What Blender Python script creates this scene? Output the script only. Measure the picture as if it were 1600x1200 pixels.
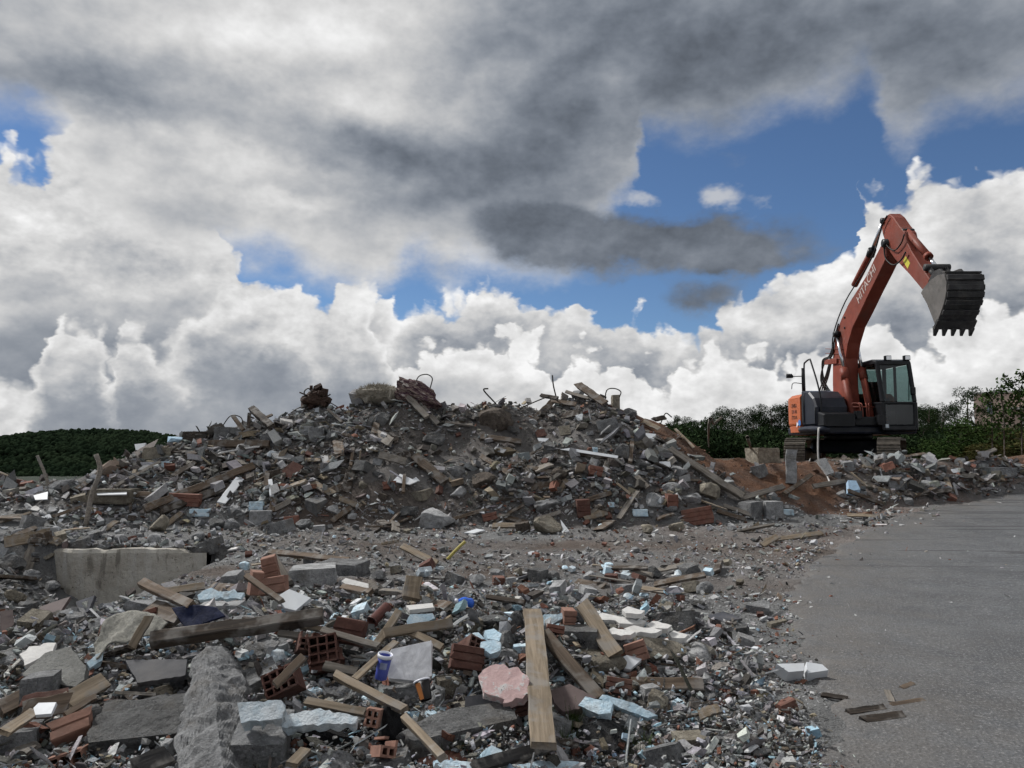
import bpy, bmesh, math, random
import numpy as np
from mathutils import Vector, Matrix, Quaternion

for _o in list(bpy.data.objects):
    bpy.data.objects.remove(_o)
SC = bpy.context.scene
COL = SC.collection
R = math.radians

# ------------------------------------------------------------------ camera
CAM_Z = 1.6
FPX = 1200.0                       # focal length in pixels of the 1600 px wide photograph
PITCH = math.atan2(100.0, FPX)     # horizon near v = 700
cam_data = bpy.data.cameras.new('camera')
cam_data.sensor_width = 36.0
cam_data.lens = FPX / 1600.0 * 36.0
cam_data.clip_start = 0.05
cam_data.clip_end = 6000.0
cam = bpy.data.objects.new('camera', cam_data)
COL.objects.link(cam)
cam.location = (0, 0, CAM_Z)
cam.rotation_euler = (R(90) + PITCH, 0, 0)
SC.camera = cam

# ------------------------------------------------------------------ sun, exposure
SUN_AZ, SUN_EL = R(-55), R(46)
sun_dir = Vector((math.sin(SUN_AZ) * math.cos(SUN_EL), math.cos(SUN_AZ) * math.cos(SUN_EL), math.sin(SUN_EL)))
sl = bpy.data.lights.new('sun', 'SUN')
sl.energy = 3.4
sl.angle = R(7)
sl.color = (1.0, 0.98, 0.95)
sun = bpy.data.objects.new('sun', sl)
COL.objects.link(sun)
sun.rotation_euler = sun_dir.to_track_quat('Z', 'Y').to_euler()
SC.view_settings.view_transform = 'Standard'
SC.view_settings.look = 'None'
SC.view_settings.exposure = 0.3
SC.view_settings.gamma = 1.0
SC.view_settings.use_curve_mapping = False
SC.cycles.max_bounces = 5
SC.cycles.diffuse_bounces = 3
SC.cycles.glossy_bounces = 2
SC.cycles.transmission_bounces = 5
SC.cycles.transparent_max_bounces = 8
SC.cycles.use_denoising = True

def ray(u, v):
    """world direction through pixel (u, v) of the 1600 x 1200 photograph"""
    a, b = (u - 800.0) / FPX, (600.0 - v) / FPX
    c, s = math.cos(PITCH), math.sin(PITCH)
    return np.array([a, c - b * s, s + b * c])

# ------------------------------------------------------------------ world: clear sky with broken cumulus
world = bpy.data.worlds.new('World')
SC.world = world
world.use_nodes = True
wt = world.node_tree
wt.nodes.clear()
WN, WL = wt.nodes, wt.links

def wn(kind, **kw):
    n = WN.new(kind)
    for k, v in kw.items():
        setattr(n, k, v)
    return n

def wset(sock, val):
    if isinstance(val, bpy.types.NodeSocket):
        WL.new(val, sock)
    else:
        sock.default_value = val

def wm(op, a, b=0.0, c=0.0, clamp=False):
    n = wn('ShaderNodeMath', operation=op, use_clamp=clamp)
    wset(n.inputs[0], a); wset(n.inputs[1], b); wset(n.inputs[2], c)
    return n.outputs[0]

def wv(op, a, b=(0, 0, 0), scale=None):
    n = wn('ShaderNodeVectorMath', operation=op)
    wset(n.inputs[0], a); wset(n.inputs[1], b)
    if scale is not None:
        wset(n.inputs['Scale'], scale)
    return n.outputs['Value'] if op in ('DOT_PRODUCT', 'LENGTH') else n.outputs['Vector']

def wnoise(vec, scale, detail, rough=0.55, out='Fac'):
    n = wn('ShaderNodeTexNoise')
    WL.new(vec, n.inputs['Vector'])
    n.inputs['Scale'].default_value = scale
    n.inputs['Detail'].default_value = detail
    n.inputs['Roughness'].default_value = rough
    return n.outputs[out]

def wsmooth(x, a, b):
    n = wn('ShaderNodeMapRange', interpolation_type='SMOOTHSTEP')
    wset(n.inputs['Value'], x)
    n.inputs['From Min'].default_value = a
    n.inputs['From Max'].default_value = b
    return n.outputs['Result']

tc = wn('ShaderNodeTexCoord')
DIR = tc.outputs['Generated']
sep = wn('ShaderNodeSeparateXYZ'); WL.new(DIR, sep.inputs[0])
az = wm('ARCTAN2', sep.outputs['X'], sep.outputs['Y'])
el = wm('ARCSINE', sep.outputs['Z'])
cq = wn('ShaderNodeCombineXYZ'); WL.new(az, cq.inputs[0]); WL.new(el, cq.inputs[1])
CQ = cq.outputs[0]
stretch = wv('MULTIPLY', DIR, (1.0, 1.0, 1.5))
half3 = (0.5, 0.5, 0.5)
w1 = wv('SUBTRACT', wnoise(stretch, 4.5, 1.0, 0.5, 'Color'), half3)
w2 = wv('SUBTRACT', wnoise(stretch, 15.0, 4.0, 0.62, 'Color'), half3)
Q = wv('ADD', wv('ADD', CQ, wv('SCALE', w1, scale=0.07)), wv('SCALE', w2, scale=0.055))     # ragged edges
QS = wv('ADD', wv('ADD', CQ, wv('SCALE', w1, scale=0.10)), wv('SCALE', w2, scale=0.05))    # soft shading
qsep = wn('ShaderNodeSeparateXYZ'); WL.new(Q, qsep.inputs[0])
QX, QY = qsep.outputs[0], qsep.outputs[1]

def azel(u, v):
    d = ray(u, v); d = d / np.linalg.norm(d)
    return math.atan2(d[0], d[1]), math.asin(d[2])

def blobs(coord, items, start):
    """sum of soft elliptical blobs; the running sum rides in the z component"""
    sp = wn('ShaderNodeSeparateXYZ'); WL.new(coord, sp.inputs[0])
    cb = wn('ShaderNodeCombineXYZ'); WL.new(sp.outputs[0], cb.inputs[0]); WL.new(sp.outputs[1], cb.inputs[1])
    wset(cb.inputs[2], start)
    acc = cb.outputs[0]
    for (u, v, ru, rv, rot, amp) in items:
        a, e = azel(u, v)
        m = wn('ShaderNodeMapping', vector_type='TEXTURE')
        WL.new(acc, m.inputs['Vector'])
        m.inputs['Location'].default_value = (a, e, 0)
        m.inputs['Rotation'].default_value = (0, 0, R(rot))
        m.inputs['Scale'].default_value = (ru / FPX, rv / FPX, 1.0e5)
        d2 = wv('DOT_PRODUCT', m.outputs[0], m.outputs[0])
        g = wm('POWER', 0.36788, d2)
        n = wn('ShaderNodeVectorMath', operation='MULTIPLY_ADD')
        n.inputs[0].default_value = (0, 0, amp)
        WL.new(g, n.inputs[1]); WL.new(acc, n.inputs[2])
        acc = n.outputs[0]
    so = wn('ShaderNodeSeparateXYZ'); WL.new(acc, so.inputs[0])
    return so.outputs[2]

AZR = 0.78
def edge_curve(pts):
    """elevation of a cloud edge as a function of azimuth, from points on it"""
    pos = wm('MULTIPLY_ADD', QX, 0.5 / AZR, 0.5)
    rp = wn('ShaderNodeValToRGB')
    WL.new(pos, rp.inputs['Fac'])
    el_ = rp.color_ramp.elements
    data = []
    for (u, v) in pts:
        a, e = azel(u, v)
        data.append((min(max(a / (2 * AZR) + 0.5, 0.0), 1.0), e))
    data.sort()
    while len(data) > 32:                 # a ramp holds 32 stops: drop the point that matters least
        dev = [abs(data[i][1] - (data[i - 1][1] + (data[i + 1][1] - data[i - 1][1]) * (data[i][0] - data[i - 1][0]) / max(data[i + 1][0] - data[i - 1][0], 1e-6))) for i in range(1, len(data) - 1)]
        data.pop(1 + dev.index(min(dev)))
    while len(el_) < len(data):
        el_.new(0.5)
    for i, (p, e) in enumerate(data):
        el_[i].position = p
    for i, (p, e) in enumerate(data):
        el_[i].color = (e, e, e, 1)
    return rp.outputs['Color']

vor = wn('ShaderNodeTexVoronoi', voronoi_dimensions='2D', feature='SMOOTH_F1')
WL.new(Q, vor.inputs['Vector'])
vor.inputs['Scale'].default_value = 17.0
vor.inputs['Smoothness'].default_value = 0.35
vor.inputs['Detail'].default_value = 2.0
vor.inputs['Roughness'].default_value = 0.55
bill = vor.outputs['Distance']
n_big = wnoise(stretch, 4.0, 5.0, 0.58)
n_puff = wnoise(stretch, 10.0, 5.0, 0.6)
n_off = wnoise(wv('ADD', stretch, (0.014, 0.0, -0.034)), 10.0, 4.0, 0.6)
fine_a = wnoise(stretch, 34.0, 4.0, 0.6)
fine_b = wnoise(wv('ADD', stretch, (0.004, 0.0, -0.010)), 34.0, 3.0, 0.6)
relief = wm('MULTIPLY_ADD', wm('SUBTRACT', fine_a, fine_b), 0.35, wm('SUBTRACT', n_puff, n_off))

# --- far bank of white heaped cloud
bankB = edge_curve([(-260, 330), (-120, 260), (0, 205), (30, 222), (55, 215), (82, 190), (115, 175), (210, 205), (300, 290), (350, 345), (400, 398), (440, 425), (490, 440),
                    (530, 408), (580, 430), (625, 470), (670, 450), (720, 430), (770, 418), (830, 445), (900, 470), (960, 458), (1040, 478), (1085, 500),
                    (1130, 470), (1180, 430), (1260, 398), (1322, 380), (1338, 275), (1430, 250), (1560, 222), (1800, 240)])
tB = wm('SUBTRACT', bankB, QY)
tB = wm('MULTIPLY_ADD', wm('SUBTRACT', bill, 0.42), -0.045, tB)
aB = wsmooth(tB, -0.003, 0.013)
LB = wm('MULTIPLY_ADD', wsmooth(tB, 0.004, 0.15), -0.085, 0.925)
LB = wm('MULTIPLY_ADD', wm('SUBTRACT', bill, 0.42), -0.10, LB)
LB = wm('MULTIPLY_ADD', relief, 0.46, LB)
LB = blobs(QS, [
    (1240, 470, 40, 26, 0, -0.12), (1340, 585, 260, 34, 0, -0.09), (1560, 420, 50, 50, 0, -0.12), (1430, 490, 70, 40, 0, -0.07),
    (1150, 600, 120, 30, 0, -0.10), (730, 530, 60, 50, 0, -0.12), (840, 620, 240, 30, 0, -0.10), (1000, 540, 70, 36, 0, -0.08), (210, 380, 120, 50, 0, -0.10),
    (1500, 330, 60, 40, 0, -0.07)], LB)

# --- a second rank of heads standing before that bank, with the shade it lies in just above them
bankC = edge_curve([(-300, 540), (-100, 600), (0, 640), (300, 660), (560, 640), (625, 560), (665, 520), (710, 500), (760, 522), (815, 496), (870, 545), (920, 515), (985, 530), (1035, 575),
                    (1075, 530), (1120, 498), (1165, 486), (1210, 525), (1262, 545), (1318, 495), (1390, 462), (1440, 505), (1490, 452), (1560, 425), (1640, 455), (1800, 470)])
tC = wm('SUBTRACT', bankC, QY)
tC = wm('MULTIPLY_ADD', wm('SUBTRACT', bill, 0.42), -0.065, tC)
LB = wm('MULTIPLY_ADD', wsmooth(tC, -0.055, 0.0), -0.13, LB)
aC = wsmooth(tC, -0.003, 0.014)
LC = wm('MULTIPLY_ADD', wsmooth(tC, 0.0, 0.10), -0.11, 0.925)
LC = wm('MULTIPLY_ADD', relief, 0.40, LC)

# --- slate-blue cloud low on the left
aV = blobs(QS, [(60, 625, 330, 85, 0, 1.0), (250, 580, 200, 90, 0, 0.8), (40, 450, 120, 45, 0, 0.35), (300, 450, 90, 40, 0, 0.35), (520, 630, 260, 50, 0, 0.7), (590, 505, 60, 46, 25, 0.55)], 0.0)
aV = wsmooth(wm('MULTIPLY_ADD', wm('SUBTRACT', n_puff, 0.5), 0.9, aV), 0.25, 0.95)
LV = wm('MULTIPLY_ADD', relief, 0.22, wm('MULTIPLY_ADD', n_big, 0.16, 0.50))

# --- nearer white heads in front of it
bankA = edge_curve([(-300, 520), (-120, 570), (-20, 545), (15, 545), (35, 590), (50, 600), (85, 480), (130, 468), (165, 485), (182, 560), (196, 500), (225, 480), (280, 490), (300, 470), (330, 440), (380, 425),
                    (430, 440), (480, 448), (530, 425), (575, 440), (606, 480), (625, 600), (700, 660), (860, 700), (905, 590), (955, 560), (1000, 590), (1030, 700), (1200, 760), (1500, 760), (1800, 700)])
tA = wm('SUBTRACT', bankA, QY)
tA = wm('MULTIPLY_ADD', wm('SUBTRACT', bill, 0.42), -0.055, tA)
fadeA = wm('SUBTRACT', 1.0, wsmooth(wm('MULTIPLY_ADD', wm('SUBTRACT', n_puff, 0.5), 0.10, tA), 0.05, 0.125))
aA = wm('MULTIPLY', wsmooth(tA, -0.008, 0.024), fadeA)
LA = wm('MULTIPLY_ADD', wsmooth(tA, 0.0, 0.10), -0.20, 0.90)
LA = wm('MULTIPLY_ADD', relief, 0.45, LA)

# --- broad grey layer overhead
under = edge_curve([(-300, 120), (-100, 190), (0, 172), (50, 182), (100, 250), (150, 320), (210, 365), (320, 390), (370, 398), (430, 408), (480, 436), (540, 448), (590, 446), (625, 414), (655, 410), (695, 440), (800, 425),
                    (890, 428), (940, 400), (975, 350), (1003, 290), (1012, 212), (1100, 198), (1200, 182), (1290, 168), (1340, 130), (1362, 160), (1385, 222), (1420, 232),
                    (1455, 190), (1500, 165), (1560, 158), (1620, 138), (1750, 180)])
tU = wm('SUBTRACT', QY, under)
tU = wm('MULTIPLY_ADD', wm('SUBTRACT', n_puff, 0.5), 0.05, tU)
aU = wsmooth(tU, -0.026, 0.040)
LU = blobs(QS, [
    (1080, 90, 270, 110, 4, -0.20), (850, 40, 200, 80, 0, -0.14), (1340, 60, 200, 90, 0, -0.14), (1560, 90, 140, 90, 0, -0.13), (1420, 190, 60, 50, 0, -0.10),
    (700, 270, 240, 66, -8, -0.18), (890, 280, 130, 80, -8, -0.12), (900, 190, 130, 46, 0, -0.12), (560, 225, 150, 40, -8, -0.10),
    (80, 118, 190, 46, 4, -0.20), (240, 165, 90, 26, 0, -0.10), (600, 345, 120, 26, 6, -0.05),
    (490, 45, 160, 60, 10, 0.13), (280, 40, 140, 40, 0, 0.09), (650, 160, 110, 32, -4, 0.14), (280, 155, 60, 26, 0, 0.10), (390, 240, 110, 24, -6, 0.10),
    (440, 308, 100, 14, 0, 0.10), (170, 250, 90, 50, 0, 0.12), (950, 150, 40, 50, 0, 0.06)], 0.735)
LU = wm('MULTIPLY_ADD', wm('SUBTRACT', n_big, 0.5), 0.30, LU)
LU = wm('MULTIPLY_ADD', wm('SUBTRACT', n_puff, n_off), 0.34, LU)
rimU = wm('SUBTRACT', 1.0, wsmooth(tU, 0.0, 0.06))
LU = wm('MULTIPLY_ADD', rimU, 0.06, LU)

# --- darker scrap of cloud under the opening, and a wisp in it
aD = blobs(Q, [(990, 385, 170, 38, -3, 1.0), (1130, 368, 95, 36, 0, 0.9), (845, 365, 120, 42, 0, 0.8), (1200, 400, 90, 14, 0, 0.45), (1100, 455, 60, 20, 0, 0.7)], 0.0)
aD = wsmooth(wm('MULTIPLY_ADD', wm('SUBTRACT', n_puff, 0.5), 1.1, aD), 0.15, 0.85)
LD = wm('MULTIPLY_ADD', wm('SUBTRACT', n_big, 0.5), 0.2, wm('MULTIPLY_ADD', relief, 0.25, wm('MULTIPLY_ADD', wsmooth(QY, *sorted((azel(1000, 430)[1], azel(1000, 330)[1]))), -0.02, 0.465)))
aW = blobs(Q, [(1130, 300, 34, 20, 0, 0.9), (1195, 302, 22, 12, 0, 0.6), (1010, 318, 34, 20, 0, 0.9)], 0.0)
aW = wm('MULTIPLY', wsmooth(wm('MULTIPLY_ADD', wm('SUBTRACT', n_puff, 0.5), 1.3, aW), 0.25, 0.9), 0.75)

def over(base_a, base_l, a, l):
    """(coverage, shade) of one layer laid over another"""
    rest = wm('MULTIPLY', base_a, wm('SUBTRACT', 1.0, a))
    oa = wm('ADD', rest, a)
    num = wm('MULTIPLY_ADD', rest, base_l, wm('MULTIPLY', a, l))
    return oa, wm('DIVIDE', num, wm('MAXIMUM', oa, 0.0005))

A_, L_ = over(aB, LB, aW, 0.80)
A_, L_ = over(A_, L_, aC, LC)
A_, L_ = over(A_, L_, aV, LV)
A_, L_ = over(A_, L_, aA, LA)
A_, L_ = over(A_, L_, aU, LU)
A_, L_ = over(A_, L_, aD, LD)
shade = wm('MINIMUM', wm('MAXIMUM', L_, 0.30), 0.96)
cl_lin = wm('POWER', shade, 2.25)
tint = wn('ShaderNodeMix', data_type='RGBA')
WL.new(wsmooth(shade, 0.40, 0.84), tint.inputs['Factor'])
tint.inputs['A'].default_value = (0.84, 0.97, 1.18, 1)
tint.inputs['B'].default_value = (1.0, 1.0, 1.0, 1)
cloud_col = wv('SCALE', tint.outputs['Result'], scale=cl_lin)

SKY_STRENGTH = 0.1
sky = wn('ShaderNodeTexSky', sky_type='NISHITA')
sky.sun_disc = False
sky.sun_elevation = SUN_EL
sky.sun_rotation = SUN_AZ
sky.altitude = 1500.0
sky.air_density = 1.0
sky.dust_density = 0.0
sky.ozone_density = 3.0
cloud_rad = wv('SCALE', cloud_col, scale=0.84 / SKY_STRENGTH)
mixc = wn('ShaderNodeMix', data_type='RGBA')
WL.new(A_, mixc.inputs['Factor'])
skyd = wv('MULTIPLY', sky.outputs['Color'], (0.54, 0.61, 0.68))
WL.new(skyd, mixc.inputs['A'])
WL.new(cloud_rad, mixc.inputs['B'])
bg = wn('ShaderNodeBackground')
WL.new(mixc.outputs['Result'], bg.inputs['Color'])
bg.inputs['Strength'].default_value = SKY_STRENGTH
wo = wn('ShaderNodeOutputWorld')
WL.new(bg.outputs[0], wo.inputs['Surface'])
world.cycles.sampling_method = 'NONE'
SC.cycles.use_adaptive_sampling = True
SC.cycles.adaptive_threshold = 0.02
SC.cycles.adaptive_min_samples = 8

# ================================================================== helpers
rng = np.random.default_rng(7)
random.seed(7)

def _hash(ix, iy, seed):
    h = (ix.astype(np.int64) * 374761393 + iy.astype(np.int64) * 668265263 + seed * 1442695041) & 0x7fffffff
    h = ((h ^ (h >> 13)) * 1274126177) & 0x7fffffff
    return ((h ^ (h >> 16)) & 0xffff) / 65535.0

def vnoise(x, y, seed=0):
    ix, iy = np.floor(x), np.floor(y)
    fx, fy = x - ix, y - iy
    fx, fy = fx * fx * (3 - 2 * fx), fy * fy * (3 - 2 * fy)
    a, b = _hash(ix, iy, seed), _hash(ix + 1, iy, seed)
    c, d = _hash(ix, iy + 1, seed), _hash(ix + 1, iy + 1, seed)
    return (a + (b - a) * fx) * (1 - fy) + (c + (d - c) * fx) * fy

def fbm(x, y, octaves=4, seed=0, rough=0.5):
    s, amp, tot = 0.0, 1.0, 0.0
    for i in range(octaves):
        s = s + amp * vnoise(x * 2 ** i, y * 2 ** i, seed + 17 * i)
        tot += amp
        amp *= rough
    return s / tot - 0.5

def sstep(a, b, x):
    t = np.clip((x - a) / (b - a), 0, 1)
    return t * t * (3 - 2 * t)

def mesh_from(name, verts, faces):
    me = bpy.data.meshes.new(name)
    me.from_pydata([tuple(map(float, v)) for v in verts], [], [tuple(map(int, f)) for f in faces])
    me.update()
    return me

def mesh_np(name, verts, tris, cols=None, smooth=False):
    """mesh from an (n,3) vertex array and an (m,3) triangle array; cols = per-vertex rgb"""
    me = bpy.data.meshes.new(name)
    nv, nt = len(verts), len(tris)
    me.vertices.add(nv); me.vertices.foreach_set('co', np.ascontiguousarray(verts, dtype=np.float32).ravel())
    me.loops.add(nt * 3); me.loops.foreach_set('vertex_index', np.ascontiguousarray(tris, dtype=np.int32).ravel())
    me.polygons.add(nt)
    me.polygons.foreach_set('loop_start', np.arange(0, nt * 3, 3, dtype=np.int32))
    me.polygons.foreach_set('loop_total', np.full(nt, 3, dtype=np.int32))
    me.polygons.foreach_set('use_smooth', np.full(nt, bool(smooth)))
    me.update(calc_edges=True)
    if cols is not None:
        at = me.color_attributes.new('tint', 'FLOAT_COLOR', 'POINT')
        c4 = np.ones((nv, 4), dtype=np.float32); c4[:, :3] = cols
        at.data.foreach_set('color', c4.ravel())
    return me

def obj(name, me, mat=None, parent=None, loc=None, rot=None, scale=None, label=None, cat=None, group=None, kind=None):
    o = bpy.data.objects.new(name, me)
    COL.objects.link(o)
    if mat is not None and me is not None and not me.materials:
        me.materials.append(mat)
    if parent is not None:
        o.parent = parent
    if loc is not None: o.location = loc
    if rot is not None:
        if isinstance(rot, Quaternion) or isinstance(rot, Matrix):
            o.rotation_euler = rot.to_euler()
        else:
            o.rotation_euler = rot
    if scale is not None: o.scale = scale
    if label: o['label'] = label
    if cat: o['category'] = cat
    if group: o['group'] = group
    if kind: o['kind'] = kind
    return o

# ------------------------------------------------------------------ materials
class NT:
    """small wrapper that writes a node material"""
    def __init__(self, name):
        self.m = bpy.data.materials.new(name)
        self.m.use_nodes = True
        self.t = self.m.node_tree
        self.t.nodes.clear()
        self.out = self.t.nodes.new('ShaderNodeOutputMaterial')
        self.b = self.t.nodes.new('ShaderNodeBsdfPrincipled')
        self.t.links.new(self.b.outputs[0], self.out.inputs['Surface'])
        self.b.inputs['Specular IOR Level'].default_value = 0.25
    def n(self, kind, **kw):
        nd = self.t.nodes.new(kind)
        for k, v in kw.items(): setattr(nd, k, v)
        return nd
    def s(self, sock, val):
        if isinstance(val, bpy.types.NodeSocket): self.t.links.new(val, sock)
        else:
            if isinstance(val, (tuple, list)) and len(val) == 3 and sock.type == 'RGBA': val = (*val, 1)
            sock.default_value = val
    def coord(self, which='Object'):
        return self.n('ShaderNodeTexCoord').outputs[which]
    def pos(self):
        return self.n('ShaderNodeNewGeometry').outputs['Position']
    def mapping(self, vec, scale=(1, 1, 1), rot=(0, 0, 0)):
        m = self.n('ShaderNodeMapping'); self.s(m.inputs['Vector'], vec)
        m.inputs['Scale'].default_value = scale; m.inputs['Rotation'].default_value = rot
        return m.outputs[0]
    def noise(self, vec, scale, detail=4, rough=0.55, out='Fac', dist=0.0):
        nd = self.n('ShaderNodeTexNoise'); self.s(nd.inputs['Vector'], vec)
        nd.inputs['Scale'].default_value = scale; nd.inputs['Detail'].default_value = detail
        nd.inputs['Roughness'].default_value = rough; nd.inputs['Distortion'].default_value = dist
        return nd.outputs[out]
    def voro(self, vec, scale, out='Distance', feature='F1'):
        nd = self.n('ShaderNodeTexVoronoi', feature=feature); self.s(nd.inputs['Vector'], vec)
        nd.inputs['Scale'].default_value = scale
        return nd.outputs[out]
    def math(self, op, a, b=0.0, c=0.0, clamp=False):
        nd = self.n('ShaderNodeMath', operation=op, use_clamp=clamp)
        self.s(nd.inputs[0], a); self.s(nd.inputs[1], b); self.s(nd.inputs[2], c)
        return nd.outputs[0]
    def step(self, x, a, b):
        nd = self.n('ShaderNodeMapRange', interpolation_type='SMOOTHSTEP')
        self.s(nd.inputs['Value'], x); nd.inputs['From Min'].default_value = a; nd.inputs['From Max'].default_value = b
        return nd.outputs['Result']
    def mix(self, f, a, b, mode='MIX'):
        nd = self.n('ShaderNodeMix', data_type='RGBA', blend_type=mode)
        self.s(nd.inputs['Factor'], f); self.s(nd.inputs['A'], a); self.s(nd.inputs['B'], b)
        return nd.outputs['Result']
    def scale(self, col, f):
        nd = self.n('ShaderNodeVectorMath', operation='SCALE')
        self.s(nd.inputs[0], col); self.s(nd.inputs['Scale'], f)
        return nd.outputs[0]
    def attr(self, name):
        return self.n('ShaderNodeAttribute', attribute_name=name).outputs['Color']
    def rand(self):
        return self.n('ShaderNodeObjectInfo').outputs['Random']
    def bump(self, h, strength=0.5, dist=0.02, prev=None):
        nd = self.n('ShaderNodeBump')
        nd.inputs['Strength'].default_value = strength; nd.inputs['Distance'].default_value = dist
        self.s(nd.inputs['Height'], h)
        if prev is not None: self.s(nd.inputs['Normal'], prev)
        return nd.outputs[0]
    def done(self, col=None, rough=0.9, normal=None, **kw):
        if col is not None: self.s(self.b.inputs['Base Color'], col)
        self.s(self.b.inputs['Roughness'], rough)
        if normal is not None: self.s(self.b.inputs['Normal'], normal)
        for k, v in kw.items(): self.s(self.b.inputs[k], v)
        return self.m

def mat_concrete(name, dark=(0.128, 0.130, 0.132), light=(0.295, 0.298, 0.300), scale=8.0, agg=70.0, bump=0.8, speck=(0.09, 0.088, 0.085)):
    """broken concrete or stone, grained at its real scale"""
    k = NT(name); c = k.pos()
    r = k.rand()
    f = k.noise(c, scale, 7, 0.66)
    col = k.mix(k.step(f, 0.30, 0.70), dark, light)
    fine = k.noise(c, scale * 8, 4, 0.65)
    pale = tuple(min(0.5, x * 1.35) for x in light)
    col = k.mix(k.math('MULTIPLY', k.step(fine, 0.52, 0.74), 0.55), col, pale)
    col = k.mix(k.math('MULTIPLY', k.step(fine, 0.44, 0.30), 0.6), col, tuple(0.5 * x for x in dark))
    sp = k.voro(c, agg)
    col = k.mix(k.math('MULTIPLY', k.step(sp, 0.25, 0.12), 0.5), col, speck)
    stain = k.noise(c, scale * 0.6, 4, 0.55)
    col = k.mix(k.math('MULTIPLY', k.step(stain, 0.52, 0.72), 0.45), col, (0.125, 0.108, 0.088))
    col = k.scale(col, k.math('MULTIPLY_ADD', r, 0.5, 0.75))
    n1 = k.bump(k.noise(c, scale * 2.6, 8, 0.72), bump, 0.06)
    n2 = k.bump(fine, 0.6, 0.015, n1)
    return k.done(col, 0.95, n2)

def mat_wood(name, dark, light, grain=1.0, bump=0.35):
    k = NT(name); c = k.coord(); r = k.rand()
    st = k.mapping(c, (1.2 * grain, 22 * grain, 22 * grain))
    off = k.n('ShaderNodeVectorMath', operation='ADD'); k.s(off.inputs[0], st); k.s(off.inputs[1], k.scale((13.7, 5.1, 9.3), r))
    g = k.noise(off.outputs[0], 1.6, 6, 0.65, dist=0.6)
    col = k.mix(k.step(g, 0.3, 0.7), dark, light)
    blot = k.noise(c, 3.5, 4, 0.6)
    col = k.mix(k.math('MULTIPLY', k.step(blot, 0.5, 0.72), 0.6), col, tuple(0.45 * x for x in dark))
    grey = k.noise(c, 7.0, 3, 0.6)
    col = k.mix(k.math('MULTIPLY', k.step(grey, 0.46, 0.66), 0.65), col, (0.205, 0.192, 0.176))
    col = k.scale(col, k.math('MULTIPLY_ADD', r, 0.5, 0.75))
    return k.done(col, 0.85, k.bump(g, bump, 0.01))

def mat_plain(name, col, rough=0.6, var=0.15, scale=12.0, bump=0.15, dirt=0.35, metallic=0.0, dirtcol=(0.11, 0.095, 0.08)):
    """paint, plastic, foam or glaze with smears of dust"""
    k = NT(name); c = k.pos()
    a = tuple(x * (1 - var) for x in col); b = tuple(min(1, x * (1 + var)) for x in col)
    f = k.noise(c, scale, 5, 0.6)
    cc = k.mix(k.step(f, 0.3, 0.7), a, b)
    if dirt > 0:
        d = k.noise(c, scale * 0.5, 6, 0.65)
        cc = k.mix(k.math('MULTIPLY', k.step(d, 0.48, 0.72), dirt), cc, dirtcol)
    return k.done(cc, rough, k.bump(k.noise(c, scale * 3, 4, 0.6), bump, 0.01), Metallic=metallic)

M = {}
M['concrete'] = mat_concrete('concrete')
M['concrete_pale'] = mat_concrete('concrete_pale', (0.205, 0.207, 0.208), (0.41, 0.413, 0.415))
M['concrete_dark'] = mat_concrete('concrete_dark', (0.075, 0.075, 0.075), (0.17, 0.17, 0.168))
M['stone_tan'] = mat_concrete('stone_tan', (0.15, 0.13, 0.10), (0.29, 0.265, 0.215), 9.0)
M['asphalt_lump'] = mat_concrete('asphalt_lump', (0.025, 0.025, 0.026), (0.06, 0.06, 0.062), 14.0, 60.0, 1.0)
M['earth_clod'] = mat_concrete('earth_clod', (0.055, 0.044, 0.036), (0.125, 0.104, 0.086), 9.0, 80.0, 0.9)
M['wood_tan'] = mat_wood('wood_tan', (0.115, 0.090, 0.062), (0.235, 0.188, 0.136))
M['wood_brown'] = mat_wood('wood_brown', (0.058, 0.042, 0.030), (0.135, 0.10, 0.072))
M['wood_dark'] = mat_wood('wood_dark', (0.022, 0.018, 0.015), (0.07, 0.053, 0.040))
M['wood_grey'] = mat_wood('wood_grey', (0.10, 0.088, 0.074), (0.23, 0.205, 0.175))
M['wood_black'] = mat_wood('wood_black', (0.009, 0.009, 0.010), (0.03, 0.028, 0.027))
M['brick_red'] = mat_plain('brick_red', (0.165, 0.078, 0.058), 0.9, 0.25, 14, 0.4, 0.5)
M['brick_brown'] = mat_plain('brick_brown', (0.095, 0.046, 0.036), 0.9, 0.25, 14, 0.4, 0.45)
M['brick_orange'] = mat_plain('brick_orange', (0.23, 0.128, 0.096), 0.9, 0.2, 14, 0.4, 0.3)
def mat_foam(name, base, pale):
    """crumbly insulation foam: bead grain, cracks, grey dirt"""
    k = NT(name); c = k.pos()
    col = k.mix(k.step(k.noise(c, 11, 5, 0.65), 0.35, 0.65), base, pale)
    crack = k.voro(c, 9.0, 'Distance', 'DISTANCE_TO_EDGE')
    col = k.mix(k.math('MULTIPLY', k.step(crack, 0.03, 0.0), 0.18), col, (0.12, 0.15, 0.17))
    col = k.mix(k.math('MULTIPLY', k.step(k.noise(c, 7, 7, 0.7), 0.50, 0.68), 0.7), col, (0.23, 0.24, 0.24))
    n = k.bump(k.noise(c, 14, 6, 0.7), 0.8, 0.03)
    return k.done(col, 0.85, k.bump(k.noise(c, 90, 3, 0.6), 0.5, 0.01, n))
M['foam_blue'] = mat_foam('foam_blue', (0.44, 0.60, 0.70), (0.62, 0.73, 0.79))
M['foam_grey'] = mat_foam('foam_grey', (0.42, 0.50, 0.55), (0.60, 0.64, 0.66))
M['white_tile'] = mat_plain('white_tile', (0.58, 0.60, 0.62), 0.45, 0.08, 8, 0.1, 0.35, dirtcol=(0.3, 0.28, 0.26))
M['plaster_white'] = mat_plain('plaster_white', (0.56, 0.55, 0.53), 0.9, 0.12, 14, 0.5, 0.5, dirtcol=(0.28, 0.26, 0.24))
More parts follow.
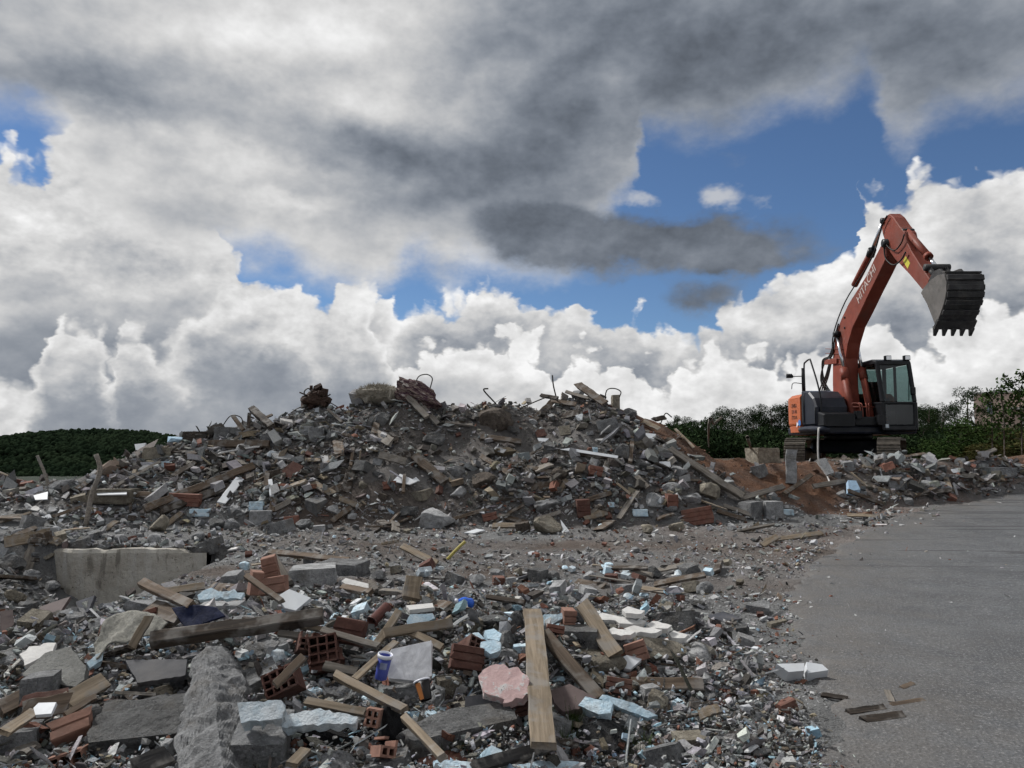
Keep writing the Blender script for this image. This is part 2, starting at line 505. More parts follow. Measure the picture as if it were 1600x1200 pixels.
M['slate'] = mat_plain('slate', (0.050, 0.051, 0.058), 0.55, 0.3, 6, 0.2, 0.4, dirtcol=(0.12, 0.11, 0.10))
M['slate_brown'] = mat_plain('slate_brown', (0.11, 0.082, 0.078), 0.7, 0.25, 6, 0.2, 0.45)
M['navy_cloth'] = mat_plain('navy_cloth', (0.008, 0.012, 0.035), 0.9, 0.3, 20, 0.5, 0.2, dirtcol=(0.03, 0.03, 0.04))
M['rust'] = mat_plain('rust', (0.055, 0.034, 0.026), 0.8, 0.4, 25, 0.6, 0.4, 0.3)
M['steel_dark'] = mat_plain('steel_dark', (0.06, 0.055, 0.05), 0.6, 0.3, 20, 0.3, 0.4, 0.5)

# ================================================================== terrain
CX = [-30, -20, -14, -12, -11.3, -10.5, -9.5, -8.8, -8.15, -7.4, -6.5, -5.8, -5.24, -4.67, -4.25, -3.7, -3.4, -2.83, -2.1, -1.63, -1.13, -0.57, 0, 0.57, 1.0, 1.49, 1.98,
      2.41, 2.83, 3.26, 3.68, 4.1, 4.53, 4.96, 5.5, 6.5, 7.5, 9.0, 10.5, 12.0, 14.0, 18.0, 30.0]
CZ = [0.4, 0.7, 0.8, 0.85, 0.85, 0.70, 0.85, 1.20, 1.55, 1.77, 1.97, 2.12, 2.20, 2.38, 2.48, 2.46, 2.58, 2.68, 2.68, 2.46, 2.50, 2.58, 2.54, 2.46, 2.60, 2.76, 2.70,
      2.50, 2.33, 2.19, 1.92, 1.63, 1.42, 1.30, 1.20, 1.24, 1.30, 1.30, 1.28, 1.28, 1.36, 1.42, 1.4]

ROAD_Y = [-30, 2.0, 3.8, 5.2, 6.4, 8.35, 10.7, 13.0, 15.3, 17.3, 19.6, 23.0, 30.0]
ROAD_X = [1.1, 1.15, 1.39, 1.85, 2.2, 2.85, 4.0, 5.5, 7.9, 10.5, 13.4, 19.0, 30.0]
def road_edge_x(y):
    return np.interp(y, ROAD_Y, ROAD_X)

def road_z(x, y):
    return np.interp(y, [-50, 8, 11, 14, 17, 20, 26, 60], [0, 0, 0.05, 0.20, 0.48, 0.80, 0.95, 0.95])

def H0(x, y):
    """the large shapes of the ground"""
    x = np.asarray(x, float); y = np.asarray(y, float)
    base = road_z(x, y)
    # worn hollow on the left, below the old foundation wall
    sx = sstep(-4.0, -5.2, x) * sstep(-9.6, -7.3, x)
    sy = sstep(5.0, 9.0, y) * (y < 11.9)
    slump = sstep(-7.9, -6.0, x + 0.33 * (y - 11.8))
    pit = 0.92 * sx * sy * (0.25 + 0.75 * slump)
    left = 0.10 * sstep(-5, -10, x) * sstep(9, 12, y)
    base = base - pit + left
    # foreground heap
    base = base + 0.40 * np.exp(-(((x + 0.7) / 2.0) ** 2 + ((y - 5.8) / 1.15) ** 2)) + 0.16 * np.exp(-(((x + 2.4) / 0.7) ** 2 + ((y - 8.3) / 0.8) ** 2))
    base = base + 0.13 * np.exp(-(((x - 1.0) / 0.45) ** 2 + ((y - 6.6) / 0.5) ** 2))
    # main heap and the bank that carries on from it
    zc = np.interp(x, CX, CZ)
    yc = np.interp(x, [-40, 5.0, 7.3, 9.8, 12, 15, 26, 60], [17, 17, 17.0, 17.9, 19.3, 22.0, 33, 60])
    wid = np.interp(x, [-12, -9, -6, 3, 5.0, 7.0, 12, 30], [4.3, 3.8, 3.2, 3.1, 2.4, 1.15, 1.25, 2.0])
    t = np.clip((y - (yc - wid)) / wid, 0, 1)
    front = t * (1.22 - 0.22 * t) * sstep(-0.02, 0.10, t)
    bowl = 0.30 * np.exp(-(((x + 0.5) / 1.5) ** 2 + ((y - 15.9) / 0.6) ** 2))
    h_front = base + (zc - base) * front - bowl
    plat = np.interp(x, [-60, -14, -7, 0, 4], [-2.0, -1.0, 0.3, 0.9, 1.0])
    s = sstep(0, 3.2, y - yc)
    h_back = zc + (plat - zc) * s
    z = np.where(y < yc, h_front, h_back)
    # beyond: level ground on the right, falling away to a valley on the left
    far = sstep(28, 160, y) * sstep(0.15, -0.35, x / np.maximum(y, 1.0))
    return z - 14.0 * far

def on_road(x, y):
    """1 on the asphalt, 0 on rubble"""
    return sstep(-0.05, 0.45, x - road_edge_x(y))

def H(x, y):
    x = np.asarray(x, float); y = np.asarray(y, float)
    near = sstep(40, 25, y)
    rough = (1 - on_road(x, y)) * near
    hp = sstep(0.25, 0.8, H0(x, y))
    fo = sstep(8.5, 7.0, y) * sstep(1.6, 0.6, x)
    n = 0.30 * fbm(x * 0.9, y * 0.9, 3, 3) * hp + 0.30 * fo * fbm(x * 1.5, y * 1.5, 3, 13) + (0.10 + 0.10 * hp) * fbm(x * 2.6, y * 2.6, 3, 5) + 0.05 * fbm(x * 9, y * 9, 2, 9)
    return H0(x, y) + n * rough

def hit(u, v, lift=0.0):
    """where the line of sight through a point of the photograph meets the ground"""
    d = ray(u, v); d = d / d[1]
    ys = np.concatenate([np.linspace(2.0, 30, 700), np.linspace(30.1, 120, 200)])
    z = CAM_Z + d[2] * ys
    g = H(d[0] * ys, ys) + lift
    k = np.argmax(z <= g)
    if z[k] > g[k]:
        return None
    a, b = (ys[k - 1], ys[k]) if k else (ys[0], ys[0])
    for _ in range(12):
        m = 0.5 * (a + b)
        if CAM_Z + d[2] * m <= H(d[0] * m, m) + lift: b = m
        else: a = m
    return np.array([d[0] * b, b, CAM_Z + d[2] * b])

def normal_at(x, y, e=0.12):
    n = np.array([H(x - e, y) - H(x + e, y), H(x, y - e) - H(x, y + e), 2 * e])
    return n / np.linalg.norm(n)

# axis lines: fine near the camera, coarse far out
def axis(segs):
    out = []
    for a, b, st in segs:
        out.extend(np.arange(a, b, st))
    out.append(segs[-1][1])
    return np.array(out)
gx = axis([(-3000, -400, 200), (-400, -60, 20), (-60, -16, 2.0), (-16, -12, 0.25), (-12, 13, 0.07), (13, 18, 0.25), (18, 60, 2.0), (60, 400, 20), (400, 3000, 200)])
gy = axis([(-400, -20, 40), (-20, 2, 1.0), (2, 21, 0.07), (21, 30, 0.3), (30, 80, 2.0), (80, 400, 16), (400, 4000, 200)])
XX, YY = np.meshgrid(gx, gy)
ZZ = H(XX, YY)
nx, ny = len(gx), len(gy)
idx = np.arange(nx * ny).reshape(ny, nx)
q = np.stack([idx[:-1, :-1], idx[:-1, 1:], idx[1:, 1:], idx[1:, :-1]], -1).reshape(-1, 4)
tri = np.concatenate([q[:, [0, 1, 2]], q[:, [0, 2, 3]]])
gv = np.stack([XX.ravel(), YY.ravel(), ZZ.ravel()], -1)

def zone_colour(x, y, z):
    """natural earth colour: grey dust, brown dirt, rust-red subsoil"""
    n = fbm(x * 0.8, y * 0.8, 4, 31)
    n2 = fbm(x * 3.0, y * 3.0, 3, 37)
    grey = np.array([0.178, 0.179, 0.178]); brown = np.array([0.122, 0.110, 0.101]); red = np.array([0.120, 0.060, 0.034]); dusty = np.array([0.178, 0.157, 0.145])
    c = np.broadcast_to(grey, x.shape + (3,)).copy()
    def put(c, w, col):
        return c + (col - c) * np.clip(w, 0, 1)[..., None]
    hp = sstep(0.3, 0.8, H0(x, y)) * (y > 13)
    c = put(c, hp * (0.75 + n), brown)
    c = put(c, sstep(7.5, 9.5, y) * (y < 14.5) * sstep(-6, -3, x) * (0.35 + 2.6 * fbm(x * 0.5, y * 1.0, 4, 57)), np.array([0.105, 0.082, 0.068]))
    c = put(c, sstep(0, 3, x) * sstep(8, 10, y) * (y < 14) * (0.6 + 2 * n), dusty)
    # rust-red subsoil on the right flank and in the hollow before the bank
    rd = sstep(-0.25, 0.30, x - np.interp(y, [14.6, 15.0, 15.3, 16, 17, 18], [8.5, 6.6, 4.9, 3.0, 1.95, 1.6]) + 0.8 * n) * sstep(7.7, 6.6, x + 1.0 * n)
    rd = np.maximum(rd, sstep(2.2, 3.2, x + n) * (y > 16.8) * (y < 30) * (1 - 0.8 * sstep(6.5, 8.0, x) * (y < 19.5)))
    rd = np.maximum(rd, 0.40 * sstep(6.0, 7.5, x) * (1 - sstep(0.3, 1.3, np.abs(y - np.interp(x, [6, 7.9, 10.5, 13.4], [15.0, 15.7, 17.8, 20.1])))) * (0.7 + 2 * n2))
    c = put(c, rd * (0.9 + 0.6 * n2), red)
    far = sstep(24, 40, y)
    c = put(c, far, np.array([0.075, 0.058, 0.042]))
    c = put(c, sstep(50, 100, y), np.array([0.012, 0.020, 0.010]))      # woodland floor in the valley
    return c * (1 + 0.5 * n2[..., None])

gcol = zone_colour(gv[:, 0], gv[:, 1], gv[:, 2])
k = NT('dirt')
p_ = k.pos()
c_ = k.attr('tint')
f1 = k.noise(p_, 14.0, 6, 0.65)
f2 = k.noise(p_, 60.0, 4, 0.6)
c_ = k.scale(c_, k.math('MULTIPLY_ADD', f1, 0.9, 0.55))
nearm = k.n('ShaderNodeSeparateXYZ'); k.s(nearm.inputs[0], p_)
nm_ = k.step(nearm.outputs['Y'], 60.0, 30.0)
c_ = k.mix(k.math('MULTIPLY', k.math('MULTIPLY', k.step(f2, 0.58, 0.72), 0.55), nm_), c_, (0.24, 0.225, 0.205))
c_ = k.mix(k.math('MULTIPLY', k.step(f2, 0.42, 0.30), 0.6), c_, (0.035, 0.03, 0.026))
nb = k.bump(k.noise(p_, 26.0, 8, 0.7), 1.0, 0.05)
M['dirt'] = k.done(c_, 0.97, k.bump(k.voro(p_, 55.0), 0.6, 0.02, nb))
obj('ground', mesh_np('ground', gv, tri, gcol, True), M['dirt'], kind='structure')

# ------------------------------------------------------------------ asphalt road
ry = axis([(-30, 2, 1.0), (2, 24, 0.1), (24, 60, 1.0)])
rt = np.concatenate([np.linspace(0, 0.5, 8), np.linspace(0.6, 3, 18), np.linspace(3.4, 14, 22), np.array([16., 20, 26, 40])])
RY, RT = np.meshgrid(ry, rt, indexing='ij')
rag = 0.9 * fbm(RY * 1.1, RY * 0 + 3.3, 5, 71, 0.6) + 0.30 * fbm(RY * 6, RY * 0 + 1.3, 3, 73)
RX = road_edge_x(RY) + rag + RT + 0.12
RZ = H(RX, RY) + 0.016 + 0.03 * fbm(RX * 0.35, RY * 0.35, 2, 77)
RZ[:, 0] -= 0.035
RZ = np.maximum(RZ, H(RX, RY) + np.where(RT > 0.01, 0.006, -0.03))
a_, b_ = RX.shape
idx = np.arange(a_ * b_).reshape(a_, b_)
q = np.stack([idx[:-1, :-1], idx[:-1, 1:], idx[1:, 1:], idx[1:, :-1]], -1).reshape(-1, 4)
tri = np.concatenate([q[:, [0, 1, 2]], q[:, [0, 2, 3]]])
k = NT('asphalt')
p_ = k.pos()
agg = k.voro(p_, 52.0)
f1 = k.noise(p_, 1.1, 4, 0.55)
f2 = k.noise(p_, 48.0, 5, 0.75)
f3 = k.noise(p_, 9.0, 5, 0.7)
col = k.mix(k.step(f1, 0.35, 0.65), (0.062, 0.067, 0.074), (0.092, 0.097, 0.104))
col = k.scale(col, k.math('MULTIPLY_ADD', f3, 0.9, 0.55))
col = k.mix(k.math('MULTIPLY', k.step(f2, 0.52, 0.66), 0.8), col, (0.27, 0.27, 0.27))
col = k.mix(k.math('MULTIPLY', k.step(f2, 0.46, 0.34), 0.75), col, (0.025, 0.026, 0.028))
# dust carried on to the road near the rubble
sepp = k.n('ShaderNodeSeparateXYZ'); k.s(sepp.inputs[0], p_)
edge = k.attr('tint')
dustn = k.noise(p_, 2.6, 6, 0.65)
dm = k.math('MULTIPLY', edge, k.math('MULTIPLY_ADD', dustn, 1.6, -0.25, True), clamp=True)
col = k.mix(dm, col, (0.128, 0.115, 0.102))
# dark tyre scuffs and scraped streaks crossing the road
sk = k.noise(k.mapping(p_, (0.16, 3.2, 1), (0, 0, R(-9))), 1.5, 3, 0.6)
skm = k.math('MULTIPLY', k.step(sepp.outputs['Y'], 9.0, 11.5), k.step(sk, 0.555, 0.60))
col = k.mix(k.math('MULTIPLY', skm, 0.6), col, (0.032, 0.032, 0.034))
nb = k.bump(agg, 0.45, 0.012)
nb = k.bump(f2, 0.45, 0.012, nb)
nb = k.bump(f3, 0.25, 0.03, nb)
M['asphalt'] = k.done(col, 0.88, nb, **{'Specular IOR Level': 0.3})
ed = np.exp(-RT / 1.5).ravel() * 1.0
ed = np.maximum(ed, 0.35 * sstep(15, 20, RY.ravel()) )
obj('road', mesh_np('road', np.stack([RX.ravel(), RY.ravel(), RZ.ravel()], -1), tri, np.repeat(ed[:, None], 3, 1), True), M['asphalt'], kind='structure')
def surf(x, y):
    return float(H(x, y)) + (0.02 if x > road_edge_x(y) + 0.5 else 0.0)

# ================================================================== loose rubble underfoot (too many to count)
GX0, GX1, GY0, GY1, GS = -16.0, 18.0, 2.0, 24.0, 0.06
_gxs, _gys = np.arange(GX0, GX1, GS), np.arange(GY0, GY1, GS)
_GZ = H(*np.meshgrid(_gxs, _gys))
def Hq(x, y):
    i = np.clip(((x - GX0) / GS).astype(int), 0, len(_gxs) - 1); j = np.clip(((y - GY0) / GS).astype(int), 0, len(_gys) - 1)
    return _GZ[j, i]

def hit_many(u, v):
    a, b = (u - 800.0) / FPX, (600.0 - v) / FPX
    c, s = math.cos(PITCH), math.sin(PITCH)
    dy = c - b * s
    dx, dz = a / dy, (s + b * c) / dy
    res = np.full(len(u), np.nan)
    live = np.ones(len(u), bool)
    y = 2.4
    while y < 23.5:
        k = np.where(live)[0]
        if len(k) == 0: break
        under = CAM_Z + dz[k] * y <= Hq(dx[k] * y, np.full(len(k), y))
        res[k[under]] = y
        live[k[under]] = False
        y += 0.02 + 0.004 * y
    return dx * res, res

def hull_proto(n, sx, sy, sz, seed):
    r = np.random.default_rng(seed)
    p = r.normal(size=(n, 3)); p /= np.linalg.norm(p, axis=1)[:, None]
    p *= r.uniform(0.75, 1.0, size=(n, 1))
    p *= np.array([sx, sy, sz]) * 0.5
    bm = bmesh.new()
    for q_ in p: bm.verts.new(q_)
    res = bmesh.ops.convex_hull(bm, input=bm.verts)
    for g in list({e for e in res['geom_interior'] + res['geom_unused'] if isinstance(e, bmesh.types.BMVert)}):
        bm.verts.remove(g)
    bmesh.ops.triangulate(bm, faces=bm.faces[:])
    bm.verts.index_update()
    V = np.array([v_.co[:] for v_ in bm.verts]); T = np.array([[v_.index for v_ in f.verts] for f in bm.faces])
    bm.free()
    return V, T
def block_proto(sx, sy, sz, seed, jit=0.22):
    """an angular fragment: a box with its corners knocked about"""
    r = np.random.default_rng(seed)
    c = np.array([[x, y, z] for x in (-1, 1) for y in (-1, 1) for z in (-1, 1)], float) * 0.5
    c = c * (1 + r.uniform(-2 * jit, 0.1, (8, 3)))
    c[:, 0] += 0.3 * r.normal() * c[:, 2]; c[:, 1] += 0.3 * r.normal() * c[:, 0]
    T = np.array([[0, 1, 3], [0, 3, 2], [4, 6, 7], [4, 7, 5], [0, 4, 5], [0, 5, 1], [2, 3, 7], [2, 7, 6], [0, 2, 6], [0, 6, 4], [1, 5, 7], [1, 7, 3]])
    return c * np.array([sx, sy, sz]), T
PROTO = [hull_proto(10, 1, 0.8, 0.6, 100 + i) for i in range(5)] + [block_proto(1, 0.75, 0.5, 200 + i) for i in range(8)] + [block_proto(1.1, 0.7, 0.16, 240 + i) for i in range(7)] + \
        [block_proto(1.7, 0.35, 0.22, 260 + i) for i in range(4)] + [block_proto(2.6, 0.2, 0.10, 280 + i, 0.12) for i in range(4)] + \
        [hull_proto(6, 1, 0.8, 0.5, 450 + i) for i in range(6)] + [hull_proto(6, 1.2, 0.7, 0.2, 470 + i) for i in range(6)]
W_BIG = np.array([0.06] * 5 + [0.06] * 8 + [0.04] * 7 + [0.018] * 4 + [0.008] * 4 + [0.0] * 12); W_BIG /= W_BIG.sum()
W_SMALL = np.array([0.0] * 5 + [0.02] * 8 + [0.02] * 7 + [0.01] * 4 + [0.016] * 4 + [0.06] * 6 + [0.06] * 6); W_SMALL /= W_SMALL.sum()

def rot_many(r, n, flat=0.0):
    """random rotations; flat = how strongly pieces lie down"""
    yaw = r.uniform(0, 2 * np.pi, n); tx = r.normal(0, 1, n) * (1.2 - flat); ty = r.normal(0, 1, n) * (1.2 - flat)
    cy, sy = np.cos(yaw), np.sin(yaw); cx, sx = np.cos(tx), np.sin(tx); cb, sb = np.cos(ty), np.sin(ty)
    Z = np.zeros(n); O = np.ones(n)
    Rz = np.stack([cy, -sy, Z, sy, cy, Z, Z, Z, O], -1).reshape(n, 3, 3)
    Rx = np.stack([O, Z, Z, Z, cx, -sx, Z, sx, cx], -1).reshape(n, 3, 3)
    Ry = np.stack([cb, Z, sb, Z, O, Z, -sb, Z, cb], -1).reshape(n, 3, 3)
    return Rz @ Rx @ Ry

def scatter(name, xs, ys, sizes, cols, mat, seed, weights, kind='stuff', flat=0.75, sink=0.12, lift=None):
    r = np.random.default_rng(seed)
    n = len(xs)
    pk = r.choice(len(PROTO), n, p=weights)
    rot = rot_many(r, n, flat)
    zs = H(xs, ys)
    VV, TT, CC, base = [], [], [], 0
    for k_, (V, T) in enumerate(PROTO):
        m = np.where(pk == k_)[0]
        if len(m) == 0: continue
        st = sizes[m][:, None] * r.uniform(0.8, 1.2, (len(m), 3))
        P = np.einsum('nij,vj->nvi', rot[m], V) * 1.0
        P = P * st[:, None, :]
        hz = P[:, :, 2].min(1)
        off = np.stack([xs[m], ys[m], zs[m] - hz * (1 - 2 * sink) + (0.0 if lift is None else lift[m])], -1)
        P = P + off[:, None, :]
        VV.append(P.reshape(-1, 3))
        CC.append(np.repeat(cols[m], len(V), 0))
        TT.append((T[None] + (np.arange(len(m)) * len(V))[:, None, None] + base).reshape(-1, 3))
        base += len(m) * len(V)
    return obj(name, mesh_np(name, np.concatenate(VV), np.concatenate(TT), np.concatenate(CC)), mat, kind=kind)

k = NT('rubble')
p_ = k.coord(); c_ = k.attr('tint')
f1 = k.noise(p_, 22.0, 5, 0.65)
c_ = k.scale(c_, k.math('MULTIPLY_ADD', f1, 0.9, 0.55))
f2 = k.noise(p_, 90.0, 3, 0.6)
c_ = k.mix(k.math('MULTIPLY', k.step(f2, 0.55, 0.7), 0.35), c_, (0.10, 0.09, 0.08))
M['rubble'] = k.done(c_, 0.95, k.bump(k.noise(p_, 45.0, 5, 0.65), 0.8, 0.02))

PAL = np.array([[0.275, 0.279, 0.282], [0.385, 0.39, 0.393], [0.20, 0.202, 0.203], [0.230, 0.215, 0.196], [0.130, 0.117, 0.104], [0.185, 0.088, 0.062],
                [0.50, 0.50, 0.50], [0.33, 0.47, 0.57], [0.075, 0.069, 0.063], [0.25, 0.21, 0.155], [0.12, 0.068, 0.046]])
def stone_cols(r, n, probs):
    probs = np.asarray(probs, float); probs = probs / probs.sum()
    c = PAL[r.choice(len(PAL), n, p=probs)]
    return c * r.uniform(0.62, 1.25, (n, 1)) * (1 + r.normal(0, 0.03, (n, 3)))
P_GREY = [26, 18, 18, 8, 7, 4, 6.0, 0.3, 6, 5, 0]
P_FORE = [24, 17, 14, 9, 7, 5, 9, 5.0, 10, 6, 0]
P_MID = [22, 18, 16, 8, 8, 12, 13, 0.6, 5, 4, 0]
P_RED = [4, 2, 6, 4, 18, 2, 0.5, 0, 5, 1, 30]
P_HEAP = [21, 9, 21, 11, 19, 4, 3.0, 0.3, 10, 5, 0]

r_ = np.random.default_rng(21)
def lay(N, power, pmin, base_px, cap_px, small, seed):
    """strew N pieces where the ground shows; sizes follow a long-tailed law"""
    uu = r_.uniform(-260, 1860, N); vv = r_.uniform(600, 1400, N)
    xs, ys = hit_many(uu, vv)
    ok = ~np.isnan(ys) & (xs > -15.5) & (xs < 17)
    xs, ys = xs[ok], ys[ok]
    xs = xs + r_.normal(0, 0.03, len(xs)); ys = ys + r_.normal(0, 0.06, len(ys))
    rd_d = xs - road_edge_x(ys)
    keep = r_.uniform(size=len(xs)) < np.where(rd_d > 0.1, np.maximum(0.42 * np.exp(-(rd_d - 0.1) / 0.5) * (0.35 + 1.3 * (fbm(xs * 1.3, ys * 1.3, 3, 61) + 0.5)), 0.028 if small else 0.0), 1.0)
    nz = fbm(xs * 0.7, ys * 0.7, 3, 51)
    heapm = (ys > 14.2) & (H0(xs, ys) > 0.5)
    bowlm = np.exp(-(((xs + 0.4) / 2.6) ** 2 + ((ys - 16.1) / 0.75) ** 2))
    zc_ = zone_colour(xs, ys, 0)
    redm = (zc_[:, 0] > 0.04) & (zc_[:, 2] < 0.48 * zc_[:, 0]) & (ys > 14.5)
    fore = (ys < 8.2) & (xs < 1.7)
    mid = (~heapm) & (~fore)
    pr = np.where(redm, 0.12 if small else 0.03, 1.0) * (1 - (0.55 if small else 0.9) * bowlm) * np.where(heapm, np.clip(0.62 + 2.4 * nz, 0.06, 1), 1.0)
    if not small:
        pr = pr * np.where(mid, 0.34 + 0.25 * (xs < -4), 1.0)
    patch = fbm(xs * 0.55, ys * 1.1, 4, 57)
    pr = pr * np.where(mid, np.clip(0.60 + 2.6 * patch, 0.10, 1.0), 1.0)
    keep &= r_.uniform(size=len(xs)) < pr
    xs, ys, nz, heapm, redm, rd_d, fore, mid, patch = [q_[keep] for q_ in (xs, ys, nz, heapm, redm, rd_d, fore, mid, patch)]
    n = len(xs)
    dep = np.hypot(xs, ys)
    spx = np.minimum(base_px / np.power(r_.uniform(pmin, 1.0, n), power), cap_px)
    spx = np.where(mid & (spx > 10), 0.55 * spx, spx)
    spx = np.where(rd_d > 0.1, np.minimum(spx, 5.5), spx)
    siz = np.clip(spx * dep / FPX, 0.011, 0.42)
    cols = np.where(fore[:, None], stone_cols(r_, n, P_FORE), stone_cols(r_, n, P_GREY))
    cols = np.where(heapm[:, None], stone_cols(r_, n, P_HEAP), cols)
    cols = np.where((mid & (xs > -1.5))[:, None], stone_cols(r_, n, P_MID), cols)
    white = mid & (fbm(xs * 0.8, ys * 1.9, 3, 67) > 0.10) & (r_.uniform(size=n) < 0.5)
    cols = np.where(white[:, None], np.array([0.42, 0.42, 0.415]) * r_.uniform(0.7, 1.25, (n, 1)), cols)
    cols = np.where(redm[:, None], stone_cols(r_, n, P_RED), cols)
    lift = r_.uniform(0, 1, n) ** 3 * np.where(fore, 0.10, np.where(heapm, 0.10, 0.0)) * (1.0 if not small else 0.6)
    nm = ys < 13.2
    W = W_SMALL if small else W_BIG
    scatter('gravel', xs[nm], ys[nm], siz[nm], cols[nm], M['rubble'], seed, W, lift=lift[nm])
    scatter('rubble', xs[~nm], ys[~nm], siz[~nm], cols[~nm], M['rubble'], seed + 1, W, lift=lift[~nm])
lay(175000, 0.5, 0.10, 2.3, 7.5, True, 5)
lay(60000, 0.5, 0.04, 5.2, 24.0, False, 15)
# the same rubble on the far side of the heap
n = 9000
xb = r_.uniform(-14, 9, n); yb = r_.uniform(16.5, 21, n)
sb = np.clip(0.03 / np.power(r_.uniform(0.02, 1, n), 0.5), 0.03, 0.22)
zb_ = zone_colour(xb, yb, 0)
kp = (xb < road_edge_x(yb) - 0.5) & ~((zb_[:, 2] < 0.48 * zb_[:, 0]) & (r_.uniform(size=n) < 0.93))
scatter('rubble', xb[kp], yb[kp], sb[kp], stone_cols(r_, int(kp.sum()), P_HEAP), M['rubble'], 8, W_BIG)

# ================================================================== things in the rubble
def rough_proto(seed, planes=9, sub=3, rough=0.05, boxy=0.0):
    """a broken lump: a ball cut by random flat breaks, then roughened; fills a unit box"""
    r = np.random.default_rng(seed)
    bm = bmesh.new()
    bmesh.ops.create_icosphere(bm, subdivisions=sub, radius=1.0)
    V = np.array([v_.co[:] for v_ in bm.verts]); T = np.array([[v_.index for v_ in f.verts] for f in bm.faces])
    bm.free()
    dirs = r.normal(size=(planes, 3)); dirs /= np.linalg.norm(dirs, axis=1)[:, None]
    dist = r.uniform(0.45, 0.85, planes)
    if boxy > 0:
        box = np.array([[1, 0, 0], [-1, 0, 0], [0, 1, 0], [0, -1, 0], [0, 0, 1], [0, 0, -1]], float)
        box += r.normal(0, 0.10 * (1.1 - boxy), box.shape); box /= np.linalg.norm(box, axis=1)[:, None]
        dirs = np.concatenate([box, dirs[:max(2, planes - 6)]]); dist = np.concatenate([r.uniform(0.5, 0.62, 6), r.uniform(0.68, 0.9, max(2, planes - 6))])
        V = V * 1.25
    for _ in range(2):
        for d_, k_ in zip(dirs, dist):
            over_ = np.maximum(V @ d_ - k_, 0)
            V = V - over_[:, None] * d_
    nn = (fbm(V[:, 0] * 3 + 7 * V[:, 2], V[:, 1] * 3 + seed, 3, seed) + 0.8 * fbm(V[:, 0] * 8 - 5 * V[:, 1], V[:, 2] * 8 + 3 * V[:, 1], 3, seed + 3))
    V = V * (1 + rough * 3.0 * nn[:, None])
    lo, hi = V.min(0), V.max(0)
    V = (V - (lo + hi) / 2) / (hi - lo)
    return mesh_np('broken_lump', V, T)
LUMPS = [rough_proto(500 + i) for i in range(12)]
BLOCKS = [rough_proto(600 + i, 10, 3, 0.034, 0.9) for i in range(8)]
SMOOTHS = [rough_proto(700 + i, 6, 3, 0.035) for i in range(5)]
_variants = {}
def shared(me, mat):
    key = (me.name, mat.name)
    if key not in _variants:
        c = me.copy(); c.materials.clear(); c.materials.append(mat)
        _variants[key] = c
    return _variants[key]

LAND = []       # landmarks for telling look-alikes apart: (phrase, u, v)
TAKEN = []      # picture boxes of the things placed by hand
LABELS = set()
def mark(short, us, vs, pad=4):
    u0, u1, v0, v1 = min(us), max(us), min(vs), max(vs)
    TAKEN.append((u0 - pad, v0 - pad, u1 + pad, v1 + pad))
    if short: LAND.append((short, 0.5 * (u0 + u1), 0.5 * (v0 + v1)))

def place(u, v, lift=0.0):
    p = hit(u, v, lift)
    while p is None:                       # above the skyline: take the crest below it
        v += 2
        p = hit(u, v, lift)
    return p

def chunk(u, v, w, h, mat, label, short=None, proto=None, yaw=0.0, tilt=0.0, deep=0.85, name='concrete_chunk', cat='concrete chunk', group='concrete lumps in the rubble', roll=0.0, at=None):
    b = place(u, v + 0.42 * h) if at is None else at
    d_ = np.linalg.norm(b - np.array([0, 0, CAM_Z])); s = d_ / FPX
    W = w * s; D = W * deep
    phi = math.atan2(max(v - 700, 0), FPX)
    Hh = max(0.34 * W, (h * s - D * math.sin(phi) * 0.8) / math.cos(phi))
    me = proto if proto is not None else random.choice(LUMPS)
    loc = (b[0], b[1] + 0.30 * D, b[2] + 0.36 * Hh)
    o = obj(name, shared(me, M[mat]), None, loc=loc, rot=(tilt, roll, yaw), scale=(W, D, Hh), label=label, cat=cat, group=group)
    mark(short, [u - w / 2, u + w / 2], [v - h / 2, v + h / 2])
    LABELS.add(label)
    return o

def P3(e, lift):
    """(u, v) on the ground, (u, v, y) in space at depth y"""
    if len(e) == 3:
        d_ = ray(e[0], e[1]); d_ = d_ / d_[1]
        return np.array([d_[0] * e[2], e[2], CAM_Z + d_[2] * e[2]])
    return place(e[0], e[1], lift)

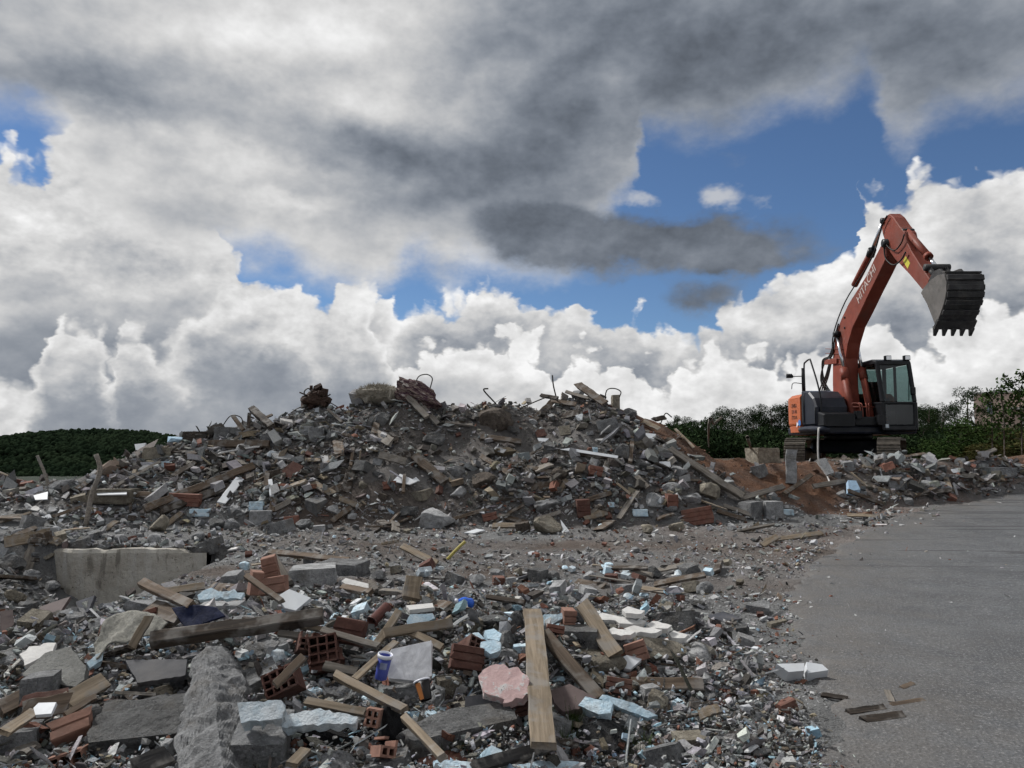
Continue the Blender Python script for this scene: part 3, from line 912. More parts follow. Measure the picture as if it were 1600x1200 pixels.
def plank_mesh(L, w, t, seed, splinter=0.5, bend=0.0):
    r = np.random.default_rng(seed)
    ns = max(5, min(12, int(L / 0.12)))
    xs_ = np.linspace(-L / 2, L / 2, ns)
    ch = 0.08 * min(w, t)
    sec = np.array([[-w / 2 + ch, -t / 2], [w / 2 - ch, -t / 2], [w / 2, -t / 2 + ch], [w / 2, t / 2 - ch], [w / 2 - ch, t / 2], [-w / 2 + ch, t / 2], [-w / 2, t / 2 - ch], [-w / 2, -t / 2 + ch]])
    V = []
    tw = r.normal(0, 0.05)
    wob = r.normal(0, 0.035 * w, (ns, 2))
    for i, x in enumerate(xs_):
        a = tw * x / max(L, 0.1)
        ca, sa = math.cos(a), math.sin(a)
        f = 1.0
        jag = np.zeros(8)
        if i in (0, ns - 1):
            jag = r.uniform(-1, 1, 8) * splinter * w * 0.6
            jag[[3, 4]] = jag[[3, 4]].mean(); jag[[1, 2]] = jag[[1, 2]].mean(); jag[[5, 6]] = jag[[5, 6]].mean(); jag[[0, 7]] = jag[[0, 7]].mean()
        for j, (yy, zz) in enumerate(sec * (1 + r.normal(0, 0.03, sec.shape))):
            V.append([x + jag[j], yy * ca - zz * sa + wob[i, 0], yy * sa + zz * ca + wob[i, 1] * 0.4 + bend * (1 - (2 * x / L) ** 2)])
    F = []
    for i in range(ns - 1):
        for j in range(8):
            a, b = i * 8 + j, i * 8 + (j + 1) % 8
            F.append([a, a + 8, b + 8, b])
    c0 = len(V); V.append([xs_[0] + splinter * w * 0.15, 0, bend * 0]); c1 = len(V); V.append([xs_[-1] - splinter * w * 0.15, 0, 0])
    for j in range(8):
        F.append([c0, j, (j + 1) % 8][::1]); F.append([c1, (ns - 1) * 8 + (j + 1) % 8, (ns - 1) * 8 + j])
    return mesh_from('plank', V, F)

def frame(p0, p1, up):
    x = Vector(p1) - Vector(p0); L = x.length; x.normalize()
    up = Vector(up); y = up.cross(x)
    if y.length < 1e-4: y = Vector((1, 0, 0)).cross(x)
    y.normalize(); z = x.cross(y)
    m = Matrix((x, y, z)).transposed()
    return L, m

_pk = [0]
def plank(e0, e1, wpx, t, mat, label, short=None, lift=0.06, roll=0.0, name='wooden_plank', cat='plank', group='planks and beams in the rubble', splinter=0.5, face=0.55, bend=0.0):
    p0, p1 = P3(e0, lift), P3(e1, lift)
    Lp = math.hypot(e0[0] - e1[0], e0[1] - e1[1]) * np.linalg.norm(p0 - np.array([0, 0, CAM_Z])) / FPX
    if len(e0) == 2 and len(e1) == 2 and abs(p1[1] - p0[1]) > 1.6 * Lp + 0.1:      # one end would land far behind: keep the piece its real length
        lo_ = p0 if p0[1] < p1[1] else p1
        y1 = lo_[1] + 0.6 * Lp
        if lo_ is p0: p1 = P3((e1[0], e1[1], y1), 0)
        else: p0 = P3((e0[0], e0[1], y1), 0)
    c = 0.5 * (p0 + p1)
    s = np.linalg.norm(c - np.array([0, 0, CAM_Z])) / FPX
    w = wpx * s
    g = normal_at(c[0], c[1])
    tocam = np.array([0, 0, CAM_Z]) - c; tocam /= np.linalg.norm(tocam)
    L, m = frame(p0, p1, g * (1 - face) + tocam * face)
    m = m @ Matrix.Rotation(roll, 3, 'X')
    _pk[0] += 1
    me = plank_mesh(L, w, t, 900 + _pk[0], splinter, bend)
    o = obj(name, me, M[mat], loc=tuple(c), rot=m, label=label, cat=cat, group=group)
    mark(short, [e0[0], e1[0]], [e0[1], e1[1]], 5)
    LABELS.add(label)
    return o

def slab(poly, mat, t, label, short=None, nrm=(0, -0.55, 0.83), lift=0.10, name='tile_piece', cat='tile', group='tile and plaster shards in the rubble', y=None, rag=0.0, parent=None):
    """a flat broken piece: its outline stands on a tilted plane at its own place, with real thickness"""
    us = [p[0] for p in poly]; vs = [p[1] for p in poly]
    cu, cv = sum(us) / len(us), sum(vs) / len(vs)
    c = P3((cu, cv, y), 0) if y else place(cu, cv, lift)
    nv = np.array(nrm, float); nv /= np.linalg.norm(nv)
    if rag > 0:
        pts = []
        r = np.random.default_rng(int(cu * 7 + cv))
        for i in range(len(poly)):
            a, b = np.array(poly[i], float), np.array(poly[(i + 1) % len(poly)], float)
            k_ = max(1, int(np.linalg.norm(b - a) / 7))
            for j in range(k_):
                pts.append(a + (b - a) * j / k_ + (r.normal(0, rag, 2) if j else 0))
        poly = pts
    o3 = np.array([0, 0, CAM_Z])
    top = []
    for (u, v) in poly:
        d_ = ray(u, v); k_ = ((c - o3) @ nv) / (d_ @ nv)
        top.append(o3 + d_ * k_)
    top = np.array(top); cen = top.mean(0)
    r = np.random.default_rng(int(cu + 31 * cv))
    bot = top - nv * t + r.normal(0, 0.08 * t, top.shape)
    inner = top - nv * t * 0.12
    top2 = cen + (top - cen) * 0.985
    n_ = len(top)
    V = np.concatenate([top2, inner, bot]) - cen
    F = [list(range(n_))]
    for a_ in range(2):
        for i in range(n_):
            j = (i + 1) % n_
            F.append([a_ * n_ + i, (a_ + 1) * n_ + i, (a_ + 1) * n_ + j, a_ * n_ + j])
    F.append(list(range(3 * n_ - 1, 2 * n_ - 1, -1)))
    area = 0.0
    bm = bmesh.new()
    bv = [bm.verts.new(v_) for v_ in V]
    for f in F:
        try: bm.faces.new([bv[i] for i in f])
        except ValueError: pass
    bmesh.ops.recalc_face_normals(bm, faces=bm.faces[:])
    me = bpy.data.meshes.new('shard'); bm.to_mesh(me); bm.free()
    o = obj(name, me, M[mat], loc=tuple(cen), label=label, cat=cat, group=group)
    mark(short, us, vs)
    LABELS.add(label)
    return o

def tube_mesh(pts, rad, sides=7, closed=False):
    pts = [Vector(p) for p in pts]
    V, F = [], []
    n_ = len(pts)
    prev = None
    for i, p in enumerate(pts):
        t_ = (pts[min(i + 1, n_ - 1)] - pts[max(i - 1, 0)]).normalized()
        if prev is None:
            ref = Vector((0, 0, 1)) if abs(t_.z) < 0.9 else Vector((1, 0, 0))
            a = t_.cross(ref).normalized()
        else:
            a = (prev - t_ * prev.dot(t_)).normalized()
        prev = a
        b = t_.cross(a)
        rr = rad[i] if isinstance(rad, (list, tuple)) else rad
        for j in range(sides):
            th = 2 * math.pi * j / sides
            V.append(p + (a * math.cos(th) + b * math.sin(th)) * rr)
    for i in range(n_ - 1):
        for j in range(sides):
            k2 = (j + 1) % sides
            F.append([i * sides + j, i * sides + k2, (i + 1) * sides + k2, (i + 1) * sides + j])
    F.append(list(range(sides))[::-1]); F.append(list(range((n_ - 1) * sides, n_ * sides)))
    me = mesh_from('tube', V, F)
    for p in me.polygons: p.use_smooth = len(p.vertices) == 4
    return me

def smooth_path(pts, n=20):
    """Catmull-Rom through the points"""
    P = [np.array(p, float) for p in pts]
    P = [2 * P[0] - P[1]] + P + [2 * P[-1] - P[-2]]
    out = []
    segs = len(P) - 3
    per = max(2, n // segs)
    for i in range(segs):
        a, b, c, d = P[i:i + 4]
        for j in range(per):
            t = j / per
            out.append(0.5 * ((2 * b) + (c - a) * t + (2 * a - 5 * b + 4 * c - d) * t * t + (3 * b - a - 3 * c + d) * t ** 3))
    out.append(P[-2])
    return out

def rod(pts, rpx, mat, label, short=None, name='steel_rod', cat='rod', group='bent rods sticking out of the rubble', lift=0.0):
    b0 = P3(pts[0], lift)
    p3 = [b0] + [P3(e if len(e) == 3 else (e[0], e[1], b0[1]), lift) for e in pts[1:]]
    s = np.linalg.norm(np.mean(p3, 0) - np.array([0, 0, CAM_Z])) / FPX
    base = Vector(p3[0])
    path = smooth_path([np.array(p) - np.array(p3[0]) for p in p3], 18) if len(p3) > 2 else [np.array(p) - p3[0] for p in p3]
    o = obj(name, tube_mesh(path, rpx * s), M[mat], loc=base, label=label, cat=cat, group=group)
    mark(short, [e[0] for e in pts], [e[1] for e in pts], 2)
    LABELS.add(label)
    return o

def hollow_mesh(nxh, nyh, W, Hh, L, wall=0.011, broken=0):
    """clay block with open cells running through its length (along local y)"""
    def lines(nh, S):
        cell = (S - wall * (nh + 1)) / nh
        out = [0.0]
        for i in range(nh):
            out += [out[-1] + wall, out[-1] + wall + cell]
        return np.array(out + [S]) - S / 2
    lx, lz = lines(nxh, W), lines(nyh, Hh)
    ax, az_ = len(lx) - 1, len(lz) - 1
    solid = np.array([[not (i % 2 == 1 and j % 2 == 1) for j in range(az_)] for i in range(ax)])
    if broken:
        r = np.random.default_rng(broken)
        for i in range(ax):
            for j in range(az_ - 2, az_):
                if r.uniform() < 0.45: solid[i, j] = False
    bm = bmesh.new()
    r = np.random.default_rng(int(W * 1000) + broken)
    jag = r.normal(0, 0.004, (len(lx), len(lz)))
    vv_ = {}
    def V(i, j, s):
        key = (i, j, s)
        if key not in vv_:
            vv_[key] = bm.verts.new((lx[i], s * L / 2 + jag[i, j], lz[j]))
        return vv_[key]
    for i in range(ax):
        for j in range(az_):
            if not solid[i, j]: continue
            bm.faces.new([V(i, j, -1), V(i + 1, j, -1), V(i + 1, j + 1, -1), V(i, j + 1, -1)])
            bm.faces.new([V(i, j, 1), V(i, j + 1, 1), V(i + 1, j + 1, 1), V(i + 1, j, 1)])
            for (di, dj, a, b) in ((-1, 0, (i, j + 1), (i, j)), (1, 0, (i + 1, j), (i + 1, j + 1)), (0, -1, (i, j), (i + 1, j)), (0, 1, (i + 1, j + 1), (i, j + 1))):
                ii, jj = i + di, j + dj
                if 0 <= ii < ax and 0 <= jj < az_ and solid[ii, jj]: continue
                try: bm.faces.new([V(*a, -1), V(*a, 1), V(*b, 1), V(*b, -1)])
                except ValueError: pass
    bmesh.ops.recalc_face_normals(bm, faces=bm.faces[:])
    me = bpy.data.meshes.new('hollow_brick'); bm.to_mesh(me); bm.free()
    return me

def hollow(u, v, wpx, label, short=None, cells=(3, 4), ratio=1.3, length=0.19, rot=(0, 0, 0), mat='brick_brown', broken=0, lift=0.09):
    c = place(u, v, lift)
    s = np.linalg.norm(c - np.array([0, 0, CAM_Z])) / FPX
    W = wpx * s
    o = obj('hollow_brick', hollow_mesh(cells[0], cells[1], W, W * ratio, length, broken=broken), M[mat], loc=(c[0], c[1] + 0.03, c[2]), rot=tuple(R(a) for a in rot),
            label=label, cat='hollow brick', group='hollow clay bricks in the rubble')
    mark(short, [u - wpx / 2, u + wpx / 2], [v - wpx * ratio / 2, v + wpx * ratio / 2], 2)
    LABELS.add(label)
    return o

def ribbed_mesh(W, Hh, D, ribs, seed):
    """side of a clay block: grooved face"""
    r = np.random.default_rng(seed)
    prof = []
    for i in range(ribs):
        a, b = i / ribs, (i + 1) / ribs
        prof += [(a + 0.04 / ribs, 0.0), (a + 0.12 / ribs, 1.0), (b - 0.12 / ribs, 1.0), (b - 0.04 / ribs, 0.0)]
    prof = [(p[0] - 0.5, p[1]) for p in prof]
    n_ = len(prof)
    V = []
    for sx in (-1, 1):
        for i, (z, d_) in enumerate(prof):
            V.append((sx * W / 2 + r.normal(0, 0.05 * W) * (i // 4 % 2), -D / 2 - 0.010 * d_, z * Hh))
        V.append((sx * W / 2, D / 2, 0.5 * Hh)); V.append((sx * W / 2, D / 2, -0.5 * Hh))
    m_ = n_ + 2
    F = [[i, m_ + i, m_ + i + 1, i + 1] for i in range(m_ - 1)] + [[m_ - 1, 2 * m_ - 1, m_, 0], list(range(m_))[::-1], list(range(m_, 2 * m_))]
    bm = bmesh.new(); bv = [bm.verts.new(v_) for v_ in V]
    for f in F: bm.faces.new([bv[i] for i in f])
    bmesh.ops.recalc_face_normals(bm, faces=bm.faces[:])
    me = bpy.data.meshes.new('ribbed_brick'); bm.to_mesh(me); bm.free()
    return me

def ribbed(u, v, wpx, hpx, label, short=None, mat='brick_red', rot=(0, 0, 0), ribs=4, lift=0.05):
    c = place(u, v + 0.3 * hpx, 0)
    s = np.linalg.norm(c - np.array([0, 0, CAM_Z])) / FPX
    o = obj('brick_piece', ribbed_mesh(wpx * s, hpx * s, 0.6 * hpx * s, ribs, int(u)), M[mat], loc=(c[0], c[1] + 0.15 * hpx * s, c[2] + 0.30 * hpx * s + lift), rot=tuple(R(a) for a in rot),
            label=label, cat='brick', group='broken bricks in the rubble')
    mark(short, [u - wpx / 2, u + wpx / 2], [v - hpx / 2, v + hpx / 2], 2)
    LABELS.add(label)
    return o

# ------------------------------------------------------------------ old foundation wall at the pit
k = NT('old_wall'); c = k.coord()
f = k.noise(c, 2.4, 7, 0.62)
col = k.mix(k.step(f, 0.32, 0.68), (0.33, 0.305, 0.26), (0.48, 0.455, 0.405))
st = k.noise(k.mapping(c, (3.0, 1.0, 0.35)), 2.2, 5, 0.6)
col = k.mix(k.math('MULTIPLY', k.step(st, 0.5, 0.66), 0.55), col, (0.48, 0.465, 0.435))
st2 = k.noise(k.mapping(c, (2.0, 1.0, 0.5)), 3.7, 5, 0.6)
col = k.mix(k.math('MULTIPLY', k.step(st2, 0.54, 0.68), 0.6), col, (0.085, 0.075, 0.06))
col = k.mix(k.step(k.noise(c, 26, 4, 0.7), 0.60, 0.72), col, (0.08, 0.073, 0.062))
M['old_wall'] = k.done(col, 0.95, k.bump(k.noise(c, 11, 8, 0.68), 0.9, 0.05))
def old_wall():
    r = np.random.default_rng(3)
    path = [(-8.6, 12.30), (-7.25, 12.05), (-6.62, 11.72), (-5.2, 11.70), (-4.6, 11.74)]
    P = []
    for i in range(len(path) - 1):
        a, b = np.array(path[i]), np.array(path[i + 1])
        k_ = int(np.linalg.norm(b - a) / 0.06)
        P += [a + (b - a) * j / k_ for j in range(k_)]
    P.append(np.array(path[-1])); P = np.array(P)
    nz_ = 26
    zs = np.linspace(-1.5, 0.09, nz_)
    V = []
    for side, off in ((0, 0.0), (1, 0.30)):
        for i, p in enumerate(P):
            top = 0.085 - 0.9 * max(0.0, p[0] + 5.0) + 0.05 * fbm(np.array(p[0] * 2.3), np.array(0.5), 3, 5) - 0.07 * max(0, fbm(np.array(p[0] * 7.0), np.array(2.5), 2, 8))
            for j, z in enumerate(zs):
                zz = min(z, top) if j == nz_ - 1 else z * 1.0
                d_ = 0.03 * fbm(np.array(p[0] * 3), np.array(z * 3), 4, 11) + (0.03 if j == nz_ - 1 else 0)
                V.append((p[0], p[1] + off + (d_ if side == 0 else 0), zz if j < nz_ - 1 else top))
    n_ = len(P)
    idx_ = np.arange(2 * n_ * nz_).reshape(2, n_, nz_)
    F = []
    for i in range(n_ - 1):
        for j in range(nz_ - 1):
            F.append([idx_[0, i, j], idx_[0, i + 1, j], idx_[0, i + 1, j + 1], idx_[0, i, j + 1]])
            F.append([idx_[1, i, j], idx_[1, i, j + 1], idx_[1, i + 1, j + 1], idx_[1, i + 1, j]])
        F.append([idx_[0, i, -1], idx_[0, i + 1, -1], idx_[1, i + 1, -1], idx_[1, i, -1]])
    for i in (0, n_ - 1):
        for j in range(nz_ - 1):
            F.append([idx_[0, i, j], idx_[0, i, j + 1], idx_[1, i, j + 1], idx_[1, i, j]])
    me = mesh_from('concrete_wall', V, F)
    obj('concrete_wall', me, M['old_wall'], label='low stained concrete foundation wall above the pit', cat='wall')
    mark('the stained concrete wall', [90, 340], [860, 950], 0)
old_wall()

# ------------------------------------------------------------------ foreground: timber
PL = plank
PL((832, 955), (850, 1166), 31, 0.038, 'wood_tan', 'wide tan plank running towards the camera beside the pink plaster slab', 'the wide tan plank', 0.20, splinter=0.12, face=0.75)
PL((910, 944), (963, 1022), 23, 0.035, 'wood_tan', 'tan board with a rotten lower end above the rounded tan boulder', 'the rotten-ended tan board', 0.17, splinter=0.7, face=0.7)
PL((850, 990), (934, 1090), 19, 0.05, 'wood_brown', 'brown batten slanting between the wide tan plank and the boulder', 'the slanting brown batten', 0.13, face=0.6)
PL((984, 1070), (1098, 1072), 18, 0.06, 'wood_brown', 'short weathered brown beam lying under the grooved clay piece', 'the short brown beam', 0.06, splinter=0.3)
PL((236, 1001), (505, 962), 19, 0.085, 'wood_dark', 'long dark square beam lying across the concrete boulder', 'the long dark beam', 0.28, splinter=0.1, face=0.35)
PL((222, 911), (300, 946), 13, 0.05, 'wood_brown', 'tapered brown stake pointing at the concrete wall', 'the tapered brown stake', 0.30)
PL((206, 1010), (233, 964), 11, 0.03, 'wood_tan', 'short tan slat leaning left of the navy cloth', 'the leaning tan slat', 0.25)
PL((237, 950), (285, 968), 24, 0.05, 'wood_brown', 'snapped brown board end at the navy cloth', 'the snapped board end', 0.24, splinter=0.9)
PL((523, 1054), (632, 1109), 13, 0.03, 'wood_tan', 'tan slat slanting down below the blue cup', 'the slat below the blue cup', 0.20, splinter=0.8)
PL((552, 1062), (618, 1004), 10, 0.022, 'wood_tan', 'thin tan slat leaning on the marble tile beside the blue cup', 'the slat leaning on the marble tile', 0.22, splinter=0.1)
PL((600, 989), (706, 974), 14, 0.03, 'wood_tan', 'tan slat lying level above the marble tile', 'the level tan slat', 0.20, splinter=0.3)
PL((588, 1008), (623, 956), 11, 0.03, 'wood_tan', 'tan slat crossing below the brown clay pipe', 'the slat below the clay pipe', 0.20)
PL((632, 982), (690, 1012), 11, 0.03, 'wood_tan', 'short tan slat sloping to the corner of the marble tile', 'the short sloping slat', 0.15)
PL((633, 1122), (692, 1184), 11, 0.03, 'wood_tan', 'tan slat lying over the long concrete beam', 'the slat over the concrete beam', 0.34, splinter=0.6)
PL((742, 1199), (872, 1163), 17, 0.03, 'wood_black', 'black charred board at the foot of the wide tan plank', 'the black charred board', 0.10, splinter=0.15)
PL((648, 903), (641, 936), 25, 0.06, 'wood_tan', 'stubby tan timber block standing behind the clay pipe', 'the stubby timber block', 0.12, splinter=0.1, face=0.8)
PL((437, 990), (520, 1000), 9, 0.03, 'wood_grey', 'grey weathered lath ending at the hollow bricks', 'the grey weathered lath', 0.20)
PL((505, 985), (592, 1010), 9, 0.03, 'wood_grey', 'grey lath lying over the cluster of hollow bricks', 'the lath over the hollow bricks', 0.26, splinter=0.9)
PL((450, 975), (520, 986), 7, 0.02, 'wood_tan', 'thin yellowish lath right of the long dark beam', 'the thin yellowish lath', 0.20)
PL((429, 1072), (474, 1026), 11, 0.03, 'wood_brown', 'knotted brown stick lying across the gridded hollow brick', 'the knotted brown stick', 0.33, splinter=0.9)
PL((478, 1096), (572, 1114), 11, 0.03, 'wood_tan', 'tan slat behind the long grey-white foam board', 'the slat behind the foam board', 0.14)
PL((425, 868), (450, 912), 13, 0.05, 'wood_grey', 'grey timber stub leaning left of the split concrete block', 'the grey timber stub', 0.12)
PL((420, 862), (545, 876), 9, 0.05, 'wood_brown', 'long brown pole lying flat behind the split concrete block', 'the flat brown pole', 0.12)
PL((535, 918), (580, 926), 10, 0.04, 'wood_brown', 'brown board end below the white plaster lump', 'the brown board end', 0.08)
PL((330, 918), (400, 926), 15, 0.05, 'wood_brown', 'brown beam lying behind the crumpled blue foam', 'the brown beam behind the foam', 0.10)
PL((255, 925), (320, 915), 11, 0.03, 'wood_tan', 'pale board propped at the foot of the concrete wall', 'the board at the wall foot', 0.12)
PL((385, 900), (440, 940), 8, 0.03, 'wood_brown', 'thin brown stick behind the orange clay shards', 'the stick behind the clay shards', 0.18)
PL((0, 1108), (72, 1072), 22, 0.04, 'wood_brown', 'split brown board at the left edge under the splintered plywood', 'the split brown board', 0.10, splinter=0.9)
PL((505, 1040), (560, 1050), 12, 0.03, 'wood_grey', 'grey slat end half buried right of the gridded hollow brick', 'the half buried grey slat', 0.16)
PL((1150, 1168), (1232, 1170), 4, 0.012, 'wood_tan', 'thin tan stick lying at the edge of the asphalt', 'the thin stick by the asphalt', 0.01)
PL((760, 932), (820, 942), 7, 0.03, 'wood_dark', 'dark charred batten right of the blue bottle', 'the dark batten by the blue bottle', 0.10)
PL((628, 853), (682, 880), 11, 0.03, 'wood_tan', 'pale board lying alone left of the yellow tube', 'the lone pale board', 0.03)
PL((995, 918), (1040, 925), 9, 0.03, 'wood_tan', 'short tan board end lying on the trampled ground', 'the short board on trampled ground', 0.02, splinter=0.2)
PL((900, 908), (945, 916), 11, 0.02, 'wood_brown', 'curled brown bark-like strip on the trampled ground', 'the curled brown strip', 0.02, splinter=0.9)
PL((1192, 845), (1285, 833), 8, 0.03, 'wood_tan', 'pale plank lying flat near the bend of the road', 'the pale plank by the road bend', 0.03, splinter=0.6)
PL((1190, 852), (1215, 838), 9, 0.03, 'wood_tan', 'short pale board touching the plank near the road bend', 'the short pale board', 0.02)
PL((1324, 805), (1374, 808), 5, 0.03, 'wood_tan', 'warped pale board lying alone on the road edge', 'the warped board on the road', 0.03, bend=0.03)
# sticks on the asphalt
PL((1324, 1114), (1380, 1106), 9, 0.03, 'wood_dark', 'left dark stick of the cluster lying on the asphalt', 'the dark stick cluster', 0.02, splinter=0.8)
PL((1349, 1126), (1412, 1118), 11, 0.035, 'wood_dark', 'thickest dark stick of the cluster on the asphalt', None, 0.02, splinter=0.8)
PL((1392, 1102), (1444, 1094), 6, 0.02, 'wood_brown', 'thin brown stick at the right of the asphalt cluster', None, 0.02, splinter=0.8)
PL((1386, 1080), (1394, 1098), 8, 0.02, 'wood_grey', 'stubby grey stick upright in the asphalt cluster', None, 0.02, splinter=0.8)
PL((1408, 1076), (1427, 1068), 7, 0.02, 'wood_brown', 'topmost short stick of the cluster on the asphalt', None, 0.02, splinter=0.8)
PL((1283, 1085), (1326, 1092), 6, 0.02, 'wood_dark', 'lone dark stick lying on the asphalt below the white kerb pieces', 'the lone dark stick', 0.02, splinter=0.8)
PL((1258, 1178), (1270, 1165), 5, 0.02, 'wood_grey', 'tiny grey stick at the road edge near the bottom', None, 0.01)

# ------------------------------------------------------------------ foreground: concrete and stone
CH = chunk
def boulder(e0, e1, wpx, hgt, mat, label, short, proto, lift=0.1, roll=0.0):
    """a long block lying from one point to another"""
    p0, p1 = P3(e0, lift), P3(e1, lift)
    c_ = 0.5 * (p0 + p1); s = np.linalg.norm(c_ - np.array([0, 0, CAM_Z])) / FPX
    L, m = frame(p0, p1, (0, -0.25, 1))
    m = m @ Matrix.Rotation(roll, 3, 'X')
    o = obj('concrete_block', shared(proto, M[mat]), None, loc=tuple(c_), rot=m, scale=(L * 1.1, wpx * s, hgt), label=label, cat='concrete block', group='big concrete blocks in the rubble')
    mark(short, [e0[0], e1[0], e0[0] - wpx / 2, e1[0] + wpx / 2], [e0[1], e1[1]], 0); LABELS.add(label)
    return o
def wedge():
    """a tilted, tapering slab of broken concrete"""
    fr_ = [P3(e, 0) for e in ((322, 1002, 4.75), (300, 1042, 4.62), (262, 1230, 3.45), (352, 1240, 3.35), (395, 1190, 3.85), (384, 1066, 4.55), (348, 1010, 4.8), (338, 1100, 4.02))]
    bk = [p + np.array([0.02, 0.45, -0.30]) for p in fr_[:7]]
    pts = np.array(fr_ + bk); cen_ = pts.mean(0)
    bm = bmesh.new()
    for p in pts - cen_: bm.verts.new(p)
    res = bmesh.ops.convex_hull(bm, input=bm.verts[:])
    for g in [e for e in set(res['geom_interior'] + res['geom_unused']) if isinstance(e, bmesh.types.BMVert)]: bm.verts.remove(g)
    bmesh.ops.triangulate(bm, faces=bm.faces[:])
    for _ in range(5): bmesh.ops.subdivide_edges(bm, edges=[e for e in bm.edges if e.calc_length() > 0.035], cuts=1, use_grid_fill=True); bmesh.ops.triangulate(bm, faces=bm.faces[:])
    bm.normal_update()
    P = np.array([v_.co[:] for v_ in bm.verts]); Nn = np.array([v_.normal[:] for v_ in bm.verts])
    d_ = 0.05 * fbm(P[:, 0] * 4 + 2 * P[:, 2], P[:, 1] * 4, 3, 5) + 0.045 * fbm(P[:, 0] * 13 - 6 * P[:, 1], P[:, 2] * 13, 3, 6) + 0.02 * fbm(P[:, 0] * 40, P[:, 2] * 40 + 20 * P[:, 1], 2, 9)
    P = P + Nn * d_[:, None]
    for v_, p in zip(bm.verts, P): v_.co = p
    me = bpy.data.meshes.new('concrete_wedge'); bm.to_mesh(me); bm.free()
    obj('concrete_block', me, M['concrete'], loc=tuple(cen_), label='tall tilted wedge of broken concrete rising below the long dark beam', cat='concrete block', group='big concrete blocks in the rubble')
    mark('the tall concrete wedge', [270, 385], [1005, 1200], 0)
wedge()
boulder((150, 1165), (300, 1150), 100, 0.30, 'concrete_dark', 'broad dirt-covered concrete block left of the tall wedge', 'the dirt-covered block', rough_proto(812, 9, 5, 0.05, 0.7), -0.02)
boulder((372, 1185), (450, 1185), 85, 0.36, 'concrete', 'squarish concrete block under the foam slab', 'the squarish block under the foam slab', rough_proto(813, 9, 4, 0.05, 0.7), 0.0)
boulder((632, 1172), (790, 1140), 56, 0.24, 'concrete_dark', 'long broken concrete beam below the dark slate tile', 'the long concrete beam', rough_proto(814, 9, 5, 0.04, 0.9), 0.04)
CH(405, 1018, 82, 50, 'concrete', 'grey boulder tucked behind the top of the tall concrete wedge', 'the boulder behind the wedge', LUMPS[2], 0.4)
CH(484, 902, 72, 44, 'concrete_pale', 'split pale concrete block with aggregate face above the white tile', 'the split concrete block', BLOCKS[1], 0.2)
CH(532, 888, 66, 28, 'concrete', 'rounded concrete slab end right of the split concrete block', 'the rounded slab end', BLOCKS[3], -0.2)
CH(484, 872, 22, 24, 'concrete', 'small pointed stone on top of the split concrete block', None, LUMPS[4])
CH(942, 1037, 78, 46, 'stone_tan', 'large rounded tan boulder right of the slanting batten', 'the rounded tan boulder', SMOOTHS[0], 0.1)
CH(962, 1066, 50, 32, 'stone_tan', 'triangular tan stone below the rounded boulder', 'the triangular tan stone', LUMPS[5], 0.2)
CH(1028, 1098, 40, 42, 'stone_tan', 'upright pale stone right of the blue foam strip', 'the upright pale stone', LUMPS[6], 0.5)
CH(1016, 1086, 24, 30, 'concrete_pale', 'pale block half hidden left of the upright pale stone', None, BLOCKS[2], 0.3)
CH(940, 1152, 76, 56, 'asphalt_lump', 'black lump of asphalt among the weeds', 'the black asphalt lump', LUMPS[7], 0.2)
CH(782, 1138, 50, 46, 'concrete', 'rough concrete lump with blue foam on its left side', 'the rough lump below the pink slab', LUMPS[8], 0.1)
CH(766, 1140, 16, 40, 'foam_blue', 'blue foam skin stuck on the rough concrete lump', None, LUMPS[1], name='foam_piece', cat='foam piece', group='blue foam scraps in the rubble')
CH(1082, 1166, 44, 38, 'stone_tan', 'pitted tan block near the bottom beside the road', 'the pitted tan block', BLOCKS[4], 0.2)
CH(1094, 1194, 40, 20, 'concrete_pale', 'pale flat stone at the bottom under the pitted tan block', None, LUMPS[9])
CH(625, 1080, 74, 40, 'concrete', 'flat-topped grey stone below the blue cup', 'the flat-topped stone', BLOCKS[5], 0.2)
CH(544, 1088, 44, 38, 'concrete', 'round grey lump below the brown brick faces', 'the round grey lump', SMOOTHS[2])
CH(680, 1092, 28, 34, 'concrete_pale', 'pale cobble right of the black paper cup', 'the pale cobble', SMOOTHS[3])
CH(700, 1073, 36, 34, 'stone_tan', 'tan block under a pinkish flake beside the marble tile', 'the tan block by the marble tile', BLOCKS[0], 0.3)
CH(718, 1014, 26, 38, 'concrete', 'slanted grey stone right of the marble tile', 'the slanted grey stone', LUMPS[10], 0.6, 0.3)
CH(790, 1028, 38, 30, 'concrete', 'knobbly grey lump above the pink plaster slab', 'the knobbly lump', LUMPS[3])
CH(792, 1003, 30, 38, 'concrete_dark', 'dark smooth stone left of the wide tan plank', 'the dark smooth stone', SMOOTHS[4], 0.5)
CH(806, 972, 26, 40, 'concrete_dark', 'tall dark stone at the head of the wide tan plank', 'the tall dark stone', LUMPS[11], 0.3)
CH(735, 977, 34, 26, 'stone_tan', 'flat broken stone with pale rim above the torn foam', 'the flat broken stone', BLOCKS[6], 0.2)
CH(905, 1000, 60, 48, 'concrete_dark', 'dark square block with small black writing under the tan board', 'the block with writing', BLOCKS[7], -0.1)
CH(900, 965, 40, 36, 'concrete', 'jagged concrete lump at the head of the tan board', 'the jagged lump', LUMPS[0], 0.3)
CH(712, 935, 44, 24, 'concrete', 'grey stone left of the blue bottle', 'the stone by the blue bottle', LUMPS[2], 1.0)
CH(820, 928, 24, 20, 'concrete_pale', 'pale cube of stone alone above the wide tan plank', 'the pale stone cube', BLOCKS[3], 0.2)
CH(800, 940, 30, 18, 'concrete', 'low grey stone below the pale stone cube', None, LUMPS[4])
CH(55, 1090, 40, 60, 'concrete', 'rough grey block at the left edge under the grey slab', 'the block under the grey slab', BLOCKS[1], 0.2)
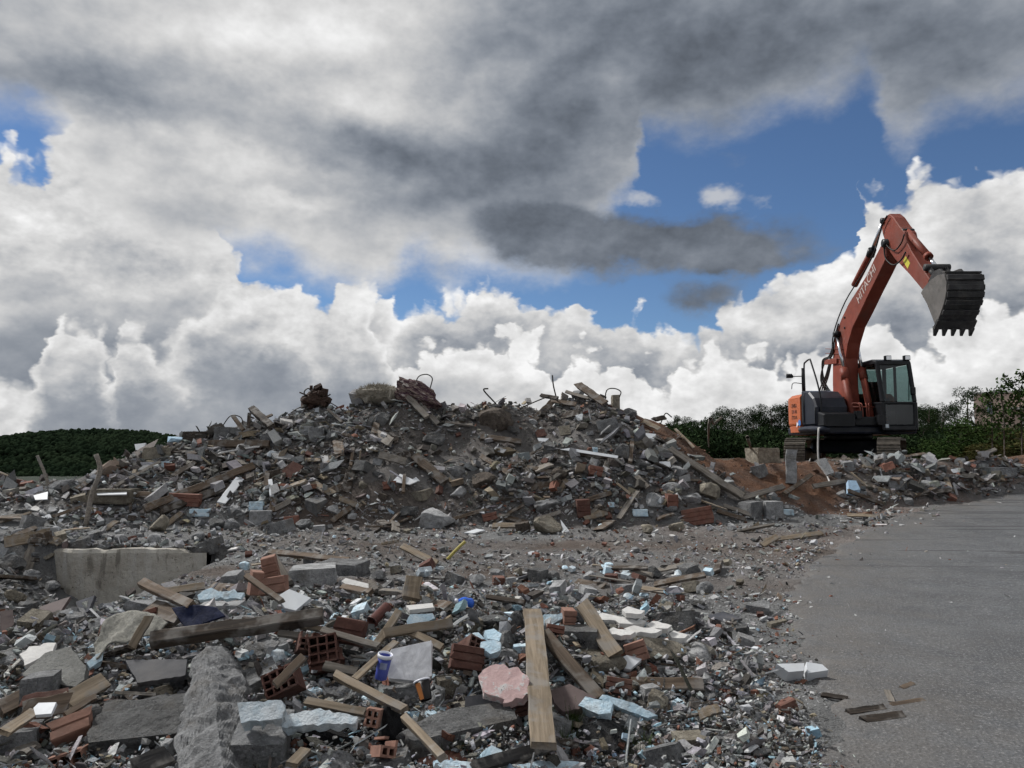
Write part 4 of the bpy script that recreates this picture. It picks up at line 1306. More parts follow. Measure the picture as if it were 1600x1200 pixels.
CH(250, 1088, 42, 32, 'stone_tan', 'round pale cobble below the dark slate slab', 'the round pale cobble', SMOOTHS[1])
CH(276, 1072, 24, 34, 'concrete_dark', 'dark oval stone beside the tall concrete wedge', None, SMOOTHS[3], 0.3)
CH(105, 965, 50, 28, 'concrete', 'pale lump on the brown board at the pit', 'the pale lump at the pit', LUMPS[6])
CH(150, 978, 34, 26, 'concrete', 'grey stone at the foot of the concrete wall', 'the stone at the wall foot', LUMPS[7])
CH(170, 1185, 60, 40, 'concrete_dark', 'dark rounded block at the bottom edge beside the orange clay brick', 'the dark rounded block', LUMPS[8])
CH(340, 955, 60, 30, 'concrete_pale', 'flat pale concrete slab under the crumpled blue foam', 'the flat pale slab', BLOCKS[5], 0.1, deep=0.7)
CH(225, 955, 70, 44, 'concrete', 'big boulder draped with netting below the concrete wall', 'the netted boulder', LUMPS[9], 0.5)
CH(370, 972, 50, 22, 'concrete', 'grey rubble lump behind the long dark beam', None, LUMPS[10], 0.2)
CH(1018, 1020, 110, 30, 'stone_tan', 'long mossy concrete ridge behind the grooved clay piece', 'the mossy concrete ridge', LUMPS[5], 0.0, deep=0.5)
CH(1030, 1046, 42, 22, 'concrete_pale', 'pale layered lump right of the grooved clay piece', 'the pale layered lump', BLOCKS[6], 0.2)

# ------------------------------------------------------------------ foreground: slabs, tiles, plaster
def marble():
    k = NT('marble'); c = k.coord()
    f = k.noise(c, 7.0, 8, 0.7, dist=1.2)
    col = k.mix(k.step(f, 0.35, 0.65), (0.50, 0.50, 0.515), (0.74, 0.74, 0.755))
    return k.done(col, 0.6, k.bump(k.noise(c, 30, 4), 0.2, 0.01))
M['marble'] = marble()
def pinkwall():
    k = NT('pink_plaster'); c = k.coord()
    f = k.noise(c, 9.0, 8, 0.72)
    col = k.mix(k.step(k.noise(c, 22, 4, 0.6), 0.35, 0.65), (0.54, 0.37, 0.355), (0.64, 0.46, 0.44))
    col = k.mix(k.step(f, 0.545, 0.56), col, (0.62, 0.59, 0.57))
    col = k.mix(k.step(f, 0.61, 0.62), col, (0.24, 0.23, 0.22))
    return k.done(col, 0.9, k.bump(f, 0.6, 0.02))
M['pink_plaster'] = pinkwall()
M['grey_slab'] = mat_concrete('grey_slab', (0.12, 0.12, 0.112), (0.175, 0.175, 0.165), 6.0, 60, 0.25)
S = slab
S([(611, 1014), (674, 1000), (675, 1056), (650, 1064), (608, 1060), (600, 1040)], 'marble', 0.045, 'large pale grey marble tile standing behind the blue cup', 'the marble tile', (0.05, -0.80, 0.55), 0.20)
S([(752, 1050), (765, 1040), (782, 1038), (795, 1044), (810, 1042), (824, 1055), (828, 1085), (800, 1096), (786, 1099), (776, 1088), (756, 1082), (749, 1065)], 'pink_plaster', 0.07,
  'pink painted plaster slab left of the wide tan plank', 'the pink plaster slab', (-0.05, -0.72, 0.65), 0.27, name='plaster_slab', cat='plaster slab', rag=2.2)
S([(727, 1088), (770, 1083), (768, 1107), (726, 1104)], 'slate', 0.03, 'dark slate tile below the pink plaster slab', 'the dark slate tile', (0, -0.8, 0.6), 0.16)
S([(35, 1052), (70, 1020), (110, 1010), (135, 1040), (132, 1062), (118, 1074), (36, 1056)], 'grey_slab', 0.05, 'big flat grey slab with a broken edge at the left', 'the big grey slab', (-0.1, -0.45, 0.9), 0.22, name='concrete_slab', cat='concrete slab', rag=1.0)
S([(195, 1031), (293, 1030), (290, 1055), (214, 1067)], 'slate', 0.035, 'dark cracked slate slab left of the tall concrete wedge', 'the dark slate slab', (0.1, -0.55, 0.83), 0.20, rag=0.6)
S([(432, 932), (452, 920), (486, 934), (462, 954), (445, 950)], 'white_tile', 0.03, 'pale blue-white tile below the split concrete block', 'the pale tile', (0.1, -0.6, 0.8), 0.15)
S([(533, 908), (540, 903), (576, 912), (576, 921), (550, 919)], 'plaster_white', 0.05, 'white plaster lump right of the pale tile', 'the white plaster lump', (0, -0.5, 0.87), 0.10)
S([(30, 1022), (45, 1010), (88, 1004), (82, 1020), (38, 1040)], 'plaster_white', 0.03, 'crumpled white plaster sheet behind the big grey slab', 'the crumpled white sheet', (0, -0.4, 0.92), 0.20, rag=2.0)
S([(0, 955), (20, 952), (22, 975), (0, 998)], 'slate_brown', 0.03, 'purplish brown board at the left edge of the pit', 'the purplish board', (0.3, -0.6, 0.75), 0.12, name='wall_board', cat='board')
S([(62, 948), (100, 935), (110, 932), (90, 962), (55, 968)], 'slate_brown', 0.03, 'brown wall board half buried in the pit slope', 'the half buried brown board', (-0.1, -0.6, 0.8), 0.10, name='wall_board', cat='board')
S([(118, 940), (148, 930), (138, 955), (125, 962)], 'slate', 0.03, 'dark tilted board at the left foot of the concrete wall', 'the dark tilted board', (-0.5, -0.6, 0.6), 0.12, name='wall_board', cat='board')
S([(52, 1106), (60, 1098), (88, 1097), (80, 1115), (55, 1117)], 'white_tile', 0.02, 'pinkish white tile shard on the splintered plywood', 'the pinkish tile shard', (0, -0.5, 0.85), 0.30)
S([(860, 1078), (890, 1068), (932, 1090), (905, 1108), (880, 1112), (866, 1098)], 'slate_brown', 0.05, 'brownish slab with a foam edge left of the blue foam block', 'the brownish slab', (-0.1, -0.6, 0.8), 0.14, rag=0.7)
S([(966, 1030), (990, 1018), (1003, 1030), (985, 1046), (975, 1044)], 'white_tile', 0.03, 'pale tile standing behind the grooved clay piece', None, (0, -0.6, 0.8), 0.10)
S([(1098, 962), (1130, 955), (1160, 966), (1130, 970)], 'slate', 0.02, 'thin grey slate flake lying flat beside the road', 'the grey slate flake', (0, -0.05, 1), 0.03, rag=0.8)
S([(1165, 945), (1185, 938), (1203, 940), (1202, 951)], 'concrete_pale', 0.09, 'flat grey kerbstone fragment near the edge of the asphalt', 'the kerbstone fragment', (0, -0.3, 0.95), 0.07, name='kerb_piece', cat='kerb piece')
S([(1198, 972), (1225, 966), (1230, 969), (1205, 975)], 'stone_tan', 0.04, 'flat tan flagstone piece at the edge of the asphalt', 'the flagstone piece', (0, -0.1, 1), 0.03)
S([(1213, 1037), (1257, 1036), (1256, 1048), (1232, 1050)], 'white_tile', 0.09, 'left half of the cracked white kerb on the asphalt edge', 'the cracked white kerb', (0, -0.55, 0.84), 0.09, name='kerb_piece', cat='kerb piece')
S([(1260, 1034), (1285, 1038), (1295, 1047), (1262, 1052)], 'white_tile', 0.09, 'right half of the cracked white kerb on the asphalt edge', None, (0.1, -0.55, 0.84), 0.09, name='kerb_piece', cat='kerb piece')
S([(1186, 1068), (1205, 1063), (1214, 1068), (1200, 1074), (1185, 1075)], 'plaster_white', 0.02, 'flat white plaster flake left of the cracked white kerb', None, (0, -0.1, 1), 0.02)
S([(748, 800), (756, 790), (757, 802)], 'white_tile', 0.02, 'tiny white shard in the heap above the road-side boulder', None)
S([(625, 1003), (632, 998), (634, 1004)], 'white_tile', 0.02, 'tiny white corner shard behind the marble tile', None)
S([(551, 975), (562, 972), (572, 992), (566, 1002), (556, 996)], 'white_tile', 0.03, 'small white tile standing on edge below the clay pipe', 'the small upright white tile', (0.3, -0.8, 0.5), 0.14)
S([(634, 946), (676, 942), (678, 949), (640, 953)], 'plaster_white', 0.03, 'white strip lying above the blue foam wedge', None, (0, -0.3, 0.95), 0.14)
for i_, (u_, v_, w_) in enumerate([(952, 962, 44), (985, 968, 50), (1005, 982, 60), (970, 985, 46), (1030, 975, 40), (1060, 990, 30), (990, 952, 36)]):
    S([(u_ - w_ / 2, v_), (u_ - w_ / 4, v_ - 5), (u_ + w_ / 2, v_ + 2), (u_ + w_ / 3, v_ + 7), (u_ - w_ / 3, v_ + 6)], 'plaster_white', 0.035,
      ['uppermost', 'second', 'middle', 'lower left', 'upper right', 'far right', 'topmost small'][i_] + ' layer of the stack of white plaster sheets right of the tan board',
      'the stacked white plaster sheets' if i_ == 2 else None, (0.05, -0.25, 0.95), 0.10 + 0.01 * i_, rag=0.8)
CH(1052, 1006, 22, 16, 'plaster_white', 'white tile fragment sitting above the mossy ridge', None, BLOCKS[2], name='tile_piece', cat='tile', group='tile and plaster shards in the rubble')

# ------------------------------------------------------------------ foreground: blue insulation foam
def foam(u, v, w, h, label, short=None, mat='foam_blue', proto=None, **kw):
    return chunk(u, v, w, h, mat, label, short, proto or random.choice(BLOCKS), name='foam_piece', cat='foam piece', group='blue foam scraps in the rubble', **kw)
def foam_slab(poly, label, short=None, mat='foam_blue', nrm=(0, -0.6, 0.8), t=0.05, lift=0.14, rag=0.8):
    return slab(poly, mat, t, label, short, nrm, lift, 'foam_piece', 'foam piece', 'blue foam scraps in the rubble', rag=rag)
foam_slab([(308, 930), (318, 922), (330, 918), (342, 924), (366, 920), (382, 926), (376, 936), (330, 935), (310, 937)], 'crumpled blue foam sheet on the flat pale slab', 'the crumpled blue foam', nrm=(0, -0.75, 0.6), t=0.04, lift=0.22, rag=1.6)
foam_slab([(727, 992), (748, 988), (757, 997), (748, 1006), (738, 1004)], 'left leaf of the torn light blue foam above the pink slab', 'the torn blue foam', nrm=(0.2, -0.5, 0.8), lift=0.18)
foam_slab([(757, 985), (772, 982), (784, 990), (780, 1002), (762, 998)], 'upper leaf of the torn light blue foam above the pink slab', None, nrm=(0.1, -0.4, 0.9), lift=0.20)
foam_slab([(751, 1003), (766, 999), (783, 1004), (782, 1016), (766, 1022), (753, 1014)], 'lower leaf of the torn light blue foam above the pink slab', None, nrm=(0, -0.6, 0.75), lift=0.18)
foam_slab([(370, 1098), (440, 1094), (446, 1108), (440, 1122), (376, 1130)], 'thick foam slab with a cement skin on the squarish block', 'the foam slab with cement skin', 'foam_grey', (0.0, -0.75, 0.6), 0.09, 0.30, 1.0)
foam_slab([(440, 1118), (500, 1106), (560, 1120), (556, 1130), (440, 1136)], 'long grey-white foam board right of the cement-skinned foam slab', 'the long foam board', 'foam_grey', (0, -0.65, 0.7), 0.06, 0.22, 1.2)
foam_slab([(635, 970), (640, 960), (676, 958), (680, 966), (660, 974), (636, 976)], 'blue foam wedge under a flat stone above the level slat', 'the blue foam wedge', nrm=(0, -0.8, 0.5), lift=0.16)
foam_slab([(903, 1102), (914, 1088), (958, 1098), (954, 1114), (935, 1116)], 'short block of blue foam right of the brownish slab', 'the blue foam block', nrm=(-0.2, -0.7, 0.7), t=0.07, lift=0.16, rag=0.4)
foam_slab([(936, 1091), (941, 1085), (990, 1098), (1028, 1118), (1012, 1122), (975, 1108)], 'long blue foam strip pointing at the upright pale stone', 'the blue foam strip', nrm=(0, -0.8, 0.6), t=0.06, lift=0.16, rag=0.4)
foam_slab([(752, 1176), (768, 1164), (785, 1172), (782, 1186), (756, 1190)], 'bright blue foam chunk above the black charred board', 'the bright foam chunk', nrm=(0.1, -0.7, 0.7), t=0.08, lift=0.10)
foam_slab([(676, 1190), (684, 1186), (745, 1191), (744, 1206), (680, 1204)], 'straight blue foam bar at the bottom left of the charred board', 'the blue foam bar', nrm=(0, -0.6, 0.8), t=0.06, lift=0.08, rag=0.3)
foam_slab([(780, 1202), (840, 1188), (905, 1190), (915, 1205), (840, 1214)], 'long blue foam sheet along the bottom edge', 'the bottom foam sheet', nrm=(0, -0.5, 0.85), t=0.05, lift=0.06)
foam_slab([(843, 966), (850, 960), (886, 957), (880, 966), (862, 976), (844, 978)], 'blue foam sheet right of the head of the wide tan plank', 'the foam sheet by the plank head', nrm=(0, -0.75, 0.65), lift=0.16)
foam_slab([(660, 968), (668, 960), (678, 968)], 'small blue foam corner beside the foam wedge', None)
foam(679, 1046, 16, 15, 'upper ball-shaped foam crumb right of the marble tile', 'the foam crumbs', proto=SMOOTHS[0])
foam(708, 1047, 14, 14, 'ball-shaped foam crumb left of the open hollow brick', None, proto=SMOOTHS[1])
foam(676, 1058, 12, 10, 'lower small foam crumb right of the marble tile', None, proto=SMOOTHS[2])
foam(650, 1068, 40, 16, 'bent strip of blue foam at the lower corner of the marble tile', 'the bent foam strip', proto=LUMPS[4])
foam(692, 1108, 26, 14, 'blue foam scrap below the black paper cup', 'the foam scrap by the paper cup', proto=LUMPS[5])
foam(672, 1116, 20, 14, 'rounded blue foam scrap on the slat-covered concrete beam', None, proto=LUMPS[6])
foam(645, 1118, 18, 14, 'foam scrap behind the slat over the concrete beam', None, proto=LUMPS[7])
foam(574, 1096, 24, 24, 'crumpled blue foam lump beside the slat below the cup', 'the crumpled foam lump', proto=LUMPS[8])
foam(563, 1120, 18, 16, 'blue foam nub at the end of the long foam board', None, proto=SMOOTHS[3])
foam(482, 1082, 36, 22, 'torn blue foam wad below the gridded hollow brick', 'the torn foam wad', proto=LUMPS[9])
foam(460, 1098, 18, 12, 'small foam wad above the cement-skinned foam slab', None, proto=LUMPS[10])
foam(430, 1030, 40, 36, 'frayed grey-blue foam wad left of the knotted stick', 'the frayed foam wad', 'foam_grey', proto=LUMPS[11])
foam(526, 1004, 26, 16, 'blue foam scrap below the thin yellowish lath', 'the scrap under the yellowish lath', proto=LUMPS[0])
foam(528, 962, 26, 12, 'pale violet-blue foam scrap above the yellowish lath', 'the violet foam scrap', proto=LUMPS[1])
foam(500, 976, 20, 12, 'blue foam scrap at the right end of the long dark beam', None, proto=LUMPS[2])
foam(795, 965, 14, 18, 'upright blue foam plug left of the tall dark stone', None, proto=BLOCKS[0])
foam(873, 1064, 20, 16, 'blue foam lump right of the slanting batten', 'the lump by the batten', proto=LUMPS[3])
foam(812, 1018, 22, 24, 'blue foam block tucked behind the wide tan plank', None, proto=BLOCKS[1])
foam(90, 1166, 32, 20, 'whitish blue foam ball on the orange clay brick', 'the whitish foam ball', 'foam_grey', proto=LUMPS[4])
foam(268, 1024, 20, 12, 'pale blue foam scrap right of the dark slate slab', None, proto=LUMPS[5])
foam_slab([(135, 1035), (150, 1022), (162, 1018), (160, 1032), (140, 1044)], 'striped blue foam strip right of the big grey slab', 'the striped foam strip', nrm=(0.3, -0.6, 0.7))
foam(150, 1062, 26, 10, 'flat blue foam scrap at the tip of the big grey slab', None, proto=LUMPS[6])
foam(148, 1014, 24, 18, 'whitish foam piece under the netted boulder', None, 'foam_grey', proto=LUMPS[7])
foam(490, 1186, 16, 16, 'blue foam crumb in the dark hole below the long foam board', None, proto=SMOOTHS[4])
foam(505, 1066, 18, 16, 'small foam scrap right of the gridded hollow brick', None, proto=LUMPS[8])

# ------------------------------------------------------------------ foreground: clay bricks
hollow(733, 1026, 30, 'open hollow brick with a grid of cells right of the foam crumbs', 'the open hollow brick', (3, 4), 1.35, 0.19, (-35, 28, 20))
ribbed(728, 1058, 46, 34, 'dark red grooved brick below the open hollow brick', 'the dark grooved brick', 'brick_brown', (-20, 12, 10), 3, 0.10)
hollow(441, 1070, 46, 'gridded hollow brick under the knotted brown stick', 'the gridded hollow brick', (4, 3), 0.72, 0.16, (-30, -24, 8), lift=0.20)
hollow(505, 1020, 40, 'hollow brick seen end-on in the cluster under the grey lath', 'the clustered hollow bricks', (3, 3), 0.95, 0.2, (-25, -8, 10), lift=0.18)
ribbed(545, 1030, 42, 36, 'smooth red brick face right of the clustered hollow bricks', 'the smooth red brick', 'brick_brown', (-20, 8, -8), 2, 0.16)
hollow(478, 1008, 28, 'broken hollow brick at the left of the cluster under the lath', None, (3, 3), 0.9, 0.15, (-25, 12, 20), broken=4, lift=0.18)
ribbed(508, 1062, 44, 30, 'dark red brick below the cluster of hollow bricks', None, 'brick_brown', (-25, -12, 0), 3, 0.10)
ribbed(805, 1116, 52, 34, 'grooved dark red bricks under the pink plaster slab', 'the bricks under the pink slab', 'brick_brown', (-10, -18, -14), 5, 0.04)
hollow(582, 1124, 20, 'brick end with round holes beside the black hole', 'the round-holed brick end', (2, 2), 1.2, 0.12, (-15, 10, 0), mat='brick_orange', lift=0.20)
hollow(598, 1172, 24, 'broken orange brick end near the bottom of the black hole', 'the broken orange brick', (2, 2), 1.1, 0.14, (-20, 16, 25), mat='brick_orange', lift=0.14, broken=3)
ribbed(425, 950, 40, 24, 'orange clay block below the upright clay shards', 'the orange clay block', 'brick_orange', (-12, -10, -6), 2, 0.20)
ribbed(396, 950, 16, 34, 'narrow upright clay shard behind the long dark beam', 'the upright clay shards', 'brick_orange', (0, 8, 30), 2, 0.22)
ribbed(420, 928, 20, 34, 'taller upright clay shard left of the pale tile', None, 'brick_orange', (0, -14, 10), 3, 0.24)
ribbed(224, 1018, 34, 24, 'pinkish red grooved brick left of the long dark beam', 'the pinkish grooved brick', 'brick_red', (-15, -18, 10), 3, 0.20)
ribbed(108, 1172, 44, 28, 'orange clay brick at the bottom left corner', 'the orange clay brick', 'brick_orange', (-45, -18, 20), 2, 0.10)
hollow(104, 1188, 42, 'hollow end of the clay brick at the bottom left', None, (3, 1), 0.4, 0.15, (-10, -14, 15), mat='brick_orange', lift=0.04)
ribbed(996, 1040, 30, 28, 'grooved tan clay piece on the short brown beam', 'the grooved clay piece', 'brick_orange', (-10, -20, -10), 3, 0.08)
ribbed(968, 1090, 36, 22, 'bright red grooved brick under the triangular tan stone', 'the bright red brick', 'brick_red', (-20, 5, -12), 3, 0.06)
ribbed(888, 996, 18, 36, 'orange brown timber-like brick left of the block with writing', None, 'brick_orange', (0, 4, 10), 4, 0.10)
ribbed(868, 1014, 26, 12, 'thin red clay flake right of the wide tan plank', None, 'brick_red', (-20, 10, 0), 2, 0.12)
ribbed(1230, 1108, 26, 20, 'rounded red brick lump at the edge of the asphalt', 'the red lump by the asphalt', 'brick_red', (-10, -14, 20), 1, 0.0)
ribbed(1120, 1100, 26, 12, 'flat red brick shard right of the upright pale stone', 'the flat red shard', 'brick_red', (-40, 10, 15), 1, 0.0)
ribbed(1030, 1168, 18, 12, 'small orange tile shard left of the pitted tan block', None, 'brick_orange', (-40, -15, 20), 1, 0.0)
ribbed(898, 1174, 12, 12, 'tiny red brick cube left of the weeds by the asphalt lump', None, 'brick_red', (0, 0, 20), 1, 0.0)
chunk(690, 1200, 70, 14, 'brick_red', 'dull red clay lump cut by the bottom edge', 'the dull red clay lump', LUMPS[3], name='brick_piece', cat='brick', group='broken bricks in the rubble')

# ------------------------------------------------------------------ foreground: cups, bottle, pipe, cloth
def lathe(prof, sides=24):
    V, F = [], []
    for (r0, z) in prof:
        for j in range(sides):
            a = 2 * math.pi * j / sides
            V.append((r0 * math.cos(a), r0 * math.sin(a), z))
    for i in range(len(prof) - 1):
        for j in range(sides):
            b = (j + 1) % sides
            F.append([i * sides + j, i * sides + b, (i + 1) * sides + b, (i + 1) * sides + j])
    me = mesh_from('lathe', V, F)
    for p in me.polygons: p.use_smooth = True
    return me
def empty(name, loc, rot=(0, 0, 0), label=None, cat=None, group=None):
    o = bpy.data.objects.new(name, None); COL.objects.link(o); o.location = loc
    o.rotation_euler = rot.to_euler() if hasattr(rot, 'to_euler') else rot
    if label: o['label'] = label; LABELS.add(label)
    if cat: o['category'] = cat
    if group: o['group'] = group
    return o
M['cup_blue'] = mat_plain('cup_blue', (0.05, 0.07, 0.32), 0.35, 0.1, 10, 0.05, 0.15, dirtcol=(0.3, 0.3, 0.4))
M['lid_white'] = mat_plain('lid_white', (0.72, 0.74, 0.80), 0.4, 0.05, 10, 0.05, 0.2)
M['cup_black'] = mat_plain('cup_black', (0.012, 0.011, 0.011), 0.4, 0.2, 10, 0.05, 0.1)
M['cup_orange'] = mat_plain('cup_orange', (0.50, 0.19, 0.06), 0.4, 0.15, 10, 0.05, 0.1)
c0 = place(595, 1060, 0.16); sc_ = np.linalg.norm(c0 - np.array([0, 0, CAM_Z])) / FPX
cup = empty('plastic_tub', c0, (R(8), R(9), R(20)), 'blue plastic tub with a white rim leaning on the marble tile', 'plastic tub')
hh, rr = 36 * sc_, 10.5 * sc_
obj('tub_wall', lathe([(rr * 0.80, 0), (rr * 0.82, 0.004), (rr * 0.96, hh * 0.92), (rr * 0.90, hh * 0.92), (rr * 0.78, 0.01), (0.0005, 0.01)]), M['cup_blue'], cup)
obj('rim', lathe([(rr * 0.965, hh * 0.86), (rr * 1.06, hh * 0.86), (rr * 1.06, hh), (rr * 0.95, hh), (rr * 0.95, hh * 0.88)]), M['lid_white'], cup)
lbl = [(rr * 0.905 * math.sin(a), -rr * 0.905 * math.cos(a), z) for z in (hh * 0.45, hh * 0.72) for a in np.linspace(-0.75, 0.35, 7)]
lbl = [(x * (1.0 if i < 7 else 1.045), y * (1.0 if i < 7 else 1.045), z) for i, (x, y, z) in enumerate(lbl)]
obj('printed_panel', mesh_from('panel', lbl, [[i, i + 1, i + 8, i + 7] for i in range(6)]), mat_plain('panel_print', (0.25, 0.28, 0.42), 0.5, 0.3, 30, 0, 0.2), cup)
mark('the blue tub', [585, 607], [1028, 1064])
c0 = place(666, 1094, 0.12)
pc = empty('paper_cup', c0, (R(-28), R(-14), R(10)), 'crushed black and orange paper cup lying below the bent foam strip', 'paper cup')
rr, hh = 11 * sc_, 26 * sc_
obj('cup_wall', lathe([(rr * 0.72, 0), (rr * 0.74, 0.003), (rr * 0.98, hh), (rr * 0.94, hh), (rr * 0.7, 0.01), (0.0005, 0.01)]), M['cup_black'], pc)
obj('rim', lathe([(rr * 0.97, hh * 0.95), (rr * 1.07, hh * 0.97), (rr * 1.05, hh * 1.04), (rr * 0.95, hh * 1.03)]), M['lid_white'], pc)
pv = [((0.77 + 0.20 * f) * rr * 1.01 * math.sin(a), -(0.77 + 0.20 * f) * rr * 1.01 * math.cos(a), hh * (0.05 + 0.85 * f)) for f in (0.0, 0.5, 0.98) for a in np.linspace(-1.1, -0.25 , 6)]
obj('orange_panel', mesh_from('panel', pv, [[i + 6 * j, i + 1 + 6 * j, i + 7 + 6 * j, i + 6 + 6 * j] for j in range(2) for i in range(5)]), M['cup_orange'], pc)
mark('the black paper cup', [654, 678], [1070, 1100])
c0 = place(738, 944, 0.06)
bt = empty('plastic_bottle', c0, (R(75), 0, R(-62)), 'squashed bright blue plastic bottle lying on rubble above the level slat', 'plastic bottle')
s_ = np.linalg.norm(c0 - np.array([0, 0, CAM_Z])) / FPX; rr = 8.5 * s_
obj('bottle_body', lathe([(0.0005, 0), (rr * 0.9, 0.005), (rr, rr * 0.5), (rr * 0.92, rr), (rr, rr * 1.6), (rr * 0.8, rr * 2.2), (rr * 0.3, rr * 2.9), (rr * 0.3, rr * 3.2), (0.0005, rr * 3.2)]), mat_plain('bottle_blue', (0.03, 0.12, 0.55), 0.2, 0.15, 12, 0.1, 0.1), bt)
obj('bottle_cap', lathe([(rr * 0.31, rr * 3.0), (rr * 0.4, rr * 3.0), (rr * 0.4, rr * 3.4), (0.0005, rr * 3.4)]), M['lid_white'], bt)
mark('the blue bottle', [728, 752], [934, 950])
p0, p1 = place(581, 972, 0.12), place(603, 950, 0.14)
L_, m_ = frame(p0, p1, (0, 0, 1))
s_ = np.linalg.norm(p0 - np.array([0, 0, CAM_Z])) / FPX; rr = 9.5 * s_
o = obj('clay_pipe', lathe([(rr, 0), (rr * 1.02, L_ * 0.08), (rr * 0.86, L_ * 0.12), (rr * 0.86, L_ * 1.1), (rr * 0.72, L_ * 1.1), (rr * 0.72, L_ * 0.1), (rr * 0.84, 0.0), (rr, 0)]),
        mat_plain('glazed_brown', (0.085, 0.032, 0.026), 0.5, 0.2, 10, 0.1, 0.2), loc=tuple(p0), rot=(m_ @ Matrix.Rotation(R(90), 3, 'Y')), label='short brown clay pipe pointing at the upright white tile', cat='pipe')
mark('the clay pipe', [572, 606], [944, 976])
def cloth(poly, mat, label, short, nrm, lift, amp, name, cat, t=0.012, y=None, seed=1):
    """a limp sheet with folds and an uneven hem"""
    us = [p[0] for p in poly]; vs = [p[1] for p in poly]
    c_ = P3((sum(us) / len(us), sum(vs) / len(vs), y), 0) if y else place(sum(us) / len(us), sum(vs) / len(vs), lift)
    nv = np.array(nrm, float); nv /= np.linalg.norm(nv); o3 = np.array([0, 0, CAM_Z])
    pts = []
    for (u, v) in poly:
        d_ = ray(u, v); pts.append(o3 + d_ * (((c_ - o3) @ nv) / (d_ @ nv)))
    bm = bmesh.new(); bv = [bm.verts.new(p) for p in pts]; bm.faces.new(bv)
    bmesh.ops.triangulate(bm, faces=bm.faces[:])
    for _ in range(4):
        bmesh.ops.subdivide_edges(bm, edges=bm.edges[:], cuts=1, use_grid_fill=True)
    r = np.random.default_rng(seed)
    for v_ in bm.verts:
        p = np.array(v_.co)
        f = fbm(np.array(p[0] * 9.0 + p[2] * 4), np.array(p[1] * 9.0), 3, seed) * 2 * amp + math.sin(p[0] * 30 + p[2] * 25) * amp * 0.3
        p = p + nv * f
        v_.co = p - c_
    bmesh.ops.recalc_face_normals(bm, faces=bm.faces[:])
    me = bpy.data.meshes.new('cloth'); bm.to_mesh(me); bm.free()
    for p in me.polygons: p.use_smooth = True
    o = obj(name, me, M[mat], loc=tuple(c_), label=label, cat=cat)
    md = o.modifiers.new('thickness', 'SOLIDIFY'); md.thickness = t
    mark(short, us, vs); LABELS.add(label)
    return o
cloth([(268, 950), (300, 945), (338, 948), (352, 962), (320, 974), (292, 984), (280, 968)], 'navy_cloth', 'dark navy cloth draped behind the long dark beam', 'the navy cloth', (0, -0.7, 0.7), 0.26, 0.02, 'torn_cloth', 'cloth', seed=3)
M['netting'] = mat_plain('netting', (0.22, 0.215, 0.19), 0.95, 0.3, 60, 0.6, 0.4, dirtcol=(0.12, 0.11, 0.09))
cloth([(165, 975), (190, 952), (230, 955), (262, 972), (250, 990), (205, 1000), (170, 1010), (150, 1030), (145, 1005)], 'netting', 'dusty grey plaster netting crumpled below the concrete wall', 'the plaster netting', (-0.2, -0.6, 0.75), 0.26, 0.045, 'plaster_netting', 'netting', 0.008, seed=9)
M['burnt'] = mat_plain('burnt', (0.008, 0.008, 0.009), 0.9, 0.4, 30, 1.0, 0.25, dirtcol=(0.03, 0.03, 0.03))
CH(510, 1156, 130, 44, 'burnt', 'charred black insulation roll below the long foam board', 'the charred insulation roll', LUMPS[1], 0.0, deep=0.5, name='charred_insulation', cat='insulation', group='charred black insulation')
CH(612, 1140, 40, 70, 'burnt', 'charred black clump right of the round-holed brick end', None, LUMPS[5], 0.3, name='charred_insulation', cat='insulation', group='charred black insulation')
CH(640, 1192, 60, 30, 'burnt', 'charred black heap at the bottom edge by the blue foam bar', None, LUMPS[6], 0.3, name='charred_insulation', cat='insulation', group='charred black insulation')
PL((212, 1200), (262, 1180), 26, 0.03, 'wood_black', 'dark broken board at the bottom left of the tall wedge', 'the dark broken board', 0.22, splinter=0.9)
PL((455, 1195), (478, 1172), 16, 0.02, 'wood_tan', 'short tan board end standing in the black hole', None, 0.2, splinter=0.3)
# splintered plywood heap, left
for i_, (a_, b_, w_, m_, t_) in enumerate([((35, 1110), (110, 1098), 26, 'wood_brown', 'wide splintered plywood sheet under the pinkish tile shard'), ((95, 1100), (165, 1062), 24, 'wood_tan', 'upturned yellowish plywood end right of the pinkish tile shard'),
                                           ((40, 1095), (100, 1085), 14, 'brick_brown', 'reddish plywood strip below the big grey slab'), ((100, 1118), (150, 1088), 8, 'wood_brown', 'lower frayed plywood strip below the upturned end'),
                                           ((5, 1145), (55, 1112), 14, 'wood_tan', 'frayed plywood strip running down to the left edge')]):
    PL(a_, b_, w_, 0.02, m_, t_, 'the splintered plywood' if i_ == 0 else None, 0.20, name='plywood_piece', cat='plywood', group='splintered plywood at the left', splinter=0.9)
# writing on the dark square block
def text_mesh(s, size, extrude=0.002):
    cu = bpy.data.curves.new('writing', 'FONT'); cu.body = s; cu.size = size; cu.extrude = extrude; cu.align_x = 'CENTER'; cu.align_y = 'CENTER'; cu.resolution_u = 3
    to = bpy.data.objects.new('writing', cu); COL.objects.link(to)
    dg = bpy.context.evaluated_depsgraph_get()
    me = bpy.data.meshes.new_from_object(to.evaluated_get(dg))
    bpy.data.objects.remove(to)
    return me
M['ink'] = mat_plain('ink', (0.012, 0.012, 0.014), 0.8, 0.1, 10, 0, 0.0)
bpy.context.view_layer.update()
_blk = [o_ for o_ in COL.objects if o_.get('label', '').startswith('dark square block with small')][0]
_p = P3((908, 1004, _blk.location.y - 0.52 * _blk.scale.y), 0)
_w = obj('writing', text_mesh('3k', 0.055, 0.004), M['ink'], None, loc=tuple(_p), rot=(R(78), 0, R(-4)))
bpy.context.view_layer.update()
_w.parent = _blk; _w.matrix_parent_inverse = _blk.matrix_world.inverted()

